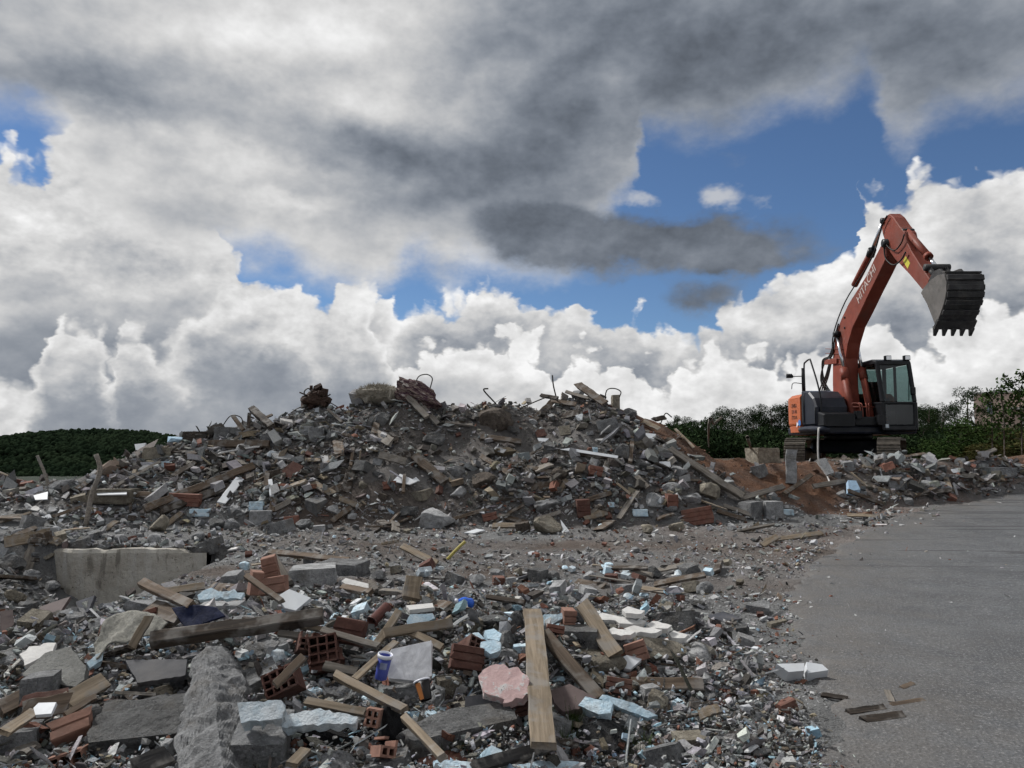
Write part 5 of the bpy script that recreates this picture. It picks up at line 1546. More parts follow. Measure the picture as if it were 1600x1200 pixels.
# ------------------------------------------------------------------ weeds
M['weed'] = mat_plain('weed', (0.055, 0.085, 0.022), 0.8, 0.35, 6, 0.0, 0.3, dirtcol=(0.10, 0.085, 0.035))
def weeds(u, v, n_, hgt, spread, label, short=None):
    c_ = place(u, v, 0.0); r = np.random.default_rng(int(u))
    V, F = [], []
    for i in range(n_):
        a = r.uniform(0, 2 * math.pi); d_ = r.uniform(0, spread); l = hgt * r.uniform(0.5, 1.1); w = 0.0022
        bx, by = d_ * math.cos(a), d_ * math.sin(a)
        lean = r.uniform(0.1, 0.7); a2 = a + r.normal(0, 0.6)
        px, py = -math.sin(a2) * w, math.cos(a2) * w
        b0 = len(V)
        for k_ in range(4):
            f = k_ / 3
            x = bx + math.cos(a2) * lean * l * f * f; y = by + math.sin(a2) * lean * l * f * f; z = l * f * (1 - 0.3 * lean * f)
            ww = 1 - 0.85 * f
            V += [(x - px * ww, y - py * ww, z), (x + px * ww, y + py * ww, z)]
        for k_ in range(3): F.append([b0 + 2 * k_, b0 + 2 * k_ + 1, b0 + 2 * k_ + 3, b0 + 2 * k_ + 2])
    obj('grass_tuft', mesh_from('weeds', V, F), M['weed'], loc=tuple(c_), label=label, cat='grass tuft', group='weeds in the rubble')
    mark(short, [u - 8, u + 8], [v - 20, v + 4]); LABELS.add(label)
weeds(895, 1142, 110, 0.17, 0.05, 'bright green weed tuft at the foot of the wide tan plank', 'the green weed tuft')
weeds(880, 1165, 90, 0.12, 0.09, 'darker straggly weeds left of the black asphalt lump')
weeds(1000, 1172, 110, 0.10, 0.10, 'low weeds right of the black asphalt lump')
weeds(712, 1178, 80, 0.10, 0.08, 'thin weeds below the long concrete beam')
weeds(845, 1135, 60, 0.10, 0.08, 'sparse weeds behind the lower end of the wide tan plank')

# ================================================================== the main heap
PL((226, 796), (396, 728), 11, 0.10, 'wood_brown', 'longest brown beam slanting up the left flank of the heap', 'the longest slanting beam', 0.14, splinter=0.3)
PL((250, 800), (360, 760), 11, 0.10, 'wood_dark', 'dark beam just under the longest slanting beam', None, 0.10)
PL((326, 694), (421, 694), 11, 0.08, 'wood_brown', 'level brown plank high on the left flank of the heap', 'the level plank on the left flank', 0.16, splinter=0.2)
PL((425, 668), (394, 639), 10, 0.13, 'wood_dark', 'thick dark post end jutting from the left skyline', 'the thick dark post', 0.30, splinter=0.1)
PL((380, 672), (364, 650), 6, 0.05, 'wood_brown', 'brown stake left of the thick dark post', 'the brown stake', 0.30)
PL((388, 668), (390, 646), 5, 0.05, 'wood_dark', 'thin dark stake beside the thick dark post', None, 0.30)
PL((410, 655), (425, 646), 4, 0.04, 'wood_brown', 'small stick end right of the thick dark post', None, 0.2)
PL((345, 786), (375, 748), 12, 0.03, 'white_tile', 'white painted board leaning below the longest slanting beam', 'the white painted board', 0.14, splinter=0.1)
PL((425, 775), (422, 750), 6, 0.04, 'white_tile', 'narrow white board standing right of the white painted board', 'the narrow white board', 0.14, splinter=0.1)
PL((424, 800), (428, 775), 9, 0.05, 'wood_brown', 'brown board end below the narrow white board', None, 0.08)
PL((415, 770), (418, 738), 7, 0.05, 'wood_brown', 'upright brown batten left of the narrow white board', None, 0.12)
PL((180, 760), (250, 722), 5, 0.04, 'wood_grey', 'thin grey lath on the low left end of the heap', 'the thin grey lath', 0.10)
PL((120, 765), (172, 730), 7, 0.04, 'wood_brown', 'brown lath beside the curved pale pole', None, 0.10)
PL((205, 772), (245, 775), 9, 0.05, 'wood_brown', 'brown beam end under the longest slanting beam', None, 0.06)
PL((270, 745), (305, 722), 8, 0.06, 'wood_dark', 'dark rotten beam in the middle of the left flank', 'the dark rotten beam', 0.10)
PL((360, 690), (395, 668), 4, 0.03, 'wood_grey', 'pale stick crossing above the level plank', None, 0.16)
PL((420, 800), (455, 782), 8, 0.04, 'wood_grey', 'grey board low on the heap below the clay slab', None, 0.06)
PL((648, 713), (695, 754), 15, 0.10, 'wood_brown', 'stout brown beam end lying on the bowl of the heap', 'the stout beam in the bowl', 0.12, splinter=0.2)
PL((752, 713), (798, 742), 8, 0.05, 'wood_brown', 'short brown board on the dirt right of the stout beam', 'the short board in the bowl', 0.08)
PL((548, 728), (552, 700), 5, 0.05, 'wood_brown', 'small upright board in the dirt of the bowl', 'the small upright board', 0.08)
PL((622, 605), (668, 652), 9, 0.06, 'wood_grey', 'grey board sliding down from the cloth bundle', 'the grey board at the cloth', 0.30)
PL((660, 636), (684, 662), 8, 0.05, 'wood_grey', 'second grey board below the cloth bundle', None, 0.18)
PL((512, 640), (535, 660), 4, 0.04, 'wood_dark', 'dark strut below the rusty machine part', None, 0.15)
PL((872, 706), (966, 715), 8, 0.04, 'wood_dark', 'dark board with white painted edge on the right half of the heap', 'the white-edged dark board', 0.16, splinter=0.2)
PL((985, 722), (988, 690), 6, 0.05, 'wood_brown', 'upright brown stump right of the white-edged dark board', 'the upright stump', 0.16)
PL((862, 622), (900, 632), 7, 0.05, 'wood_brown', 'brown board lying on the crest left of the peak', None, 0.14)
PL((903, 596), (945, 630), 12, 0.05, 'wood_brown', 'broad brown board forming the right peak of the heap', 'the board on the right peak', 0.34, splinter=0.6)
PL((846, 600), (870, 622), 6, 0.05, 'wood_dark', 'dark pointed stick sticking up left of the right peak', 'the dark pointed stick', 0.36, splinter=0.9)
PL((884, 612), (920, 622), 5, 0.04, 'wood_grey', 'pale stick just under the right peak', None, 0.22)
PL((1040, 648), (1022, 656), 7, 0.05, 'wood_dark', 'dark splinter pointing up on the red skyline', 'the dark splinter', 0.22, splinter=1.0)
PL((1046, 702), (1160, 776), 10, 0.10, 'wood_grey', 'long grey beam sloping down the right flank', 'the long grey beam', 0.16, splinter=0.3)
PL((1110, 750), (1165, 775), 11, 0.08, 'wood_grey', 'short thick grey beam at the low end of the long grey beam', None, 0.10)
PL((1055, 668), (1085, 700), 4, 0.03, 'wood_tan', 'thin tan stick lying on the red earth slope', 'the stick on red earth', 0.10)
PL((1005, 658), (1030, 670), 8, 0.03, 'wood_tan', 'tan board end on top of the red slope', None, 0.12)
PL((895, 790), (955, 770), 7, 0.04, 'wood_brown', 'brown curved board low on the right half of the heap', 'the curved low board', 0.12, bend=0.04)
PL((963, 755), (985, 772), 4, 0.03, 'wood_tan', 'pale stick low on the right half of the heap', None, 0.10)
PL((995, 745), (1012, 762), 9, 0.06, 'wood_grey', 'stubby grey block of wood below the upright stump', None, 0.10)
PL((1130, 790), (1175, 805), 6, 0.05, 'wood_grey', 'grey lath at the right toe of the heap', None, 0.08)
PL((1120, 798), (1165, 812), 6, 0.04, 'wood_brown', 'brown lath at the right toe of the heap', None, 0.06)
PL((1160, 778), (1225, 760), 8, 0.06, 'wood_grey', 'grey plank bridging heap and red hollow', 'the bridging plank', 0.08)
PL((630, 770), (632, 742), 5, 0.05, 'wood_brown', 'upright brown batten below the white broken tiles', None, 0.12)
PL((705, 812), (760, 796), 5, 0.04, 'wood_brown', 'brown stick right of the big pale boulder', None, 0.10)
PL((836, 812), (876, 800), 6, 0.05, 'wood_grey', 'grey stick lying behind the tan boulder', None, 0.10)
rod([(134, 822), (143, 775), (155, 742), (156, 728), (150, 710)], 3.2, 'wood_grey', 'curved pale pole standing at the left end of the heap', 'the curved pale pole', 'wooden_pole', 'pole', None)
rod([(77, 762), (68, 735), (58, 712)], 2.0, 'wood_grey', 'thin grey pole leaning left above the low bank', 'the thin grey pole', 'wooden_pole', 'pole', None)
rod([(664, 622), (674, 600, 16.9), (675, 590, 16.9), (667, 585, 16.9), (656, 587, 16.9), (651, 594, 16.9), (653, 600, 16.9)], 0.9, 'steel_dark', 'hooked steel wire curling above the cloth bundle', 'the hooked wire')
rod([(775, 617), (756, 610, 16.9), (763, 607, 16.9)], 1.2, 'steel_dark', 'small bent wire on the crest at the middle', 'the small bent wire')
rod([(872, 622), (865, 604, 16.8), (863, 586, 16.8)], 1.1, 'steel_dark', 'upright bent rod beside the dark pointed stick', 'the upright bent rod')
rod([(945, 618), (948, 610, 16.8), (960, 607, 16.8), (970, 612, 16.8), (968, 620, 16.8)], 0.9, 'steel_dark', 'looped rod at the right end of the peak', 'the looped rod')
rod([(812, 630), (840, 626, 16.8), (858, 619, 16.8)], 1.0, 'steel_dark', 'thin rod lying along the crest left of the peak', None)
rod([(1032, 652), (1040, 646, 17), (1050, 652, 17)], 0.9, 'steel_dark', 'small wire loop on the red skyline', None)
rod([(345, 660), (360, 650, 16.4), (376, 652, 16.4), (380, 664, 16.4)], 0.8, 'steel_dark', 'thin wire arc behind the brown stake', None)
rod([(1108, 702), (1107, 675, 19), (1116, 662, 19), (1128, 652, 19)], 0.9, 'wood_grey', 'tall bare stalk bending right before the dark pines', 'the tall bare stalk', 'plant_stalk', 'stalk', None)
rod([(1175, 706), (1171, 694, 19), (1168, 684, 19)], 0.9, 'wood_tan', 'short bare stalk before the dark pines', None, 'plant_stalk', 'stalk', None)
rod([(1300, 762), (1290, 738, 16.6), (1280, 722, 16.6), (1278, 700, 16.6), (1279, 669, 16.6)], 1.2, 'plaster_white', 'pale cable hanging up from the bank before the excavator', 'the pale cable', 'loose_cable', 'cable', None)
# lumps on the heap
CH(681, 809, 56, 38, 'concrete_pale', 'big pale boulder at the foot of the heap', 'the big pale boulder', LUMPS[4], 0.2)
CH(856, 820, 48, 34, 'stone_tan', 'round tan boulder at the foot of the heap', 'the round tan boulder', SMOOTHS[1], 0.1)
CH(776, 655, 60, 44, 'earth_clod', 'large brown earth block high in the bowl of the heap', 'the large earth block', LUMPS[8], 0.3)
CH(803, 672, 26, 16, 'concrete_dark', 'grey stone under the large earth block', None, LUMPS[9])
CH(756, 750, 38, 30, 'earth_clod', 'round earth clod on the lower slope of the bowl', 'the round earth clod', SMOOTHS[2])
CH(855, 790, 50, 26, 'concrete', 'flat grey boulder above the round tan boulder', 'the flat grey boulder', LUMPS[10], 0.3)
CH(493, 678, 24, 22, 'concrete', 'pale square stone on the left shoulder of the heap', 'the pale square stone', BLOCKS[0], 0.2)
CH(478, 672, 20, 14, 'concrete_pale', 'light flat stone left of the pale square stone', None, BLOCKS[1])
CH(305, 682, 36, 16, 'earth_clod', 'dark block on the left skyline', 'the dark skyline block', BLOCKS[2], 0.1)
CH(350, 678, 32, 24, 'concrete', 'grey block on the left skyline', 'the grey skyline block', BLOCKS[3], 0.2)
CH(245, 708, 40, 18, 'stone_tan', 'layered tan block on the left flank', 'the layered tan block', BLOCKS[4], 0.1)
CH(172, 775, 60, 24, 'stone_tan', 'broad block with a white painted top at the left toe', 'the white-topped block', BLOCKS[5], 0.1)
CH(92, 760, 36, 20, 'concrete', 'rounded slab on the low bank at the left', 'the rounded slab', SMOOTHS[3])
CH(405, 808, 32, 24, 'concrete', 'squarish stone at the toe below the clay slab', 'the squarish toe stone', BLOCKS[6], 0.2)
CH(364, 798, 32, 20, 'concrete', 'grey stone left of the squarish toe stone', None, LUMPS[11])
CH(1208, 797, 28, 30, 'concrete_pale', 'pale square concrete block at the right toe of the heap', 'the pale square block', BLOCKS[7], 0.15)
CH(1175, 795, 30, 26, 'concrete', 'leaning grey block left of the pale square block', 'the leaning grey block', BLOCKS[1], 0.6)
CH(1110, 768, 40, 32, 'stone_tan', 'big tan slab under the long grey beam', 'the big tan slab', LUMPS[0], 0.5)
CH(1028, 780, 40, 26, 'concrete_pale', 'pale rock on the right toe of the heap', 'the pale toe rock', LUMPS[1])
CH(1050, 762, 32, 20, 'concrete', 'grey oblong rock above the pale toe rock', None, LUMPS[2], 0.4)
CH(962, 628, 12, 26, 'stone_tan', 'upright tan stone on the skyline right of the peak', 'the upright skyline stone', BLOCKS[2], 0.2)
CH(1080, 780, 34, 22, 'concrete', 'grey rock below the big tan slab', None, LUMPS[3])
CH(1062, 735, 28, 18, 'concrete', 'grey rock beside the long grey beam', None, LUMPS[4])
CH(1050, 795, 22, 14, 'concrete', 'small cobble below the pale toe rock', None, SMOOTHS[0])
CH(933, 622, 20, 16, 'concrete', 'stone wedged under the board on the right peak', None, LUMPS[5])
CH(985, 645, 24, 18, 'concrete_dark', 'dark stone on the skyline left of the dark splinter', None, LUMPS[6])
CH(1045, 688, 24, 10, 'earth_clod', 'brown clod on the red slope', None, LUMPS[7])
# tiles and bricks on the heap
S([(613, 752), (625, 740), (652, 752), (640, 757)], 'white_tile', 0.02, 'bright white broken tile in the middle of the heap', 'the bright white tile', (0, -0.6, 0.8), 0.10)
S([(640, 752), (650, 745), (656, 751)], 'white_tile', 0.02, 'small white shard touching the bright white tile', None, (0, -0.6, 0.8), 0.10)
S([(1030, 721), (1047, 721), (1049, 732), (1032, 730)], 'white_tile', 0.02, 'white square tile on the right flank', 'the white square tile', (0, -0.8, 0.6), 0.14)
S([(1003, 676), (1025, 678), (1022, 686), (1012, 684)], 'white_tile', 0.02, 'white shard on top of the right flank', 'the white shard on the flank', (0, -0.7, 0.7), 0.12)
S([(840, 684), (858, 685), (852, 690), (842, 689)], 'white_tile', 0.02, 'thin white shard right of the large earth block', 'the thin white shard', (0, -0.7, 0.7), 0.10)
S([(875, 702), (890, 700), (966, 712), (965, 716)], 'white_tile', 0.01, 'white painted strip along the dark board on the heap', None, (0, -0.7, 0.7), 0.24)
S([(423, 708), (440, 705), (460, 712), (455, 718), (430, 716)], 'concrete_pale', 0.05, 'flat pale slab on the left shoulder of the heap', 'the flat shoulder slab', (0, -0.5, 0.85), 0.12)
S([(440, 735), (458, 720), (474, 728), (458, 748), (445, 745)], 'brick_brown', 0.04, 'pinkish brown clay slab on the left of the bowl', 'the clay slab', (0, -0.8, 0.6), 0.14)
S([(500, 710), (512, 712), (514, 720), (504, 722)], 'plaster_white', 0.03, 'small white plaster scrap in the bowl', 'the small plaster scrap', (0, -0.7, 0.7), 0.10)
S([(52, 774), (75, 768), (74, 780), (55, 781)], 'white_tile', 0.02, 'white tile on the low bank at the left', 'the white tile on the low bank', (0, -0.6, 0.8), 0.10)
S([(42, 795), (55, 790), (65, 794), (58, 798)], 'plaster_white', 0.02, 'white flake below the tile on the low bank', None, (0, -0.5, 0.85), 0.05)
S([(210, 694), (228, 692), (222, 704), (212, 703)], 'white_tile', 0.03, 'white bowl-like shard on the left skyline', 'the white skyline shard', (0, -0.8, 0.6), 0.16)
S([(150, 768), (198, 766), (198, 772), (152, 773)], 'white_tile', 0.02, 'white painted face on the broad block', None, (0, -0.35, 0.93), 0.28)
S([(725, 832), (745, 826), (758, 828), (740, 833)], 'white_tile', 0.02, 'white sheet at the foot of the heap', 'the white sheet', (0, -0.3, 0.95), 0.03)
S([(876, 812), (890, 830), (880, 832)], 'white_tile', 0.02, 'white shard leaning on the round tan boulder', None, (0, -0.7, 0.7), 0.05)
S([(930, 686), (950, 684), (948, 690)], 'plaster_white', 0.02, 'white flake in the middle of the right half', None, (0, -0.7, 0.7), 0.08)
S([(872, 666), (890, 664), (892, 678), (876, 680)], 'stone_tan', 0.03, 'tan tile on the upper right half', 'the tan tile', (0, -0.8, 0.6), 0.10)
S([(835, 672), (850, 670), (855, 680), (840, 683)], 'brick_brown', 0.03, 'brown brick fragment beside the thin white shard', None, (0, -0.8, 0.6), 0.10)
S([(1275, 718), (1290, 715), (1304, 738), (1292, 742)], 'concrete_pale', 0.05, 'pale board leaning on the bank before the excavator', 'the pale board on the bank', (0.1, -0.8, 0.6), 0.22)
S([(1440, 712), (1452, 706), (1462, 712), (1455, 720)], 'plaster_white', 0.04, 'curved white shard on the bank right of the excavator', 'the curved white shard', (0, -0.8, 0.6), 0.10)
S([(1486, 733), (1500, 731), (1499, 738), (1488, 739)], 'white_tile', 0.02, 'white tile on the bank right of the excavator', 'the white tile on the bank', (0, -0.8, 0.6), 0.06)
ribbed(288, 786, 44, 18, 'orange ribbed brick block at the left toe of the heap', 'the ribbed brick block', 'brick_red', (0, 3, -4), 3, 0.05)
ribbed(1090, 812, 44, 26, 'red ribbed brick block at the right toe of the heap', 'the red ribbed block', 'brick_red', (-10, -10, -6), 4, 0.04)
ribbed(1050, 790, 16, 24, 'upright orange brick right of the pale toe rock', 'the upright orange brick', 'brick_red', (0, 3, 8), 2, 0.06)
ribbed(911, 800, 20, 28, 'upright dark red brick right of the flat grey boulder', 'the upright dark brick', 'brick_brown', (0, -4, 8), 3, 0.06)
ribbed(930, 742, 20, 16, 'red brick scrap in the middle of the right half', 'the red brick scrap', 'brick_red', (-20, 12, 10), 2, 0.06)
ribbed(765, 812, 22, 12, 'orange brick scrap between the two foot boulders', None, 'brick_red', (-20, -12, 10), 2, 0.04)
ribbed(608, 764, 20, 12, 'red brick scrap below the bright white tile', None, 'brick_red', (-20, -6, 10), 2, 0.06)
ribbed(455, 818, 22, 14, 'pinkish brick at the toe below the clay slab', None, 'brick_red', (-20, -6, 10), 1, 0.04)
def hf(u, v, w, h, label): foam(u, v, w, h, label, None, proto=BLOCKS[0])
hf(312, 800, 30, 12, 'blue foam slab at the left toe of the heap'); hf(400, 790, 22, 14, 'blue foam flap below the narrow white board'); hf(258, 726, 12, 10, 'blue foam bit on the left flank')
hf(1000, 800, 24, 12, 'blue foam bit at the right toe of the heap'); hf(955, 788, 10, 8, 'tiny blue foam crumb below the curved board'); hf(1230, 800, 18, 9, 'blue foam scrap right of the pale square block')
hf(930, 702, 8, 8, 'tiny pale foam bit on the white-edged board')
# rusty machine part, matted fibre and cloth on the crest
def scrap():
    c_ = P3((492, 628, 16.9), 0); g_ = float(H(c_[0], c_[1])); s = 17.0 / FPX
    t = empty('machine_part', (c_[0], c_[1], g_ - 0.05), (0, 0, 0.2), 'rusty engine part with hoses on the left crest of the heap', 'machine part')
    r = np.random.default_rng(5)
    def px(du, dv, dy=0.0): return np.array([du * s, dy, -dv * s + (c_[2] - g_)])
    obj('engine_block', shared(rough_proto(91, 12, 3, 0.08), M['rust']), None, t, loc=tuple(px(0, -6)), scale=(0.62, 0.45, 0.34))
    obj('gear_housing', lathe([(0.0005, -0.06), (0.10, -0.06), (0.13, -0.02), (0.13, 0.05), (0.07, 0.09), (0.07, 0.13), (0.0005, 0.13)], 12), M['rust'], t, loc=tuple(px(-2, -14)), rot=(0.3, 0.2, 0))
    for i_, (a, b, h_) in enumerate([(-6, -22, 0.10), (2, -24, 0.08), (10, -18, 0.09)]):
        obj('bolt_head', lathe([(0.0005, 0), (0.035, 0), (0.035, h_), (0.0005, h_)], 6), M['rust'], t, loc=tuple(px(a, b)))
    obj('bracket', plank_mesh(0.5, 0.12, 0.02, 77, 0.2), M['rust'], t, loc=tuple(px(28, 0)), rot=(0.2, 0.5, 0.3))
    for i_, pts in enumerate([[(-12, -8), (-16, -18), (-10, -24), (-4, -18)], [(8, -10), (14, -20), (18, -12), (16, 0)], [(-10, 2), (-24, 6), (-36, 14)], [(12, 4), (20, 10), (30, 20)]]):
        obj('hose', tube_mesh(smooth_path([px(a, b, -0.1 + 0.05 * i_) for a, b in pts], 14), 0.014), M['steel_dark'], t)
    for q_ in range(14):
        obj('fitting', shared(BLOCKS[q_ % 8], M['rust']), None, t, loc=tuple(px(r.uniform(-20, 18), r.uniform(-26, 4), r.uniform(-0.2, 0.1))), rot=tuple(r.uniform(0, 3, 3)), scale=tuple(r.uniform(0.06, 0.22, 3)))
    for q_ in range(7):
        a0 = px(r.uniform(-14, 14), r.uniform(-16, 2), -0.1)
        obj('pipe_stub', tube_mesh([a0, a0 + np.array([r.uniform(-0.3, 0.3), r.uniform(-0.1, 0.1), r.uniform(0.02, 0.26)])], 0.016, 6), M['rust'], t)
    mark('the rusty machine part', [460, 525], [600, 635])
scrap()
k = NT('fibre'); c = k.coord()
M['fibre'] = k.done(k.mix(k.noise(c, 12, 4), (0.17, 0.15, 0.12), (0.40, 0.37, 0.31)), 0.95)
def fibre():
    c_ = P3((590, 622, 16.9), 0); g_ = float(H(c_[0], c_[1])); s = 17.0 / FPX; r = np.random.default_rng(8)
    t = empty('insulation_wad', (c_[0], c_[1], g_), (0, 0, 0), 'matted beige fibre wad on the crest left of the cloth bundle', 'insulation')
    obj('core', shared(LUMPS[3], M['fibre']), None, t, loc=(0, 0, 0.20), scale=(0.95, 0.6, 0.46))
    for q_ in range(7):
        obj('tuft', shared(LUMPS[q_], M['fibre']), None, t, loc=(r.uniform(-0.36, 0.36), r.uniform(-0.2, 0.1), 0.22 + r.uniform(-0.1, 0.16)), rot=(q_, q_ * 2, q_), scale=(r.uniform(0.22, 0.4), 0.28, r.uniform(0.16, 0.28)))
    V, F = [], []
    for i in range(1500):
        a = r.uniform(0, 2 * np.pi); e = r.uniform(-0.2, 1.4)
        p = np.array([0.47 * math.cos(a) * math.cos(e), 0.30 * math.sin(a) * math.cos(e), 0.20 + 0.23 * math.sin(e)])
        d_ = np.array([p[0], p[1], 0.1]) * 0.6 + r.normal(0, 0.12, 3); d_ = d_ / np.linalg.norm(d_)
        l = r.uniform(0.03, 0.11); sd = np.cross(d_, r.normal(size=3)); sd /= np.linalg.norm(sd)
        q_ = p + d_ * l * 0.5 + r.normal(0, 0.015, 3); e_ = p + d_ * l + r.normal(0, 0.03, 3); w = 0.006
        b0 = len(V); V += [p - sd * w, p + sd * w, q_ - sd * w, q_ + sd * w, e_]
        F += [[b0, b0 + 1, b0 + 3, b0 + 2], [b0 + 2, b0 + 3, b0 + 4]]
    obj('strands', mesh_from('strands', V, F), M['fibre'], t)
    mark('the matted fibre wad', [555, 622], [600, 632])
fibre()
k = NT('patterned_cloth'); c = k.coord()
v1 = k.noise(k.mapping(c, (4, 4, 16)), 2.0, 3)
col = k.mix(k.step(v1, 0.46, 0.54), (0.055, 0.028, 0.036), (0.16, 0.12, 0.105))
col = k.mix(k.step(k.noise(c, 5.0, 2), 0.62, 0.66), col, (0.34, 0.30, 0.28))
M['patterned_cloth'] = k.done(col, 0.95, k.bump(k.noise(c, 40, 4), 0.4, 0.01))
def bundle():
    c_ = P3((655, 628, 16.9), 0); g_ = float(H(c_[0], c_[1]))
    me = rough_proto(95, 7, 4, 0.13); me = shared(me, M['patterned_cloth'])
    obj('cloth_bundle', me, None, loc=(c_[0], c_[1], g_ + 0.10), rot=(0.1, 0.38, -0.1), scale=(1.15, 0.7, 0.66), label='crumpled maroon patterned cloth bundle on the crest of the heap', cat='cloth')
    mark('the cloth bundle', [615, 690], [600, 650])
bundle()
# yellow tube on the level ground, upright stone post by the excavator
M['yellow'] = mat_plain('yellow', (0.42, 0.36, 0.10), 0.5, 0.1, 10, 0.1, 0.3)
rod([(699, 874), (713, 859), (727, 846)], 2.4, 'yellow', 'thin yellow plastic tube lying on the level ground before the heap', 'the yellow tube', 'plastic_tube', 'tube', None, 0.03)
PL((1237, 756), (1236, 704, 16.1), 15, 0.14, 'concrete_pale', 'upright grey concrete post standing in the bank left of the excavator', 'the upright concrete post', 0.0, name='concrete_post', cat='post', group=None, splinter=0.1, face=0.9)
PL((1225, 772), (1268, 742), 6, 0.05, 'wood_brown', 'brown stick leaning right of the upright concrete post', None, 0.14)
PL((1530, 712), (1555, 702), 5, 0.05, 'wood_grey', 'grey board sticking up from the bank at the right', 'the grey board at the right', 0.14)
PL((1270, 760), (1320, 752), 7, 0.05, 'wood_grey', 'grey plank lying low on the bank below the pale board', None, 0.10)
PL((1330, 738), (1356, 760), 2, 0.02, 'wood_tan', 'thin pale lath on the bank below the excavator', None, 0.16)
CH(1448, 760, 26, 18, 'concrete_pale', 'pale lump at the foot of the bank right of the excavator', 'the pale lump at the bank', LUMPS[2])
CH(1408, 738, 16, 14, 'stone_tan', 'round tan stone on the bank below the tracks', None, SMOOTHS[2])
CH(1565, 738, 36, 14, 'concrete', 'long grey block on the bank at the right edge', 'the long grey block', BLOCKS[4])
CH(1195, 712, 40, 26, 'stone_tan', 'brown slab standing on the bank left of the excavator', 'the brown slab on the bank', BLOCKS[0], 0.3)
CH(1400, 758, 24, 14, 'concrete', 'grey block at the foot of the bank below the tracks', None, BLOCKS[6])

# ================================================================== more pieces of each kind, strewn
def tell_apart(base, u, v):
    """a label that names the piece by the thing it lies beside"""
    c_ = sorted(LAND, key=lambda l: (l[1] - u) ** 2 + ((l[2] - v) * 1.2) ** 2)
    for short, lu, lv in c_[:40]:
        du, dv = u - lu, v - lv
        if abs(du) > abs(dv) * 1.2: w = 'left of' if du < 0 else 'right of'
        else: w = 'above' if dv < 0 else 'below'
        near = 'just ' if math.hypot(du, dv) < 45 else ''
        t = f'{base} {near}{w} {short}'
        if t not in LABELS and len(t.split()) <= 16:
            LABELS.add(t)
            return t
    return base + ' among the loose rubble'
def free_spot(box, pad, tries=60):
    for _ in range(tries):
        u, v = random.uniform(box[0], box[2]), random.uniform(box[1], box[3])
        if any(a - pad < u < c + pad and b - pad < v < d + pad for a, b, c, d in TAKEN): continue
        p = hit(u, v)
        if p is None or p[1] > 21 or p[0] > road_edge_x(p[1]) - 0.15: continue
        if p[1] > 14.5 and math.exp(-(((p[0] + 0.4) / 2.6) ** 2 + ((p[1] - 16.1) / 0.8) ** 2)) > random.uniform(0.15, 1.1): continue
        zc_ = zone_colour(np.array(p[0]), np.array(p[1]), 0)
        if zc_[2] < 0.48 * zc_[0] and random.random() < 0.96: continue
        return u, v, p
    return None
REG = {  # u0, v0, u1, v1 and piece sizes in the photograph
    'heap': ((170, 645, 1190, 832), (10, 36)), 'bank': ((1150, 712, 1600, 785), (9, 24)), 'left': ((0, 742, 330, 852), (10, 28)),
    'fore': ((0, 890, 1110, 1200), (16, 70)), 'mid': ((360, 838, 1230, 940), (9, 20)), 'pit': ((0, 850, 330, 1010), (12, 34)), 'edge': ((1050, 960, 1230, 1200), (10, 26)),
}
def sized(px): return 'small ' if px < 17 else ('big ' if px > 30 else '')
STONE = [('concrete', 'grey'), ('concrete', 'grey'), ('concrete_pale', 'pale grey'), ('concrete_dark', 'dark grey'), ('stone_tan', 'tan')]
for reg, cnt in (('heap', 70), ('bank', 32), ('left', 20), ('fore', 84), ('mid', 8), ('pit', 16), ('edge', 10)):
    box, (lo, hi_) = REG[reg]
    for _ in range(cnt):
        sp_ = free_spot(box, 3)
        if sp_ is None: continue
        u, v, p = sp_
        w = lo + (hi_ - lo) * random.random() ** 1.6
        if reg == 'fore' and v < 970: w = min(w, 26)
        mt, cw = random.choice(STONE)
        if reg == 'heap' and random.random() < 0.15: mt, cw = 'earth_clod', 'brown'
        lab = tell_apart(f'{sized(w)}{cw} concrete chunk' if mt != 'earth_clod' else f'{sized(w)}brown earth clod', u, v)
        LABELS.discard(lab)
        chunk(u, v, w, w * random.uniform(0.55, 0.9), mt, lab, None, random.choice(LUMPS + BLOCKS), random.uniform(0, 6.28), random.uniform(-0.3, 0.3), random.uniform(0.7, 1.0), roll=random.uniform(-0.4, 0.4))
PLK = [plank_mesh(1.0, 0.085 + 0.05 * (i % 3), 0.03 + 0.012 * (i % 4), 60 + i, 0.8, 0.01 * (i % 2)) for i in range(10)]
WOODS = [('wood_brown', 'brown'), ('wood_brown', 'brown'), ('wood_grey', 'grey'), ('wood_dark', 'dark'), ('wood_tan', 'tan')]
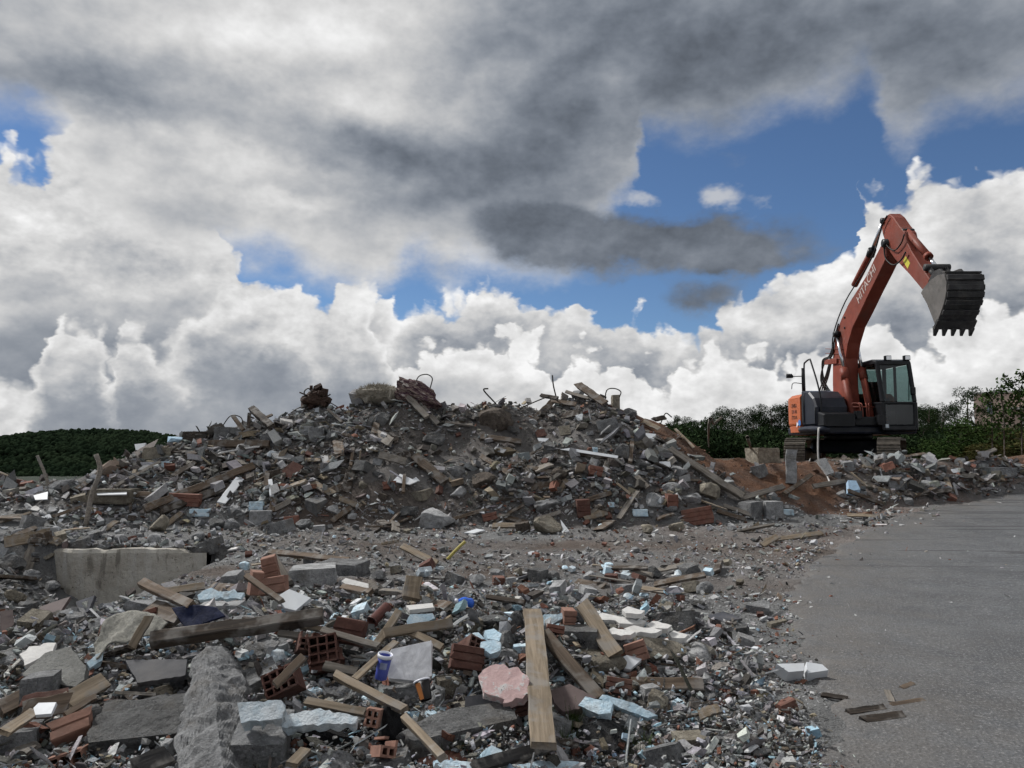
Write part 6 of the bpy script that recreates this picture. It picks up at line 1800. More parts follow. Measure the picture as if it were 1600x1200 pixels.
for reg, cnt in (('heap', 54), ('bank', 14), ('left', 14), ('fore', 26), ('mid', 3), ('pit', 8)):
    box, _ = REG[reg]
    for _ in range(cnt):
        sp_ = free_spot(box, 2)
        if sp_ is None: continue
        u, v, p = sp_
        d_ = np.linalg.norm(p) / FPX
        Lpx = random.uniform(22, 64) if reg != 'fore' else random.uniform(28, 80)
        L = Lpx * d_
        mt, cw = random.choice(WOODS)
        nv = Vector(normal_at(p[0], p[1])); th = random.gauss(0.0, 0.75)
        tdir = Vector((math.cos(th), math.sin(th), 0)); tdir = (tdir - nv * tdir.dot(nv)).normalized()
        tdir = (tdir + nv * random.uniform(-0.1, 0.25)).normalized()
        L_, m_ = frame((0, 0, 0), tdir, nv)
        wsc = random.uniform(0.5, 1.1) * (0.6 if reg == 'fore' else 1.0)
        word = 'stick' if wsc < 0.6 else 'board'
        lab = tell_apart(f'{"short " if Lpx < 34 else ("long " if Lpx > 52 else "")}{cw} {word} lying', u, v)
        obj('wooden_plank', shared(random.choice(PLK), M[mt]), None, loc=(p[0], p[1], p[2] + 0.05 + random.uniform(0, 0.05)), rot=m_ @ Matrix.Rotation(random.uniform(-0.6, 0.6), 3, 'X'), scale=(L, wsc, wsc),
            label=lab, cat='plank', group='planks and beams in the rubble')
def shard_proto(seed):
    r = np.random.default_rng(seed); n_ = r.integers(4, 7)
    a = np.sort(r.uniform(0, 2 * np.pi, n_)) ; a = np.linspace(0, 2 * np.pi, n_, endpoint=False) + r.normal(0, 0.25, n_)
    rr_ = r.uniform(0.32, 0.55, n_)
    V = [(rr_[i] * math.cos(a[i]), rr_[i] * 0.75 * math.sin(a[i]), 0.06) for i in range(n_)] + [(rr_[i] * 1.03 * math.cos(a[i]), rr_[i] * 0.78 * math.sin(a[i]), -0.06) for i in range(n_)]
    F = [list(range(n_)), list(range(2 * n_ - 1, n_ - 1, -1))] + [[i, n_ + i, n_ + (i + 1) % n_, (i + 1) % n_] for i in range(n_)]
    return mesh_from('shard', V, F)
SHARDS = [shard_proto(40 + i) for i in range(10)]
KINDS_ = [('tile_piece', 'tile', 'tile and plaster shards in the rubble', [('white_tile', 'white tile shard'), ('plaster_white', 'white plaster flake'), ('slate', 'dark slate shard'), ('white_tile', 'white tile shard'), ('slate_brown', 'brown tile shard')], SHARDS,
           (('heap', 26, 8, 18), ('bank', 6, 7, 14), ('left', 6, 9, 18), ('fore', 26, 12, 34), ('mid', 16, 8, 20), ('pit', 4, 12, 24), ('edge', 8, 8, 18))),
          ('brick_piece', 'brick', 'broken bricks in the rubble', [('brick_red', 'red brick scrap'), ('brick_brown', 'dark red brick scrap'), ('brick_red', 'red brick scrap')], BLOCKS,
           (('heap', 9, 8, 16), ('bank', 2, 8, 12), ('left', 4, 9, 16), ('fore', 9, 12, 28), ('mid', 5, 6, 11), ('edge', 8, 9, 20))),
          ('foam_piece', 'foam piece', 'blue foam scraps in the rubble', [('foam_blue', 'blue foam scrap'), ('foam_grey', 'whitish foam scrap')], LUMPS + BLOCKS,
           (('heap', 2, 7, 10), ('fore', 46, 8, 24), ('mid', 3, 5, 8)))]
for name, cat, grp, mats, protos, plan in KINDS_:
    for reg, cnt, lo, hi_ in plan:
        for _ in range(cnt):
            sp_ = free_spot(REG[reg][0], 2)
            if sp_ is None: continue
            u, v, p = sp_
            w = random.uniform(lo, hi_); s_ = np.linalg.norm(p) / FPX; W = w * s_
            mt, word = random.choice(mats)
            lab = tell_apart(sized(w) + word, u, v)
            nv = Vector(normal_at(p[0], p[1])); q_ = nv.to_track_quat('Z', 'Y')
            rot = q_ @ Quaternion((0, 0, 1), random.uniform(0, 6.28)) @ Quaternion((1, 0, 0), random.gauss(0, 0.35))
            sc3 = (W, W, W * 0.8) if protos is SHARDS else (W, W * random.uniform(0.55, 0.9), W * random.uniform(0.4, 0.7))
            obj(name, shared(random.choice(protos), M[mt]), None, loc=(p[0], p[1], p[2] + (0.03 + 0.1 * W if protos is SHARDS else 0.2 * W + 0.02)), rot=rot, scale=sc3, label=lab, cat=cat, group=grp)

# ================================================================== excavator
EX, EY = 8.95, 20.5
EZ = 1.02
M['ex_orange'] = mat_plain('excavator_orange', (0.20, 0.046, 0.028), 0.55, 0.2, 3.0, 0.08, 0.75, dirtcol=(0.11, 0.06, 0.048))
M['ex_orange_bright'] = mat_plain('counterweight_orange', (0.42, 0.115, 0.045), 0.5, 0.08, 3.0, 0.03, 0.20, dirtcol=(0.30, 0.11, 0.06))
M['ex_black'] = mat_plain('excavator_black', (0.008, 0.009, 0.011), 0.4, 0.3, 4.0, 0.03, 0.2, dirtcol=(0.04, 0.038, 0.035))
M['ex_grey'] = mat_plain('excavator_grey', (0.009, 0.012, 0.021), 0.35, 0.2, 3.0, 0.02, 0.25, dirtcol=(0.065, 0.06, 0.055))
M['ex_bucket'] = mat_plain('bucket_steel', (0.045, 0.044, 0.044), 0.6, 0.3, 7.0, 0.3, 0.5, 0.2, dirtcol=(0.10, 0.09, 0.08))
M['ex_side'] = mat_plain('bucket_side', (0.12, 0.112, 0.105), 0.7, 0.25, 6.0, 0.3, 0.5, dirtcol=(0.06, 0.055, 0.05))
M['track_mud'] = mat_plain('track_mud', (0.105, 0.092, 0.076), 0.9, 0.4, 12.0, 0.6, 0.5, dirtcol=(0.04, 0.036, 0.032))
M['hose'] = mat_plain('rubber_hose', (0.012, 0.012, 0.012), 0.6, 0.2, 20, 0.05, 0.2, dirtcol=(0.05, 0.045, 0.04))
k = NT('chrome'); M['chrome'] = k.done((0.62, 0.63, 0.65), 0.18, None, Metallic=1.0)
k = NT('cab_glass')
k.t.nodes.remove(k.b)
tr = k.n('ShaderNodeBsdfTransparent'); tr.inputs[0].default_value = (0.46, 0.55, 0.54, 1)
gl = k.n('ShaderNodeBsdfGlossy'); gl.inputs['Roughness'].default_value = 0.03; gl.inputs['Color'].default_value = (0.9, 0.95, 1, 1)
mx = k.n('ShaderNodeMixShader'); mx.inputs[0].default_value = 0.045; k.s(mx.inputs[1], tr.outputs[0]); k.s(mx.inputs[2], gl.outputs[0])
k.t.links.new(mx.outputs[0], k.out.inputs['Surface'])
M['cab_glass'] = k.m

exc = empty('excavator', (EX, EY, EZ), (0, 0, 0), 'orange and black crawler excavator with raised boom behind the rubble bank', 'excavator')
mark('the excavator', [1232, 1535], [333, 725], 0)
TAKEN.pop()
def on_x(u, v, l):
    """point of the plane at lateral offset l seen at (u, v), in excavator coordinates (lateral, y, z)"""
    d_ = ray(u, v); k_ = (EX + l) / d_[0]
    return Vector((l, d_[1] * k_ - EY, CAM_Z + d_[2] * k_ - EZ))
def ebox(name, l0, l1, f0, f1, z0, z1, mat, parent=None, bev=0.03, taper=None):
    """bevelled box; f counts forward (towards the bucket)"""
    bm = bmesh.new()
    vs = [bm.verts.new((l, -f, z)) for l in (l0, l1) for f in (f0, f1) for z in (z0, z1)]
    if taper: taper(vs)
    for f in ((0, 1, 3, 2), (4, 6, 7, 5), (0, 4, 5, 1), (2, 3, 7, 6), (0, 2, 6, 4), (1, 5, 7, 3)):
        bm.faces.new([vs[i] for i in f])
    bmesh.ops.recalc_face_normals(bm, faces=bm.faces[:])
    if bev > 0: bmesh.ops.bevel(bm, geom=bm.edges[:], offset=bev, segments=2, affect='EDGES', profile=0.6)
    me = bpy.data.meshes.new(name); bm.to_mesh(me); bm.free()
    return obj(name, me, M[mat], parent or exc)
def prism(name, prof, l0, l1, mat, parent=None, bev=0.015):
    """side outline (list of Vector with y, z) given thickness from l0 to l1"""
    bm = bmesh.new()
    a = [bm.verts.new((l0, p.y, p.z)) for p in prof]; b = [bm.verts.new((l1, p.y, p.z)) for p in prof]
    n_ = len(prof)
    bm.faces.new(a); bm.faces.new(b[::-1])
    for i in range(n_): bm.faces.new([a[i], b[i], b[(i + 1) % n_], a[(i + 1) % n_]])
    bmesh.ops.recalc_face_normals(bm, faces=bm.faces[:])
    if bev > 0: bmesh.ops.bevel(bm, geom=[e for e in bm.edges if abs(e.verts[0].co.x - e.verts[1].co.x) < 1e-6], offset=bev, segments=1, affect='EDGES')
    me = bpy.data.meshes.new(name); bm.to_mesh(me); bm.free()
    return obj(name, me, M[mat], parent or exc)
def etube(name, pts, r_, mat, parent=None, sides=8, n_=18, sm=True):
    pts = [Vector(p) for p in pts]
    path = smooth_path(pts, n_) if sm and len(pts) > 2 else pts
    return obj(name, tube_mesh(path, r_, sides), M[mat], parent or exc)
def V3(l, f, z): return Vector((l, -f, z))

# ---- undercarriage: two tracks turned away from the upper body
UCA = R(-29)
def make_track(lc):
    sh, L, hz = 0.50, 1.62, 0.40
    tr_ = empty('track', (lc * math.cos(UCA), lc * math.sin(UCA), 0), (0, 0, UCA)); tr_.parent = exc
    def loop_pt(s):
        """path round the two wheels: returns y, z, angle"""
        st = 2 * L; arc = math.pi * hz; per = 2 * (st + arc); s = s % per
        if s < st: return -L + s, 2 * hz, 0.0
        s -= st
        if s < arc: a = s / hz; return L + hz * math.sin(a), hz + hz * math.cos(a), -a
        s -= arc
        if s < st: return L - s, 0.0, math.pi
        s -= st; a = s / hz; return -L - hz * math.sin(a), hz - hz * math.cos(a), math.pi - a
    per = 2 * (2 * L + math.pi * hz); n_ = 44; pitch = per / n_
    bm = bmesh.new()
    pad = [(-0.5, -0.018), (0.46, -0.018), (0.46, 0.012), (0.30, 0.012), (0.27, 0.045), (0.20, 0.045), (0.17, 0.012), (-0.10, 0.012), (-0.13, 0.040), (-0.20, 0.040), (-0.23, 0.012), (-0.5, 0.012)]
    vs0 = [[bm.verts.new((sx * sh / 2, p[0] * pitch, p[1])) for p in pad] for sx in (-1, 1)]
    m_ = len(pad)
    bm.faces.new(vs0[0]); bm.faces.new(vs0[1][::-1])
    for i in range(m_): bm.faces.new([vs0[0][i], vs0[1][i], vs0[1][(i + 1) % m_], vs0[0][(i + 1) % m_]])
    bmesh.ops.recalc_face_normals(bm, faces=bm.faces[:])
    pm = bpy.data.meshes.new('track_shoe'); bm.to_mesh(pm); bm.free()
    for i in range(n_):
        y, z, a = loop_pt(i * pitch)
        obj('track_shoe', pm, M['track_mud'], tr_, loc=(0, y, z), rot=(a, 0, 0))
    for y in (-L, L):
        obj('idler_wheel', lathe([(0.0005, -0.17), (0.12, -0.17), (0.14, -0.10), (0.34, -0.08), (0.34, 0.08), (0.14, 0.10), (0.12, 0.17), (0.0005, 0.17)], 22), M['ex_black'], tr_, loc=(0, y, hz), rot=(0, R(90), 0))
    for i in range(6):
        obj('roller', lathe([(0.0005, -0.16), (0.09, -0.16), (0.09, 0.16), (0.0005, 0.16)], 14), M['ex_black'], tr_, loc=(0, -1.15 + i * 0.46, 0.12), rot=(0, R(90), 0))
    bm = bmesh.new()
    bmesh.ops.create_cube(bm, size=1.0)
    for v_ in bm.verts: v_.co = (v_.co.x * 0.30, v_.co.y * 2.5, v_.co.z * 0.34 + 0.42)
    bmesh.ops.bevel(bm, geom=bm.edges[:], offset=0.04, segments=1, affect='EDGES')
    me = bpy.data.meshes.new('side_frame'); bm.to_mesh(me); bm.free()
    obj('side_frame', me, M['ex_black'], tr_)
make_track(-1.06); make_track(1.06)
bm = bmesh.new(); bmesh.ops.create_cube(bm, size=1.0)
for v_ in bm.verts: v_.co = (v_.co.x * 1.75, v_.co.y * 1.1 * (1.0 if v_.co.z < 0 else 0.7), v_.co.z * 0.36 + 0.62)
bmesh.ops.bevel(bm, geom=bm.edges[:], offset=0.05, segments=1, affect='EDGES')
me = bpy.data.meshes.new('cross_frame'); bm.to_mesh(me); bm.free()
obj('cross_frame', me, M['ex_black'], exc, rot=(0, 0, UCA))
obj('slew_ring', lathe([(0.0005, 0.80), (0.60, 0.80), (0.60, 0.94), (0.0005, 0.94)], 28), M['ex_black'], exc)

# ---- upper body
ebox('deck', -1.22, 1.22, -1.05, 1.20, 0.93, 1.14, 'ex_grey', bev=0.05)
def cw():
    """rounded counterweight across the tail"""
    prof = []
    for a in np.linspace(180, 360, 19):
        ca, sa = math.cos(R(a)), math.sin(R(a))
        l = 1.26 * math.copysign(abs(ca) ** 0.45, ca); f = -0.42 + 0.98 * math.copysign(abs(sa) ** 0.6, sa)
        prof.append((l, f))
    prof = [(-1.26, 0.02)] + prof + [(1.26, 0.02)]
    for nm, z0, z1, sc_, mt in (('counterweight', 1.19, 2.02, 1.0, 'ex_orange_bright'), ('counterweight_base', 0.92, 1.175, 0.985, 'ex_orange_bright')):
        bm = bmesh.new()
        zz = [z0, z0 + 0.05, z1 - 0.09, z1] if nm == 'counterweight' else [z0, z0 + 0.08, z1 - 0.02, z1]
        ins = [0.985, 1.0, 1.0, 0.93] if nm == 'counterweight' else [0.90, 1.0, 1.0, 0.985]
        rings = [[bm.verts.new((l * sc_ * i_, -(f * sc_ * i_ - 0.02 * (1 - i_)), z)) for l, f in prof] for z, i_ in zip(zz, ins)]
        n_ = len(prof)
        for a in range(3):
            for i in range(n_): bm.faces.new([rings[a][i], rings[a][(i + 1) % n_], rings[a + 1][(i + 1) % n_], rings[a + 1][i]])
        bm.faces.new(rings[0][::-1]); bm.faces.new(rings[3])
        bmesh.ops.recalc_face_normals(bm, faces=bm.faces[:])
        me = bpy.data.meshes.new(nm); bm.to_mesh(me); bm.free()
        o = obj(nm, me, M[mt], exc)
        if nm == 'counterweight': CW[0] = o
CW = [None]
cw()
# painted lettering on the side of the counterweight
for t_, z, sz in (('ENKA', 1.72, 0.155), ('DA V6', 1.555, 0.145), ('İTOUA', 1.40, 0.135)):
    me = text_mesh(t_, sz, 0.001)
    o = obj('lettering', me, M['ink'] if 'V6' not in t_ else M['ink'], CW[0], loc=(-1.268, 0.40, z), rot=Matrix(((0, 0, -1), (-1, 0, 0), (0, 1, 0))).to_euler(), scale=(0.92, 1, 1))
me = text_mesh('/', 0.13, 0.001)
obj('lettering', me, mat_plain('pink_mark', (0.6, 0.3, 0.34), 0.6, 0.1, 10, 0, 0), CW[0], loc=(-1.270, 0.40, 1.555), rot=Matrix(((0, 0, -1), (-1, 0, 0), (0, 1, 0))).to_euler())
# side cover (engine room, machine right)
def cover():
    prof = [V3(0, 0.06, 1.16), V3(0, 1.02, 1.16), V3(0, 1.02, 1.62), V3(0, 0.86, 1.86), V3(0, 0.55, 2.04), V3(0, 0.06, 2.10)]
    o = prism('side_cover', prof, -1.24, -0.42, 'ex_grey', bev=0.04)
    etube('seam', [V3(-1.245, 0.28, 1.2), V3(-1.245, 0.28, 2.0)], 0.008, 'ex_black', o, 5)
    prism('vent_panel', [V3(0, 0.10, 1.25), V3(0, 0.22, 1.25), V3(0, 0.22, 1.95), V3(0, 0.10, 1.95)], -1.252, -1.235, 'ex_black', o, bev=0.004)
    etube('seam', [V3(-1.245, 0.98, 1.2), V3(-1.245, 0.98, 1.62)], 0.008, 'ex_black', o, 5)
    prism('step_box', [V3(0, 1.0, 1.12), V3(0, 1.42, 1.12), V3(0, 1.42, 1.42), V3(0, 1.0, 1.5)], -1.20, -0.40, 'ex_black', exc, bev=0.03)
cover()
ebox('engine_hood', -0.42, 1.22, -0.62, 0.02, 1.16, 1.98, 'ex_grey', bev=0.06)
ebox('center_tray', -0.40, 0.30, 0.0, 1.30, 1.14, 1.36, 'ex_black', bev=0.02)
for i_, (l, f, z0, z1) in enumerate([(-0.52, 1.30, 1.14, 1.44), (-0.62, 1.25, 1.14, 1.36), (0.22, 1.35, 1.14, 1.40), (-0.30, 1.30, 1.3, 1.5)]):
    ebox('valve_block', l - 0.07, l + 0.07, f - 0.1, f + 0.1, z0, z1, 'ex_black', bev=0.015)
# deck edge rail on the right
etube('edge_rail', [V3(-1.24, 0.0, 1.06), V3(-1.25, 0.7, 1.07), V3(-1.24, 1.28, 1.04), V3(-1.05, 1.36, 1.02)], 0.085, 'ex_grey', sides=10)
# round logo on the lower tail
def disc(name, c_, r_, mat, parent, nrm=(-1, 0, 0)):
    V = [Vector((0, r_ * math.cos(a), r_ * math.sin(a))) for a in np.linspace(0, 2 * math.pi, 20, endpoint=False)]
    return obj(name, mesh_from(name, V, [list(range(20))]), M[mat], parent, loc=c_)
M['logo_blue'] = mat_plain('logo_blue', (0.06, 0.20, 0.52), 0.5, 0.1, 10, 0, 0.1)
disc('logo', V3(-1.272, -0.03, 1.25), 0.085, 'logo_blue', exc)
obj('logo', mesh_from('logo', [(0, 0, 0), (0, 0.16, -0.09), (0, 0.13, 0.06), (0, 0.06, 0.03)], [[0, 1, 2, 3]]), M['lid_white'], exc, loc=V3(-1.270, -0.10, 1.22))
# handrail and mirror
etube('handrail', [V3(-1.15, 0.10, 2.05), V3(-1.15, 0.10, 2.75), V3(-1.13, 0.16, 2.86), V3(-1.12, 0.40, 2.90), V3(-1.12, 0.52, 2.80), V3(-1.12, 1.02, 1.95), V3(-1.12, 1.06, 1.2)], 0.022, 'ex_black', n_=40)
etube('handrail', [V3(-1.15, -0.03, 2.05), V3(-1.15, -0.03, 2.72)], 0.030, 'ex_black')
mr = etube('mirror_arm', [V3(-1.15, -0.03, 2.50), V3(-1.40, -0.10, 2.50)], 0.012, 'ex_black')
prism('mirror', [V3(0, -0.16, 2.46), V3(0, -0.08, 2.46), V3(0, -0.08, 2.54), V3(0, -0.16, 2.58)], -1.55, -1.38, 'ex_black', mr, bev=0.01)
etube('mirror_arm', [V3(-1.15, -0.05, 2.30), V3(-1.38, -0.10, 2.32), V3(-1.42, -0.12, 2.16)], 0.010, 'ex_black', n_=10)
# exhaust pipe
# ---- cab
CABL, CABR, CF, CB_, CZ0, CZ1 = 0.30, 1.10, 1.32, -0.20, 1.00, 2.80
def cabp(l, s):      # outline of a cab side: s = 0 bottom front .. ; the screen leans back
    return None
cab = empty('cab', (0, 0, 0)); cab.parent = exc
def bar(name, a, b, w, mat='ex_black', parent=None, w2=None):
    """square-section member from a to b"""
    a, b = Vector(a), Vector(b); L, m = frame(a, b, (0.0, 0.3, 1) if abs((b - a).normalized().z) < 0.9 else (0, 1, 0))
    bm = bmesh.new(); bmesh.ops.create_cube(bm, size=1.0)
    for v_ in bm.verts: v_.co = (v_.co.x * L, v_.co.y * w, v_.co.z * (w2 or w))
    bmesh.ops.bevel(bm, geom=bm.edges[:], offset=min(w, w2 or w) * 0.18, segments=1, affect='EDGES')
    me = bpy.data.meshes.new(name); bm.to_mesh(me); bm.free()
    return obj(name, me, M[mat], parent or cab, loc=(a + b) / 2, rot=m)
FT, FB = 1.14, 1.36    # forward reach of the screen at the top and at waist height
corner = {'A0': V3(CABL, FB, 1.72), 'A1': V3(CABL, FT, CZ1 - 0.06), 'B0': V3(CABR, FB, 1.72), 'B1': V3(CABR, FT, CZ1 - 0.06)}
for k_ in 'AB':
    bar('pillar', corner[k_ + '0'], corner[k_ + '1'], 0.10 if k_ == 'A' else 0.09, w2=0.085)
    l = CABL if k_ == 'A' else CABR
    bar('pillar', V3(l, FB, 1.02), V3(l, FB, 1.72), 0.10)
    bar('pillar', V3(l, CB_, 1.02), V3(l, CB_ + 0.05, CZ1 - 0.06), 0.09)
    bar('pillar', V3(l, 0.42, 1.02), V3(l, 0.42, CZ1 - 0.06), 0.06)
    bar('window_rail', V3(l, CB_, 1.74), V3(l, FB, 1.70), 0.06)
    prism('side_panel', [V3(0, CB_, 1.02), V3(0, FB, 1.02), V3(0, FB, 1.70), V3(0, CB_, 1.72)], l - 0.02, l + 0.02, 'ex_black', cab, bev=0.005)
    prism('side_window', [V3(0, CB_ + 0.06, 1.78), V3(0, 0.38, 1.78), V3(0, 0.38, CZ1 - 0.12), V3(0, CB_ + 0.08, CZ1 - 0.12)], l - 0.004, l + 0.004, 'cab_glass', cab, bev=0)
    prism('side_window', [V3(0, 0.46, 1.76), V3(0, FB - 0.06, 1.74), V3(0, FT - 0.04, CZ1 - 0.12), V3(0, 0.46, CZ1 - 0.12)], l - 0.004, l + 0.004, 'cab_glass', cab, bev=0)
bar('window_rail', V3(CABL, FB, 1.70), V3(CABR, FB, 1.70), 0.06)
bar('lower_sill', V3(CABL, FB, 1.06), V3(CABR, FB, 1.06), 0.14)
bar('window_rail', V3(CABL, CB_, 1.72), V3(CABR, CB_, 1.72), 0.06)
prism('rear_panel', [V3(0, CB_ - 0.02, 1.02), V3(0, CB_ + 0.02, 1.02), V3(0, CB_ + 0.02, 1.72), V3(0, CB_ - 0.02, 1.72)], CABL, CABR, 'ex_black', cab, bev=0)
def pane(name, pts):
    obj(name, mesh_from(name, [Vector(p) for p in pts], [[0, 1, 2, 3]]), M['cab_glass'], cab)
pane('windscreen', [V3(CABL + 0.05, FB + 0.01, 1.74), V3(CABR - 0.05, FB + 0.01, 1.74), V3(CABR - 0.05, FT + 0.01, CZ1 - 0.12), V3(CABL + 0.05, FT + 0.01, CZ1 - 0.12)])
pane('lower_screen', [V3(CABL + 0.06, FB + 0.015, 1.16), V3(CABR - 0.06, FB + 0.015, 1.16), V3(CABR - 0.06, FB + 0.015, 1.66), V3(CABL + 0.06, FB + 0.015, 1.66)])
pane('rear_window', [V3(CABL + 0.05, CB_ + 0.03, 1.78), V3(CABR - 0.05, CB_ + 0.03, 1.78), V3(CABR - 0.05, CB_ + 0.06, CZ1 - 0.14), V3(CABL + 0.05, CB_ + 0.06, CZ1 - 0.14)])
prism('cab_roof', [V3(0, CB_ - 0.05, CZ1 - 0.10), V3(0, FT + 0.05, CZ1 - 0.11), V3(0, FT + 0.03, CZ1 - 0.02), V3(0, FT - 0.2, CZ1 + 0.04), V3(0, CB_ + 0.1, CZ1 + 0.03), V3(0, CB_ - 0.05, CZ1 - 0.02)], CABL - 0.05, CABR + 0.05, 'ex_black', cab, bev=0.03)
prism('cab_floor', [V3(0, CB_, 0.99), V3(0, FB, 0.99), V3(0, FB, 1.05), V3(0, CB_, 1.05)], CABL, CABR, 'ex_black', cab, bev=0)
seat = prism('seat', [V3(0, 0.10, 1.42), V3(0, 0.62, 1.42), V3(0, 0.62, 1.54), V3(0, 0.24, 1.54), V3(0, 0.10, 2.05), V3(0, 0.06, 2.34), V3(0, -0.04, 2.34), V3(0, -0.02, 1.42)], 0.50, 0.98, 'ex_black', cab, bev=0.03)
ebox('monitor', 0.40, 0.52, 1.02, 1.08, 1.80, 2.02, 'ex_black', cab, bev=0.01)
ebox('console', 0.36, 0.48, 0.40, 0.9, 1.3, 1.66, 'ex_black', cab, bev=0.02)
etube('control_lever', [V3(0.42, 0.8, 1.66), V3(0.42, 0.86, 1.90)], 0.018, 'ex_black', cab)
etube('wiper', [V3(0.95, FB + 0.02, 1.76), V3(1.05, FT + 0.09, 2.4)], 0.010, 'ex_black', cab)
ob = ebox('cab_mirror', CABR - 0.10, CABR + 0.02, FB - 0.02, FB + 0.06, 1.90, 2.10, 'ex_black', cab, bev=0.03)
for l, f in ((0.60, 1.08), (1.06, 1.12)):
    wl = ebox('work_light', l - 0.075, l + 0.075, f - 0.05, f + 0.07, CZ1 - 0.01, CZ1 + 0.12, 'ex_black', exc, bev=0.015)
    prism('lamp_glass', [V3(0, f + 0.072, CZ1 + 0.01), V3(0, f + 0.078, CZ1 + 0.01), V3(0, f + 0.078, CZ1 + 0.105), V3(0, f + 0.072, CZ1 + 0.105)], l - 0.06, l + 0.06, 'chrome', wl, bev=0)
etube('aerial', [V3(0.36, 0.1, CZ1 + 0.02), V3(0.36, 0.1, CZ1 + 0.26)], 0.006, 'ex_black')
prism('plate', [V3(0, FB + 0.055, 1.08), V3(0, FB + 0.075, 1.08), V3(0, FB + 0.075, 1.17), V3(0, FB + 0.055, 1.17)], CABL + 0.02, CABL + 0.10, 'foam_grey', cab, bev=0)

# ---- boom, traced on the machine's centre plane
BW = 0.17
back = [(1303, 652), (1301, 600), (1301, 560), (1306, 520), (1315, 497), (1326, 474), (1340, 452), (1354, 430), (1366, 404), (1376, 384)]
frnt = [(1386, 384), (1385, 402), (1373, 428), (1359, 456), (1344, 488), (1332, 512), (1325, 536), (1321, 560), (1321, 600), (1325, 652)]
bo = prism('boom', [on_x(u, v, -BW) for u, v in back + frnt], -BW, BW, 'ex_orange')
foot = on_x(1313, 652, -BW)
prism('boom_foot', [foot + Vector((0, 0.32, 0.12)), foot + Vector((0, 0.24, -0.42)), foot + Vector((0, -0.24, -0.50)), foot + Vector((0, -0.34, 0.12))], -BW * 1.25, BW * 1.25, 'ex_orange', bo, bev=0.02)
# lettering on the boom
a_ = on_x(1341, 470, -BW); b_ = on_x(1367, 418, -BW)
mid_ = (a_ + b_) / 2; dr = (b_ - a_).normalized()
zax = Vector((-1, 0, 0)); yax = zax.cross(dr)
me = text_mesh('HITACHI', 0.30, 0.002)
M['letter_white'] = mat_plain('letter_white', (0.50, 0.42, 0.39), 0.6, 0.05, 10, 0, 0.25)
span = max(v_.co.x for v_ in me.vertices) - min(v_.co.x for v_ in me.vertices)
obj('lettering', me, M['letter_white'], bo, loc=mid_ + Vector((-0.006, 0, 0)), rot=Matrix((dr, yax, zax)).transposed(), scale=((b_ - a_).length * 1.02 / span, 1.05, 1))
def pin(c_, l0, l1, r_, mat='ex_black', parent=None, name='pin'):
    return obj(name, lathe([(0.0005, l0), (r_, l0), (r_, l1), (0.0005, l1)], 16), M[mat], parent or exc, loc=(0, c_.y, c_.z), rot=(0, R(90), 0))
lug = on_x(1312, 522, -BW)
pin(lug, -BW - 0.16, BW + 0.16, 0.075, parent=bo)
for u_, v_ in ((1320, 496), (1320, 512)):
    pin(on_x(u_, v_, -BW), -BW - 0.02, -BW + 0.01, 0.03, parent=bo, name='bolt')
# boom cylinders
for sgn in (-1, 1):
    l = sgn * (BW + 0.07)
    top = Vector((l, lug.y, lug.z)); bot = V3(l, 0.92, 1.20)
    dv = (bot - top)
    cyl = etube('cylinder_barrel', [top + dv * 0.42, bot], 0.088, 'ex_orange', sides=16, sm=False)
    obj('cylinder_collar', tube_mesh([top + dv * 0.40, top + dv * 0.52], 0.105, 16), M['ex_orange'], cyl)
    etube('piston_rod', [top, top + dv * 0.42], 0.045, 'chrome', cyl, 14, sm=False)
    pin(bot, l - 0.08, l + 0.08, 0.06, parent=cyl)
    pin(top, l - 0.07, l + 0.07, 0.085, parent=cyl, name='rod_eye')
# arm (stick)
AW = 0.14
arm_pts = [(1389, 334), (1396, 340), (1404, 352), (1413, 363), (1416, 377), (1424, 393), (1438, 415), (1452, 436), (1448, 452), (1440, 452), (1420, 428), (1399, 406), (1386, 388), (1379, 366), (1376, 344)]
arm = prism('arm', [on_x(u, v, -AW) for u, v in arm_pts], -AW, AW, 'ex_orange')
pin(on_x(1384, 380, -BW), -BW - 0.07, BW + 0.07, 0.10, parent=arm)
pin(on_x(1380, 345, -AW), -AW - 0.05, AW + 0.05, 0.07, parent=arm)
M['sticker'] = mat_plain('yellow_sticker', (0.55, 0.50, 0.06), 0.5, 0.15, 30, 0, 0.35)
q4 = [on_x(u, v, -AW - 0.004) for u, v in ((1411, 408), (1415, 400), (1422, 411), (1418, 420))]
obj('sticker', mesh_from('sticker', q4, [[0, 1, 2, 3]]), M['sticker'], arm)
# arm cylinder along the back of the boom
c0_, c1_ = on_x(1336, 448, 0), on_x(1363, 398, 0)
ac = etube('arm_cylinder', [c0_ + Vector((0, 0.02, 0.05)), c1_ + Vector((0, 0.06, 0.06))], 0.085, 'ex_orange', sides=14, sm=False)
tip_ = on_x(1380, 347, 0)
etube('piston_rod', [c1_ + Vector((0, 0.06, 0.06)), tip_], 0.045, 'chrome', ac, 12, sm=False)
obj('cylinder_collar', tube_mesh([c1_ + Vector((0, 0.06, 0.06)) + (tip_ - c1_) * t for t in (-0.1, 0.12)], 0.10, 14), M['ex_black'], ac)
# bucket cylinder on the arm
b0_, b1_ = on_x(1418, 362, 0.0), on_x(1452, 402, 0.0)
bc = etube('bucket_cylinder', [b0_, b1_], 0.075, 'ex_orange', sides=14, sm=False)
obj('cylinder_collar', tube_mesh([b1_ - (b1_ - b0_) * 0.08, b1_], 0.09, 14), M['ex_orange'], bc)
lk = on_x(1464, 418, 0.0)
etube('piston_rod', [b1_, lk], 0.042, 'chrome', bc, 12, sm=False)
pin(b0_, -0.13, 0.13, 0.07, parent=bc)
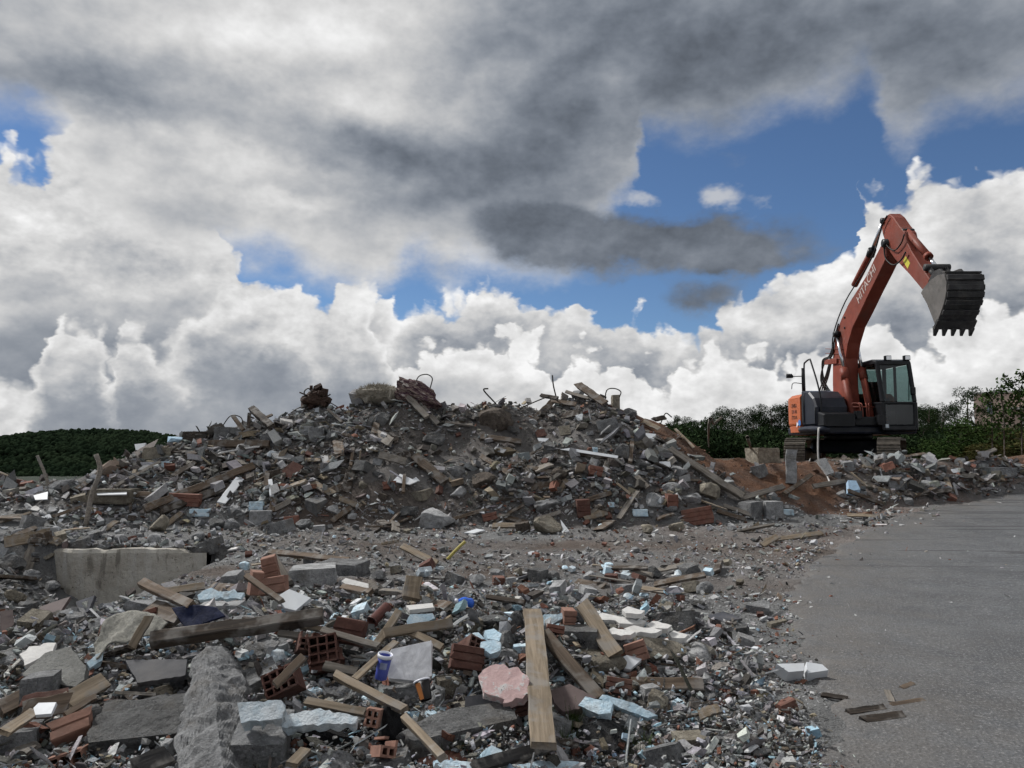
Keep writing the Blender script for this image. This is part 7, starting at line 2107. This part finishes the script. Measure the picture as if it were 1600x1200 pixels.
# bucket link
armend = on_x(1446, 443, -AW); hinge = on_x(1474, 432, 0.0)
for l in (-0.17, 0.17):
    etube('bucket_link', [Vector((l, lk.y, lk.z)), Vector((l, hinge.y, hinge.z))], 0.05, 'ex_bucket', exc, 8, sm=False)
    etube('guide_link', [Vector((l, lk.y, lk.z)), Vector((l, armend.y - 0.12, armend.z + 0.22))], 0.04, 'ex_orange', exc, 8, sm=False)
pin(lk, -0.26, 0.26, 0.075, 'ex_bucket')
# ---- bucket
BL = 0.36
side_px = [(1454, 438), (1466, 430), (1477, 428), (1480, 442), (1480, 456), (1477, 472), (1470, 492), (1463, 510), (1457, 494), (1450, 476), (1440, 458), (1444, 450)]
side = [on_x(u, v, -BL) for u, v in side_px]
bu = empty('bucket', (0, 0, 0)); bu.parent = exc
for s_ in (-1, 1):
    prism('side_plate', side, s_ * BL - 0.018, s_ * BL + 0.018, 'ex_side', bu, bev=0.006)
shell = side[1:8]      # back of the bucket, from hinge round to the lip
dense = smooth_path(shell, 24)
dense = [Vector(p) for p in dense]
cen = Vector((0, sum(p.y for p in side) / len(side), sum(p.z for p in side) / len(side)))
bm = bmesh.new()
rows = []
for i, p in enumerate(dense):
    t_ = (dense[min(i + 1, len(dense) - 1)] - dense[max(i - 1, 0)]).normalized()
    nrm_ = Vector((0, -t_.z, t_.y))
    if nrm_.dot(p - cen) < 0: nrm_ = -nrm_
    rows.append((p, nrm_))
for off in (0.0, -0.022):
    for l in (-BL + 0.019, BL - 0.019):
        pass
g = [[bm.verts.new((l, p.y + n_.y * o_, p.z + n_.z * o_)) for (p, n_) in rows] for l, o_ in ((-BL, 0.008), (BL, 0.008), (BL, -0.02), (-BL, -0.02))]
for i in range(len(rows) - 1):
    for a in range(4):
        b = (a + 1) % 4
        bm.faces.new([g[a][i], g[b][i], g[b][i + 1], g[a][i + 1]])
for e in (0, len(rows) - 1): bm.faces.new([g[a][e] for a in range(4)])
bmesh.ops.recalc_face_normals(bm, faces=bm.faces[:])
me = bpy.data.meshes.new('shell'); bm.to_mesh(me); bm.free()
sh_ = obj('shell', me, M['ex_bucket'], bu)
tot = len(rows)
for f_ in (0.16, 0.29, 0.42, 0.55, 0.68, 0.80):
    i = int(f_ * (tot - 1)); p, n_ = rows[i]; t_ = (rows[min(i + 1, tot - 1)][0] - rows[i - 1][0]).normalized()
    L_, m_ = frame((-1, 0, 0), (1, 0, 0), n_)
    bm = bmesh.new(); bmesh.ops.create_cube(bm, size=1.0)
    for v_ in bm.verts: v_.co = (v_.co.x * (2 * BL + 0.01), v_.co.y * 0.11, v_.co.z * 0.04)
    bmesh.ops.bevel(bm, geom=bm.edges[:], offset=0.008, segments=1, affect='EDGES')
    me = bpy.data.meshes.new('wear_rib'); bm.to_mesh(me); bm.free()
    obj('wear_rib', me, M['ex_bucket'], bu, loc=Vector((0, p.y, p.z)) + n_ * 0.028, rot=m_)
lip, nl = rows[-1]
prev_ = rows[-4][0]
dl = (lip - prev_).normalized(); lip = Vector((0, lip.y, lip.z))
prism('cutting_edge', [lip - dl * 0.16 + nl * 0.04, lip + dl * 0.05 + nl * 0.04, lip + dl * 0.05 - nl * 0.03, lip - dl * 0.16 - nl * 0.03], -BL - 0.04, BL + 0.04, 'ex_bucket', bu, bev=0.006)
for i_ in range(5):
    l = -BL + i_ * (2 * BL) / 4
    dd = (dl + Vector((0, 0, -0.8))).normalized()
    w = 0.052
    a0 = lip + dl * 0.02; tipv = lip + dd * 0.20
    bm = bmesh.new()
    b4 = [bm.verts.new(a0 + Vector((l + sx * w, 0, 0)) - Vector((a0.x, 0, 0)) + nl * (sy * 0.05)) for sx, sy in ((-1, -1), (1, -1), (1, 1), (-1, 1))]
    t4 = [bm.verts.new(tipv + Vector((l + sx * w * 0.55, 0, 0)) - Vector((tipv.x, 0, 0)) + nl * (sy * 0.012)) for sx, sy in ((-1, -1), (1, -1), (1, 1), (-1, 1))]
    bm.faces.new(b4); bm.faces.new(t4[::-1])
    for a in range(4): bm.faces.new([b4[a], b4[(a + 1) % 4], t4[(a + 1) % 4], t4[a]])
    bmesh.ops.recalc_face_normals(bm, faces=bm.faces[:])
    bmesh.ops.bevel(bm, geom=bm.edges[:], offset=0.006, segments=1, affect='EDGES')
    me = bpy.data.meshes.new('tooth'); bm.to_mesh(me); bm.free()
    obj('tooth', me, M['ex_bucket'], bu)
ears = [on_x(u, v, -0.2) for u, v in ((1452, 440), (1460, 424), (1470, 420), (1479, 430))]
for l in (-0.2, 0.2):
    prism('hinge_ear', ears, l - 0.03, l + 0.03, 'ex_bucket', bu, bev=0.005)
# ---- hoses
HB = -BW - 0.03
def hose(pts, r_=0.018): etube('hydraulic_hose', pts, r_, 'hose', exc, 7, 30)
for i_ in range(3):
    dl_ = 0.05 * i_
    hose([V3(-0.30 - dl_, 0.55 + 0.1 * i_, 1.60), on_x(1290 - 3 * i_, 600, HB + 0.1) , on_x(1285 + 2 * i_, 565, HB), on_x(1296 + 2 * i_, 556, HB), on_x(1303, 535, HB), on_x(1310, 506, HB)], 0.022)
    hose([V3(-0.22 - dl_, 0.35, 1.9), on_x(1282 + 3 * i_, 615, HB), on_x(1291 + 2 * i_, 585, HB), on_x(1298 + i_, 560, HB)], 0.020)
for dx_ in (0.0, 0.05):
    hose([on_x(1300, 556, HB + dx_), on_x(1304, 520, HB + dx_) + Vector((0, 0.06, 0)), on_x(1322, 472, HB + dx_) + Vector((0, 0.05, 0.02)), on_x(1352, 424, HB + dx_) + Vector((0, 0.05, 0.02)), on_x(1366, 394, HB + dx_), on_x(1373, 372, HB + dx_), on_x(1378, 352, HB + dx_), on_x(1386, 337, HB + dx_)], 0.016)
hose([on_x(1382, 376, HB), on_x(1388, 386, HB), on_x(1398, 391, HB), on_x(1408, 380, HB), on_x(1413, 366, HB)], 0.016)
hose([on_x(1381, 384, HB), on_x(1384, 404, HB), on_x(1396, 414, HB), on_x(1408, 406, HB), on_x(1415, 394, HB)], 0.018)
for v0 in (545, 552, 560, 568):
    etube('hose_clamp', [on_x(1290, v0, HB + 0.02), on_x(1318, v0 + 1, HB + 0.02)], 0.010, 'ex_orange', bo, 6, sm=False)
prism('hose_bracket', [on_x(u, v, HB) for u, v in ((1289, 562), (1308, 560), (1308, 568), (1289, 570))], HB - 0.02, HB + 0.06, 'ex_orange', bo, bev=0.005)
for l in (0.05, 0.11, -0.05, -0.11):
    etube('hydraulic_pipe', [V3(l, 1.02, 1.10), V3(l, 1.02, 1.62), V3(l * 1.5, 0.92, 1.72), V3(l * 2.4, 0.80, 1.70)], 0.016, 'ex_orange', exc, 7, 18)
etube('hydraulic_pipe', [V3(-BW - 0.1, 0.95, 1.62), V3(BW + 0.2, 0.95, 1.62)], 0.018, 'ex_orange', exc, 7, sm=False)

# ================================================================== trees, hill, building
def leaf_mat(name, a, b, scale=0.6):
    k = NT(name); p = k.pos()
    f = k.noise(p, scale, 3, 0.6); f2 = k.rand()
    col = k.mix(k.step(f, 0.3, 0.7), a, b)
    col = k.scale(col, k.math('MULTIPLY_ADD', f2, 0.5, 0.75))
    return k.done(col, 1.0, None, **{'Specular IOR Level': 0.0})
M['pine_leaf'] = leaf_mat('pine_leaf', (0.012, 0.022, 0.011), (0.032, 0.050, 0.022))
M['bush_leaf'] = leaf_mat('bush_leaf', (0.022, 0.045, 0.014), (0.055, 0.085, 0.028), 1.5)
M['bush_leaf_brown'] = leaf_mat('bush_leaf_brown', (0.035, 0.045, 0.018), (0.085, 0.075, 0.030), 1.5)
M['hill_leaf'] = leaf_mat('hill_leaf', (0.0075, 0.0130, 0.0075), (0.0150, 0.0230, 0.0125), 0.02)
M['bark'] = mat_wood('bark', (0.03, 0.024, 0.018), (0.09, 0.07, 0.052))

def clump_leaves(r, centres, radii, per, size, aspect=0.5, squash=0.7, droop=0.0):
    """many small leaf faces spread through clumps"""
    V, T = [], []
    for c_, rad in zip(centres, radii):
        n_ = int(per * rad * rad * 6) + 8
        d_ = r.normal(size=(n_, 3)); d_ /= np.linalg.norm(d_, axis=1)[:, None]
        rr_ = rad * r.uniform(0.25, 1.0, (n_, 1)) ** 0.45
        p = c_ + d_ * rr_ * np.array([1, 1, squash])
        a = r.normal(size=(n_, 3)) + d_ * 0.8; a[:, 2] -= droop; a /= np.linalg.norm(a, axis=1)[:, None]
        b = np.cross(a, r.normal(size=(n_, 3))); b /= np.linalg.norm(b, axis=1)[:, None]
        s_ = size * r.uniform(0.6, 1.3, (n_, 1))
        q0, q1, q2, q3 = p, p + a * s_ * 0.5 + b * s_ * aspect * 0.5, p + a * s_, p + a * s_ * 0.5 - b * s_ * aspect * 0.5
        base = sum(len(x) for x in V)
        V.append(np.stack([q0, q1, q2, q3], 1).reshape(-1, 3))
        i = np.arange(n_)[:, None] * 4 + base
        T.append(np.concatenate([i + np.array([[0, 1, 2]]), i + np.array([[0, 2, 3]])]))
    return np.concatenate(V), np.concatenate(T)

def tree_meshes(seed, hgt, spread, n_clump, crad, per, lsize, style='pine'):
    r = np.random.default_rng(seed)
    trunk = [np.array([0, 0, 0.0])]
    lean = r.normal(0, 0.04, 2)
    for i in range(1, 6):
        trunk.append(np.array([lean[0] * i * hgt / 5 + r.normal(0, 0.03), lean[1] * i * hgt / 5 + r.normal(0, 0.03), hgt * 0.92 * i / 5]))
    bv, bf = [], []
    def add(path, rad):
        me_ = tube_mesh(path, rad, 6)
        o_ = len(bv); bv.extend([v_.co[:] for v_ in me_.vertices]); bf.extend([[i + o_ for i in p.vertices] for p in me_.polygons]); bpy.data.meshes.remove(me_)
    r0 = 0.025 * hgt
    add(trunk, [r0 * (1 - 0.15 * i) for i in range(6)])
    cs, rs = [], []
    for i in range(n_clump):
        f = 0.22 + 0.78 * (i + 0.5) / n_clump if style != 'bush' else r.uniform(0.12, 1.0)
        a = i * 2.4 + r.normal(0, 0.4)
        if style == 'pine': reach = spread * (0.45 + 0.65 * math.sin(math.pi * min(1, (f - 0.1) / 0.95)) ** 0.8) * r.uniform(0.35, 1.0)
        else: reach = spread * math.sqrt(max(0.05, 1 - (1.6 * f - 0.75) ** 2)) * r.uniform(0.2, 1.0)
        tb = trunk[0] + (trunk[-1] - trunk[0]) * max(0.05, f - 0.10)
        c_ = np.array([tb[0] + reach * math.cos(a), tb[1] + reach * math.sin(a), hgt * f * (0.97 + r.normal(0, 0.025))])
        if i % 2 == 0 or style == 'bush': add([tb, 0.5 * (tb + c_) + np.array([0, 0, 0.05 * hgt * r.uniform(-0.3, 0.6)]), c_], [r0 * 0.35, r0 * 0.22, r0 * 0.08])
        cs.append(c_); rs.append(crad * r.uniform(0.6, 1.25))
        for _ in range(2):
            cs.append(c_ + r.normal(0, crad * 0.75, 3) * np.array([1, 1, 0.55])); rs.append(crad * r.uniform(0.35, 0.8))
    V, T = clump_leaves(r, cs, rs, per, lsize, 0.45 if style != 'pine' else 0.35, 0.62 if style == 'pine' else 0.85)
    return mesh_from('trunk', bv, bf), mesh_np('crown', V, T)

def place_tree(name, protos, loc, rotz, sc, lm, label, group=None, cat='tree'):
    t = empty(name, loc, (0, 0, rotz), label, cat, group); t.scale = sc
    obj('trunk', shared(protos[0], M['bark']), None, t)
    obj('crown', shared(protos[1], M[lm]), None, t)
    return t
PINES = [tree_meshes(30 + i, 7.0, 2.3, 13 + 2 * i, 0.95, 58, 0.20, 'pine') for i in range(4)]
def ground_z(x, y): return float(H(np.array(x), np.array(y)))
rr_ = random.Random(4)
wood = []
# skyline of the pine wood: (u, v of the tree top, depth)
SKY_ = [(1058, 646, 62), (1072, 654, 66), (1094, 664, 70), (1112, 652, 64), (1128, 637, 60), (1143, 633, 64), (1160, 652, 68), (1176, 642, 66), (1190, 651, 70), (1205, 629, 60), (1218, 640, 64), (1233, 626, 60), (1250, 640, 66),
        (1270, 642, 70), (1290, 640, 66), (1430, 634, 70), (1444, 632, 66), (1458, 630, 72), (1472, 632, 68), (1100, 668, 52), (1140, 668, 50), (1180, 670, 50), (1215, 664, 48), (1440, 660, 52), (1470, 655, 54)]
ORD = ['first', 'second', 'third', 'fourth', 'fifth', 'sixth', 'seventh', 'eighth', 'ninth', 'tenth', 'eleventh', 'twelfth', 'thirteenth', 'fourteenth', 'fifteenth']
for i, (u, v, y) in enumerate(SKY_):
    d_ = ray(u, v); d_ = d_ / d_[1]
    x, top = d_[0] * y, CAM_Z + d_[2] * y
    g_ = ground_z(x, y) - 0.3
    hgt = max(top - g_, 1.5) * 0.97
    if i < 15: lab = f'dark pine, {ORD[i]} along the skyline from the heap towards the excavator'
    elif i < 19: lab = f'dark pine, {ORD[i - 15]} on the skyline right of the excavator'
    elif i < 23: lab = f'low dark pine, {ORD[i - 19]} from the heap in the near row'
    else: lab = f'low dark pine, {ORD[i - 23]} right of the excavator in the near row'
    wsc = hgt / 7.0 * rr_.uniform(0.8, 1.2)
    place_tree('pine_tree', PINES[i % 4], (x, y, g_), rr_.uniform(0, 6.28), (wsc, wsc, hgt / 7.0), 'pine_leaf', lab, 'pines behind the site')
# undergrowth closes the foot of the wood
r = np.random.default_rng(3)
cs, rs = [], []
for i in range(640):
    u = r.uniform(985, 1640); y = r.uniform(44, 60)
    d_ = ray(u, 700); x = d_[0] / d_[1] * y
    g_ = ground_z(x, y)
    cs.append(np.array([x, y, g_ + r.uniform(0.0, 1.5) * (0.55 + 1.0 * vnoise(np.array(u * 0.02), np.array(y * 0.1), 5))])); rs.append(r.uniform(0.5, 1.0))
V, T = clump_leaves(r, cs, rs, 26, 0.26, 0.45, 0.7)
obj('undergrowth', mesh_np('undergrowth', V, T), M['pine_leaf'], kind='stuff')
# nearer broadleaf growth at the right edge
BUSH = [tree_meshes(60 + i, 2.6, 1.25, 26, 0.42, 120, 0.13, 'bush') for i in range(2)]
def bush(u, vtop, y, w, i, lm, label, name='leafy_bush', cat='bush'):
    d_ = ray(u, vtop); d_ = d_ / d_[1]; x, top = d_[0] * y, CAM_Z + d_[2] * y
    g_ = ground_z(x, y) - 0.1; hgt = top - g_
    place_tree(name, BUSH[i], (x, y, g_), 1.3 * i + u, (w * 0.9, w * 0.9, hgt / 3.15), lm, label, 'leafy bushes at the right', cat)
bush(1497, 650, 30, 1.1, 0, 'bush_leaf', 'dense green bush standing left of the brick building')
bush(1548, 668, 31, 1.0, 1, 'bush_leaf', 'green bush under the corner of the brick building')
bush(1600, 664, 29, 1.1, 0, 'bush_leaf_brown', 'yellowish bush at the right edge of the view')
bush(1470, 680, 34, 1.0, 1, 'bush_leaf', 'low green bush nearest the excavator on its right')
bush(1528, 690, 27, 0.8, 0, 'bush_leaf_brown', 'low brownish bush before the brick building')
bush(1660, 640, 28, 1.3, 1, 'bush_leaf_brown', 'bush partly cut by the right edge of the view')
# round crown tree and tall sapling
rt_ = tree_meshes(80, 7.0, 1.9, 16, 0.62, 50, 0.22, 'pine')
d_ = ray(1507, 607); d_ = d_ / d_[1]; y = 52.0
place_tree('broadleaf_tree', rt_, (d_[0] * y, y, ground_z(d_[0] * y, y)), 0.4, (0.62, 0.62, (CAM_Z + d_[2] * y - ground_z(d_[0] * y, y)) / 7.0), 'pine_leaf', 'dark round-crowned tree beside the corner of the brick building', None)
def sapling(u, vtop, y, seed, label, n_side=9):
    r = np.random.default_rng(seed)
    d_ = ray(u, vtop); d_ = d_ / d_[1]; x, top = d_[0] * y, CAM_Z + d_[2] * y
    g_ = ground_z(x, y); hgt = top - g_
    t = empty('sapling', (x, y, g_), (0, 0, 0), label, 'sapling', 'leafy saplings at the right')
    bv, bf = [], []
    cs, rs = [], []
    def add(path, rad):
        me_ = tube_mesh(path, rad, 5); o_ = len(bv); bv.extend([v_.co[:] for v_ in me_.vertices]); bf.extend([[i + o_ for i in p.vertices] for p in me_.polygons]); bpy.data.meshes.remove(me_)
    add([np.array([0, 0, 0]), np.array([0.05, 0, hgt * 0.5]), np.array([0.02, 0, hgt])], [0.025, 0.018, 0.006])
    for i in range(n_side):
        f = 0.3 + 0.68 * i / n_side; a = i * 2.4; l = (0.9 - 0.6 * f) * r.uniform(0.7, 1.3)
        b0 = np.array([0.03, 0, hgt * f]); b1 = b0 + np.array([l * math.cos(a), 0.6 * l * math.sin(a), l * 0.7])
        add([b0, 0.5 * (b0 + b1) + np.array([0, 0, 0.04]), b1], [0.010, 0.007, 0.004])
        for k_ in range(5):
            cs.append(b0 + (b1 - b0) * (0.25 + 0.19 * k_)); rs.append(0.10)
    cs.append(np.array([0.02, 0, hgt])); rs.append(0.16)
    V, T = clump_leaves(r, cs, rs, 70, 0.11, 0.6, 0.9, 0.5)
    obj('trunk', mesh_from('trunk', bv, bf), M['bark'], t)
    obj('crown', mesh_np('crown', V, T), M['bush_leaf'], t)
sapling(1590, 588, 24.5, 5, 'tall thin sapling with open leafy top at the right edge', 11)
sapling(1563, 598, 25.0, 6, 'slender sapling left of the tallest one before the building', 9)
sapling(1612, 582, 24.0, 7, 'sapling reaching in from beyond the right edge', 10)
sapling(1545, 612, 26.0, 8, 'shortest slender sapling before the brick building', 8)

# ---- brick building beyond the trees
def building():
    y = 62.0
    def P(u, v, yy=y):
        d_ = ray(u, v); d_ = d_ / d_[1]; return d_[0] * yy, CAM_Z + d_[2] * yy
    x0, z1 = P(1521, 618)
    t = empty('brick_building', (x0, y, 0.0), (0, 0, R(-38)), 'low orange brick building with flat roof behind the bushes at the right', 'building')
    k = NT('brickwork'); c = k.coord()
    br = k.n('ShaderNodeTexBrick'); k.s(br.inputs['Vector'], c)
    br.inputs['Color1'].default_value = (0.56, 0.29, 0.20, 1); br.inputs['Color2'].default_value = (0.50, 0.25, 0.17, 1); br.inputs['Mortar'].default_value = (0.50, 0.38, 0.31, 1)
    br.inputs['Scale'].default_value = 3.0
    M['brickwork'] = k.done(br.outputs[0], 0.9)
    M['trim'] = mat_plain('stone_trim', (0.45, 0.43, 0.40), 0.8)
    k = NT('window_glass'); M['window_glass'] = k.done((0.10, 0.14, 0.18), 0.08, None, **{'Specular IOR Level': 0.8})
    def box(name, a, b, mat, parent=t, bev=0):
        bm = bmesh.new(); bmesh.ops.create_cube(bm, size=1.0)
        for v_ in bm.verts: v_.co = tuple((a[i] + b[i]) / 2 + v_.co[i] * (b[i] - a[i]) for i in range(3))
        me = bpy.data.meshes.new(name); bm.to_mesh(me); bm.free()
        return obj(name, me, M[mat], parent)
    h = z1 + 0.1
    wl = box('wall', (0, 0, -0.5), (26, 10, h), 'brickwork')
    box('parapet_cap', (-0.15, -0.15, h + 0.003), (26.1, 10.1, h + 0.14), 'trim')
    box('canopy', (2.4, -1.0, h - 1.35), (26, -0.004, h - 1.17), 'trim')
    for i in range(6):
        w = box('window', (3.2 + i * 3.6, -0.10, h - 3.2), (5.9 + i * 3.6, -0.003, h - 1.6), 'trim')
        box('pane', (3.35 + i * 3.6, -0.13, h - 3.05), (5.75 + i * 3.6, -0.103, h - 1.75), 'window_glass', w)
    box('window', (0.9, -0.10, h - 1.6), (1.25, -0.003, h - 0.7), 'window_glass')
building()

# ---- wooded hill far off on the left
HU = [(-900, 735), (-500, 722), (-250, 722), (-60, 708), (0, 693), (40, 687), (80, 681), (130, 677), (190, 678), (235, 682), (280, 689), (340, 698), (430, 712), (600, 724), (800, 735)]
HY = 700.0
hx = np.array([(u - 800) / FPX * HY for u, v in HU]); hz = np.array([CAM_Z + (700 - v) / FPX * HY for u, v in HU])
def hill_z(x, y):
    crest = np.interp(x, hx, hz)
    f = sstep(430, HY, y)
    b = sstep(HY + 500, HY, y)
    return -20 + (crest + 20) * np.where(y < HY, f, b) + 3.0 * fbm(x * 0.02, y * 0.02, 3, 91)
hxs, hys = np.arange(-1300, 120, 12.0), np.arange(420, 1220, 12.0)
XX, YY = np.meshgrid(hxs, hys)
idx = np.arange(XX.size).reshape(XX.shape)
q = np.stack([idx[:-1, :-1], idx[:-1, 1:], idx[1:, 1:], idx[1:, :-1]], -1).reshape(-1, 4)
obj('hill', mesh_np('hill', np.stack([XX.ravel(), YY.ravel(), hill_z(XX, YY).ravel()], -1), np.concatenate([q[:, [0, 1, 2]], q[:, [0, 2, 3]]]), None, True), M['hill_leaf'], kind='structure')
r = np.random.default_rng(12)
n_ = 9000
tx = r.uniform(-760, -150, n_); ty = r.uniform(480, 712, n_)
bm = bmesh.new(); bmesh.ops.create_icosphere(bm, subdivisions=2, radius=1.0)
SV = np.array([v_.co[:] for v_ in bm.verts]); ST = np.array([[v_.index for v_ in f.verts] for f in bm.faces]); bm.free()
VV, TT = [], []
for kk in range(12):
    m_ = np.arange(kk, n_, 12)
    jit_ = SV * (1 + r.uniform(-0.38, 0.30, (len(SV), 1)))
    s_ = r.uniform(1.2, 3.0, (len(m_), 1, 1)) * np.array([1, 1, 1.0 + 0.3 * (kk % 3 == 0)])
    P = jit_[None] * s_ + np.stack([tx[m_], ty[m_], hill_z(tx[m_], ty[m_]) + 1.2], -1)[:, None, :]
    TT.append((ST[None] + (np.arange(len(m_)) * len(SV))[:, None, None] + sum(len(x) for x in VV)).reshape(-1, 3))
    VV.append(P.reshape(-1, 3))
obj('forest', mesh_np('forest', np.concatenate(VV), np.concatenate(TT), None, True), M['hill_leaf'], kind='stuff')

for o_ in COL.objects:
    if o_.get('label') and not o_.get('kind'):
        o_['kind'] = 'thing'
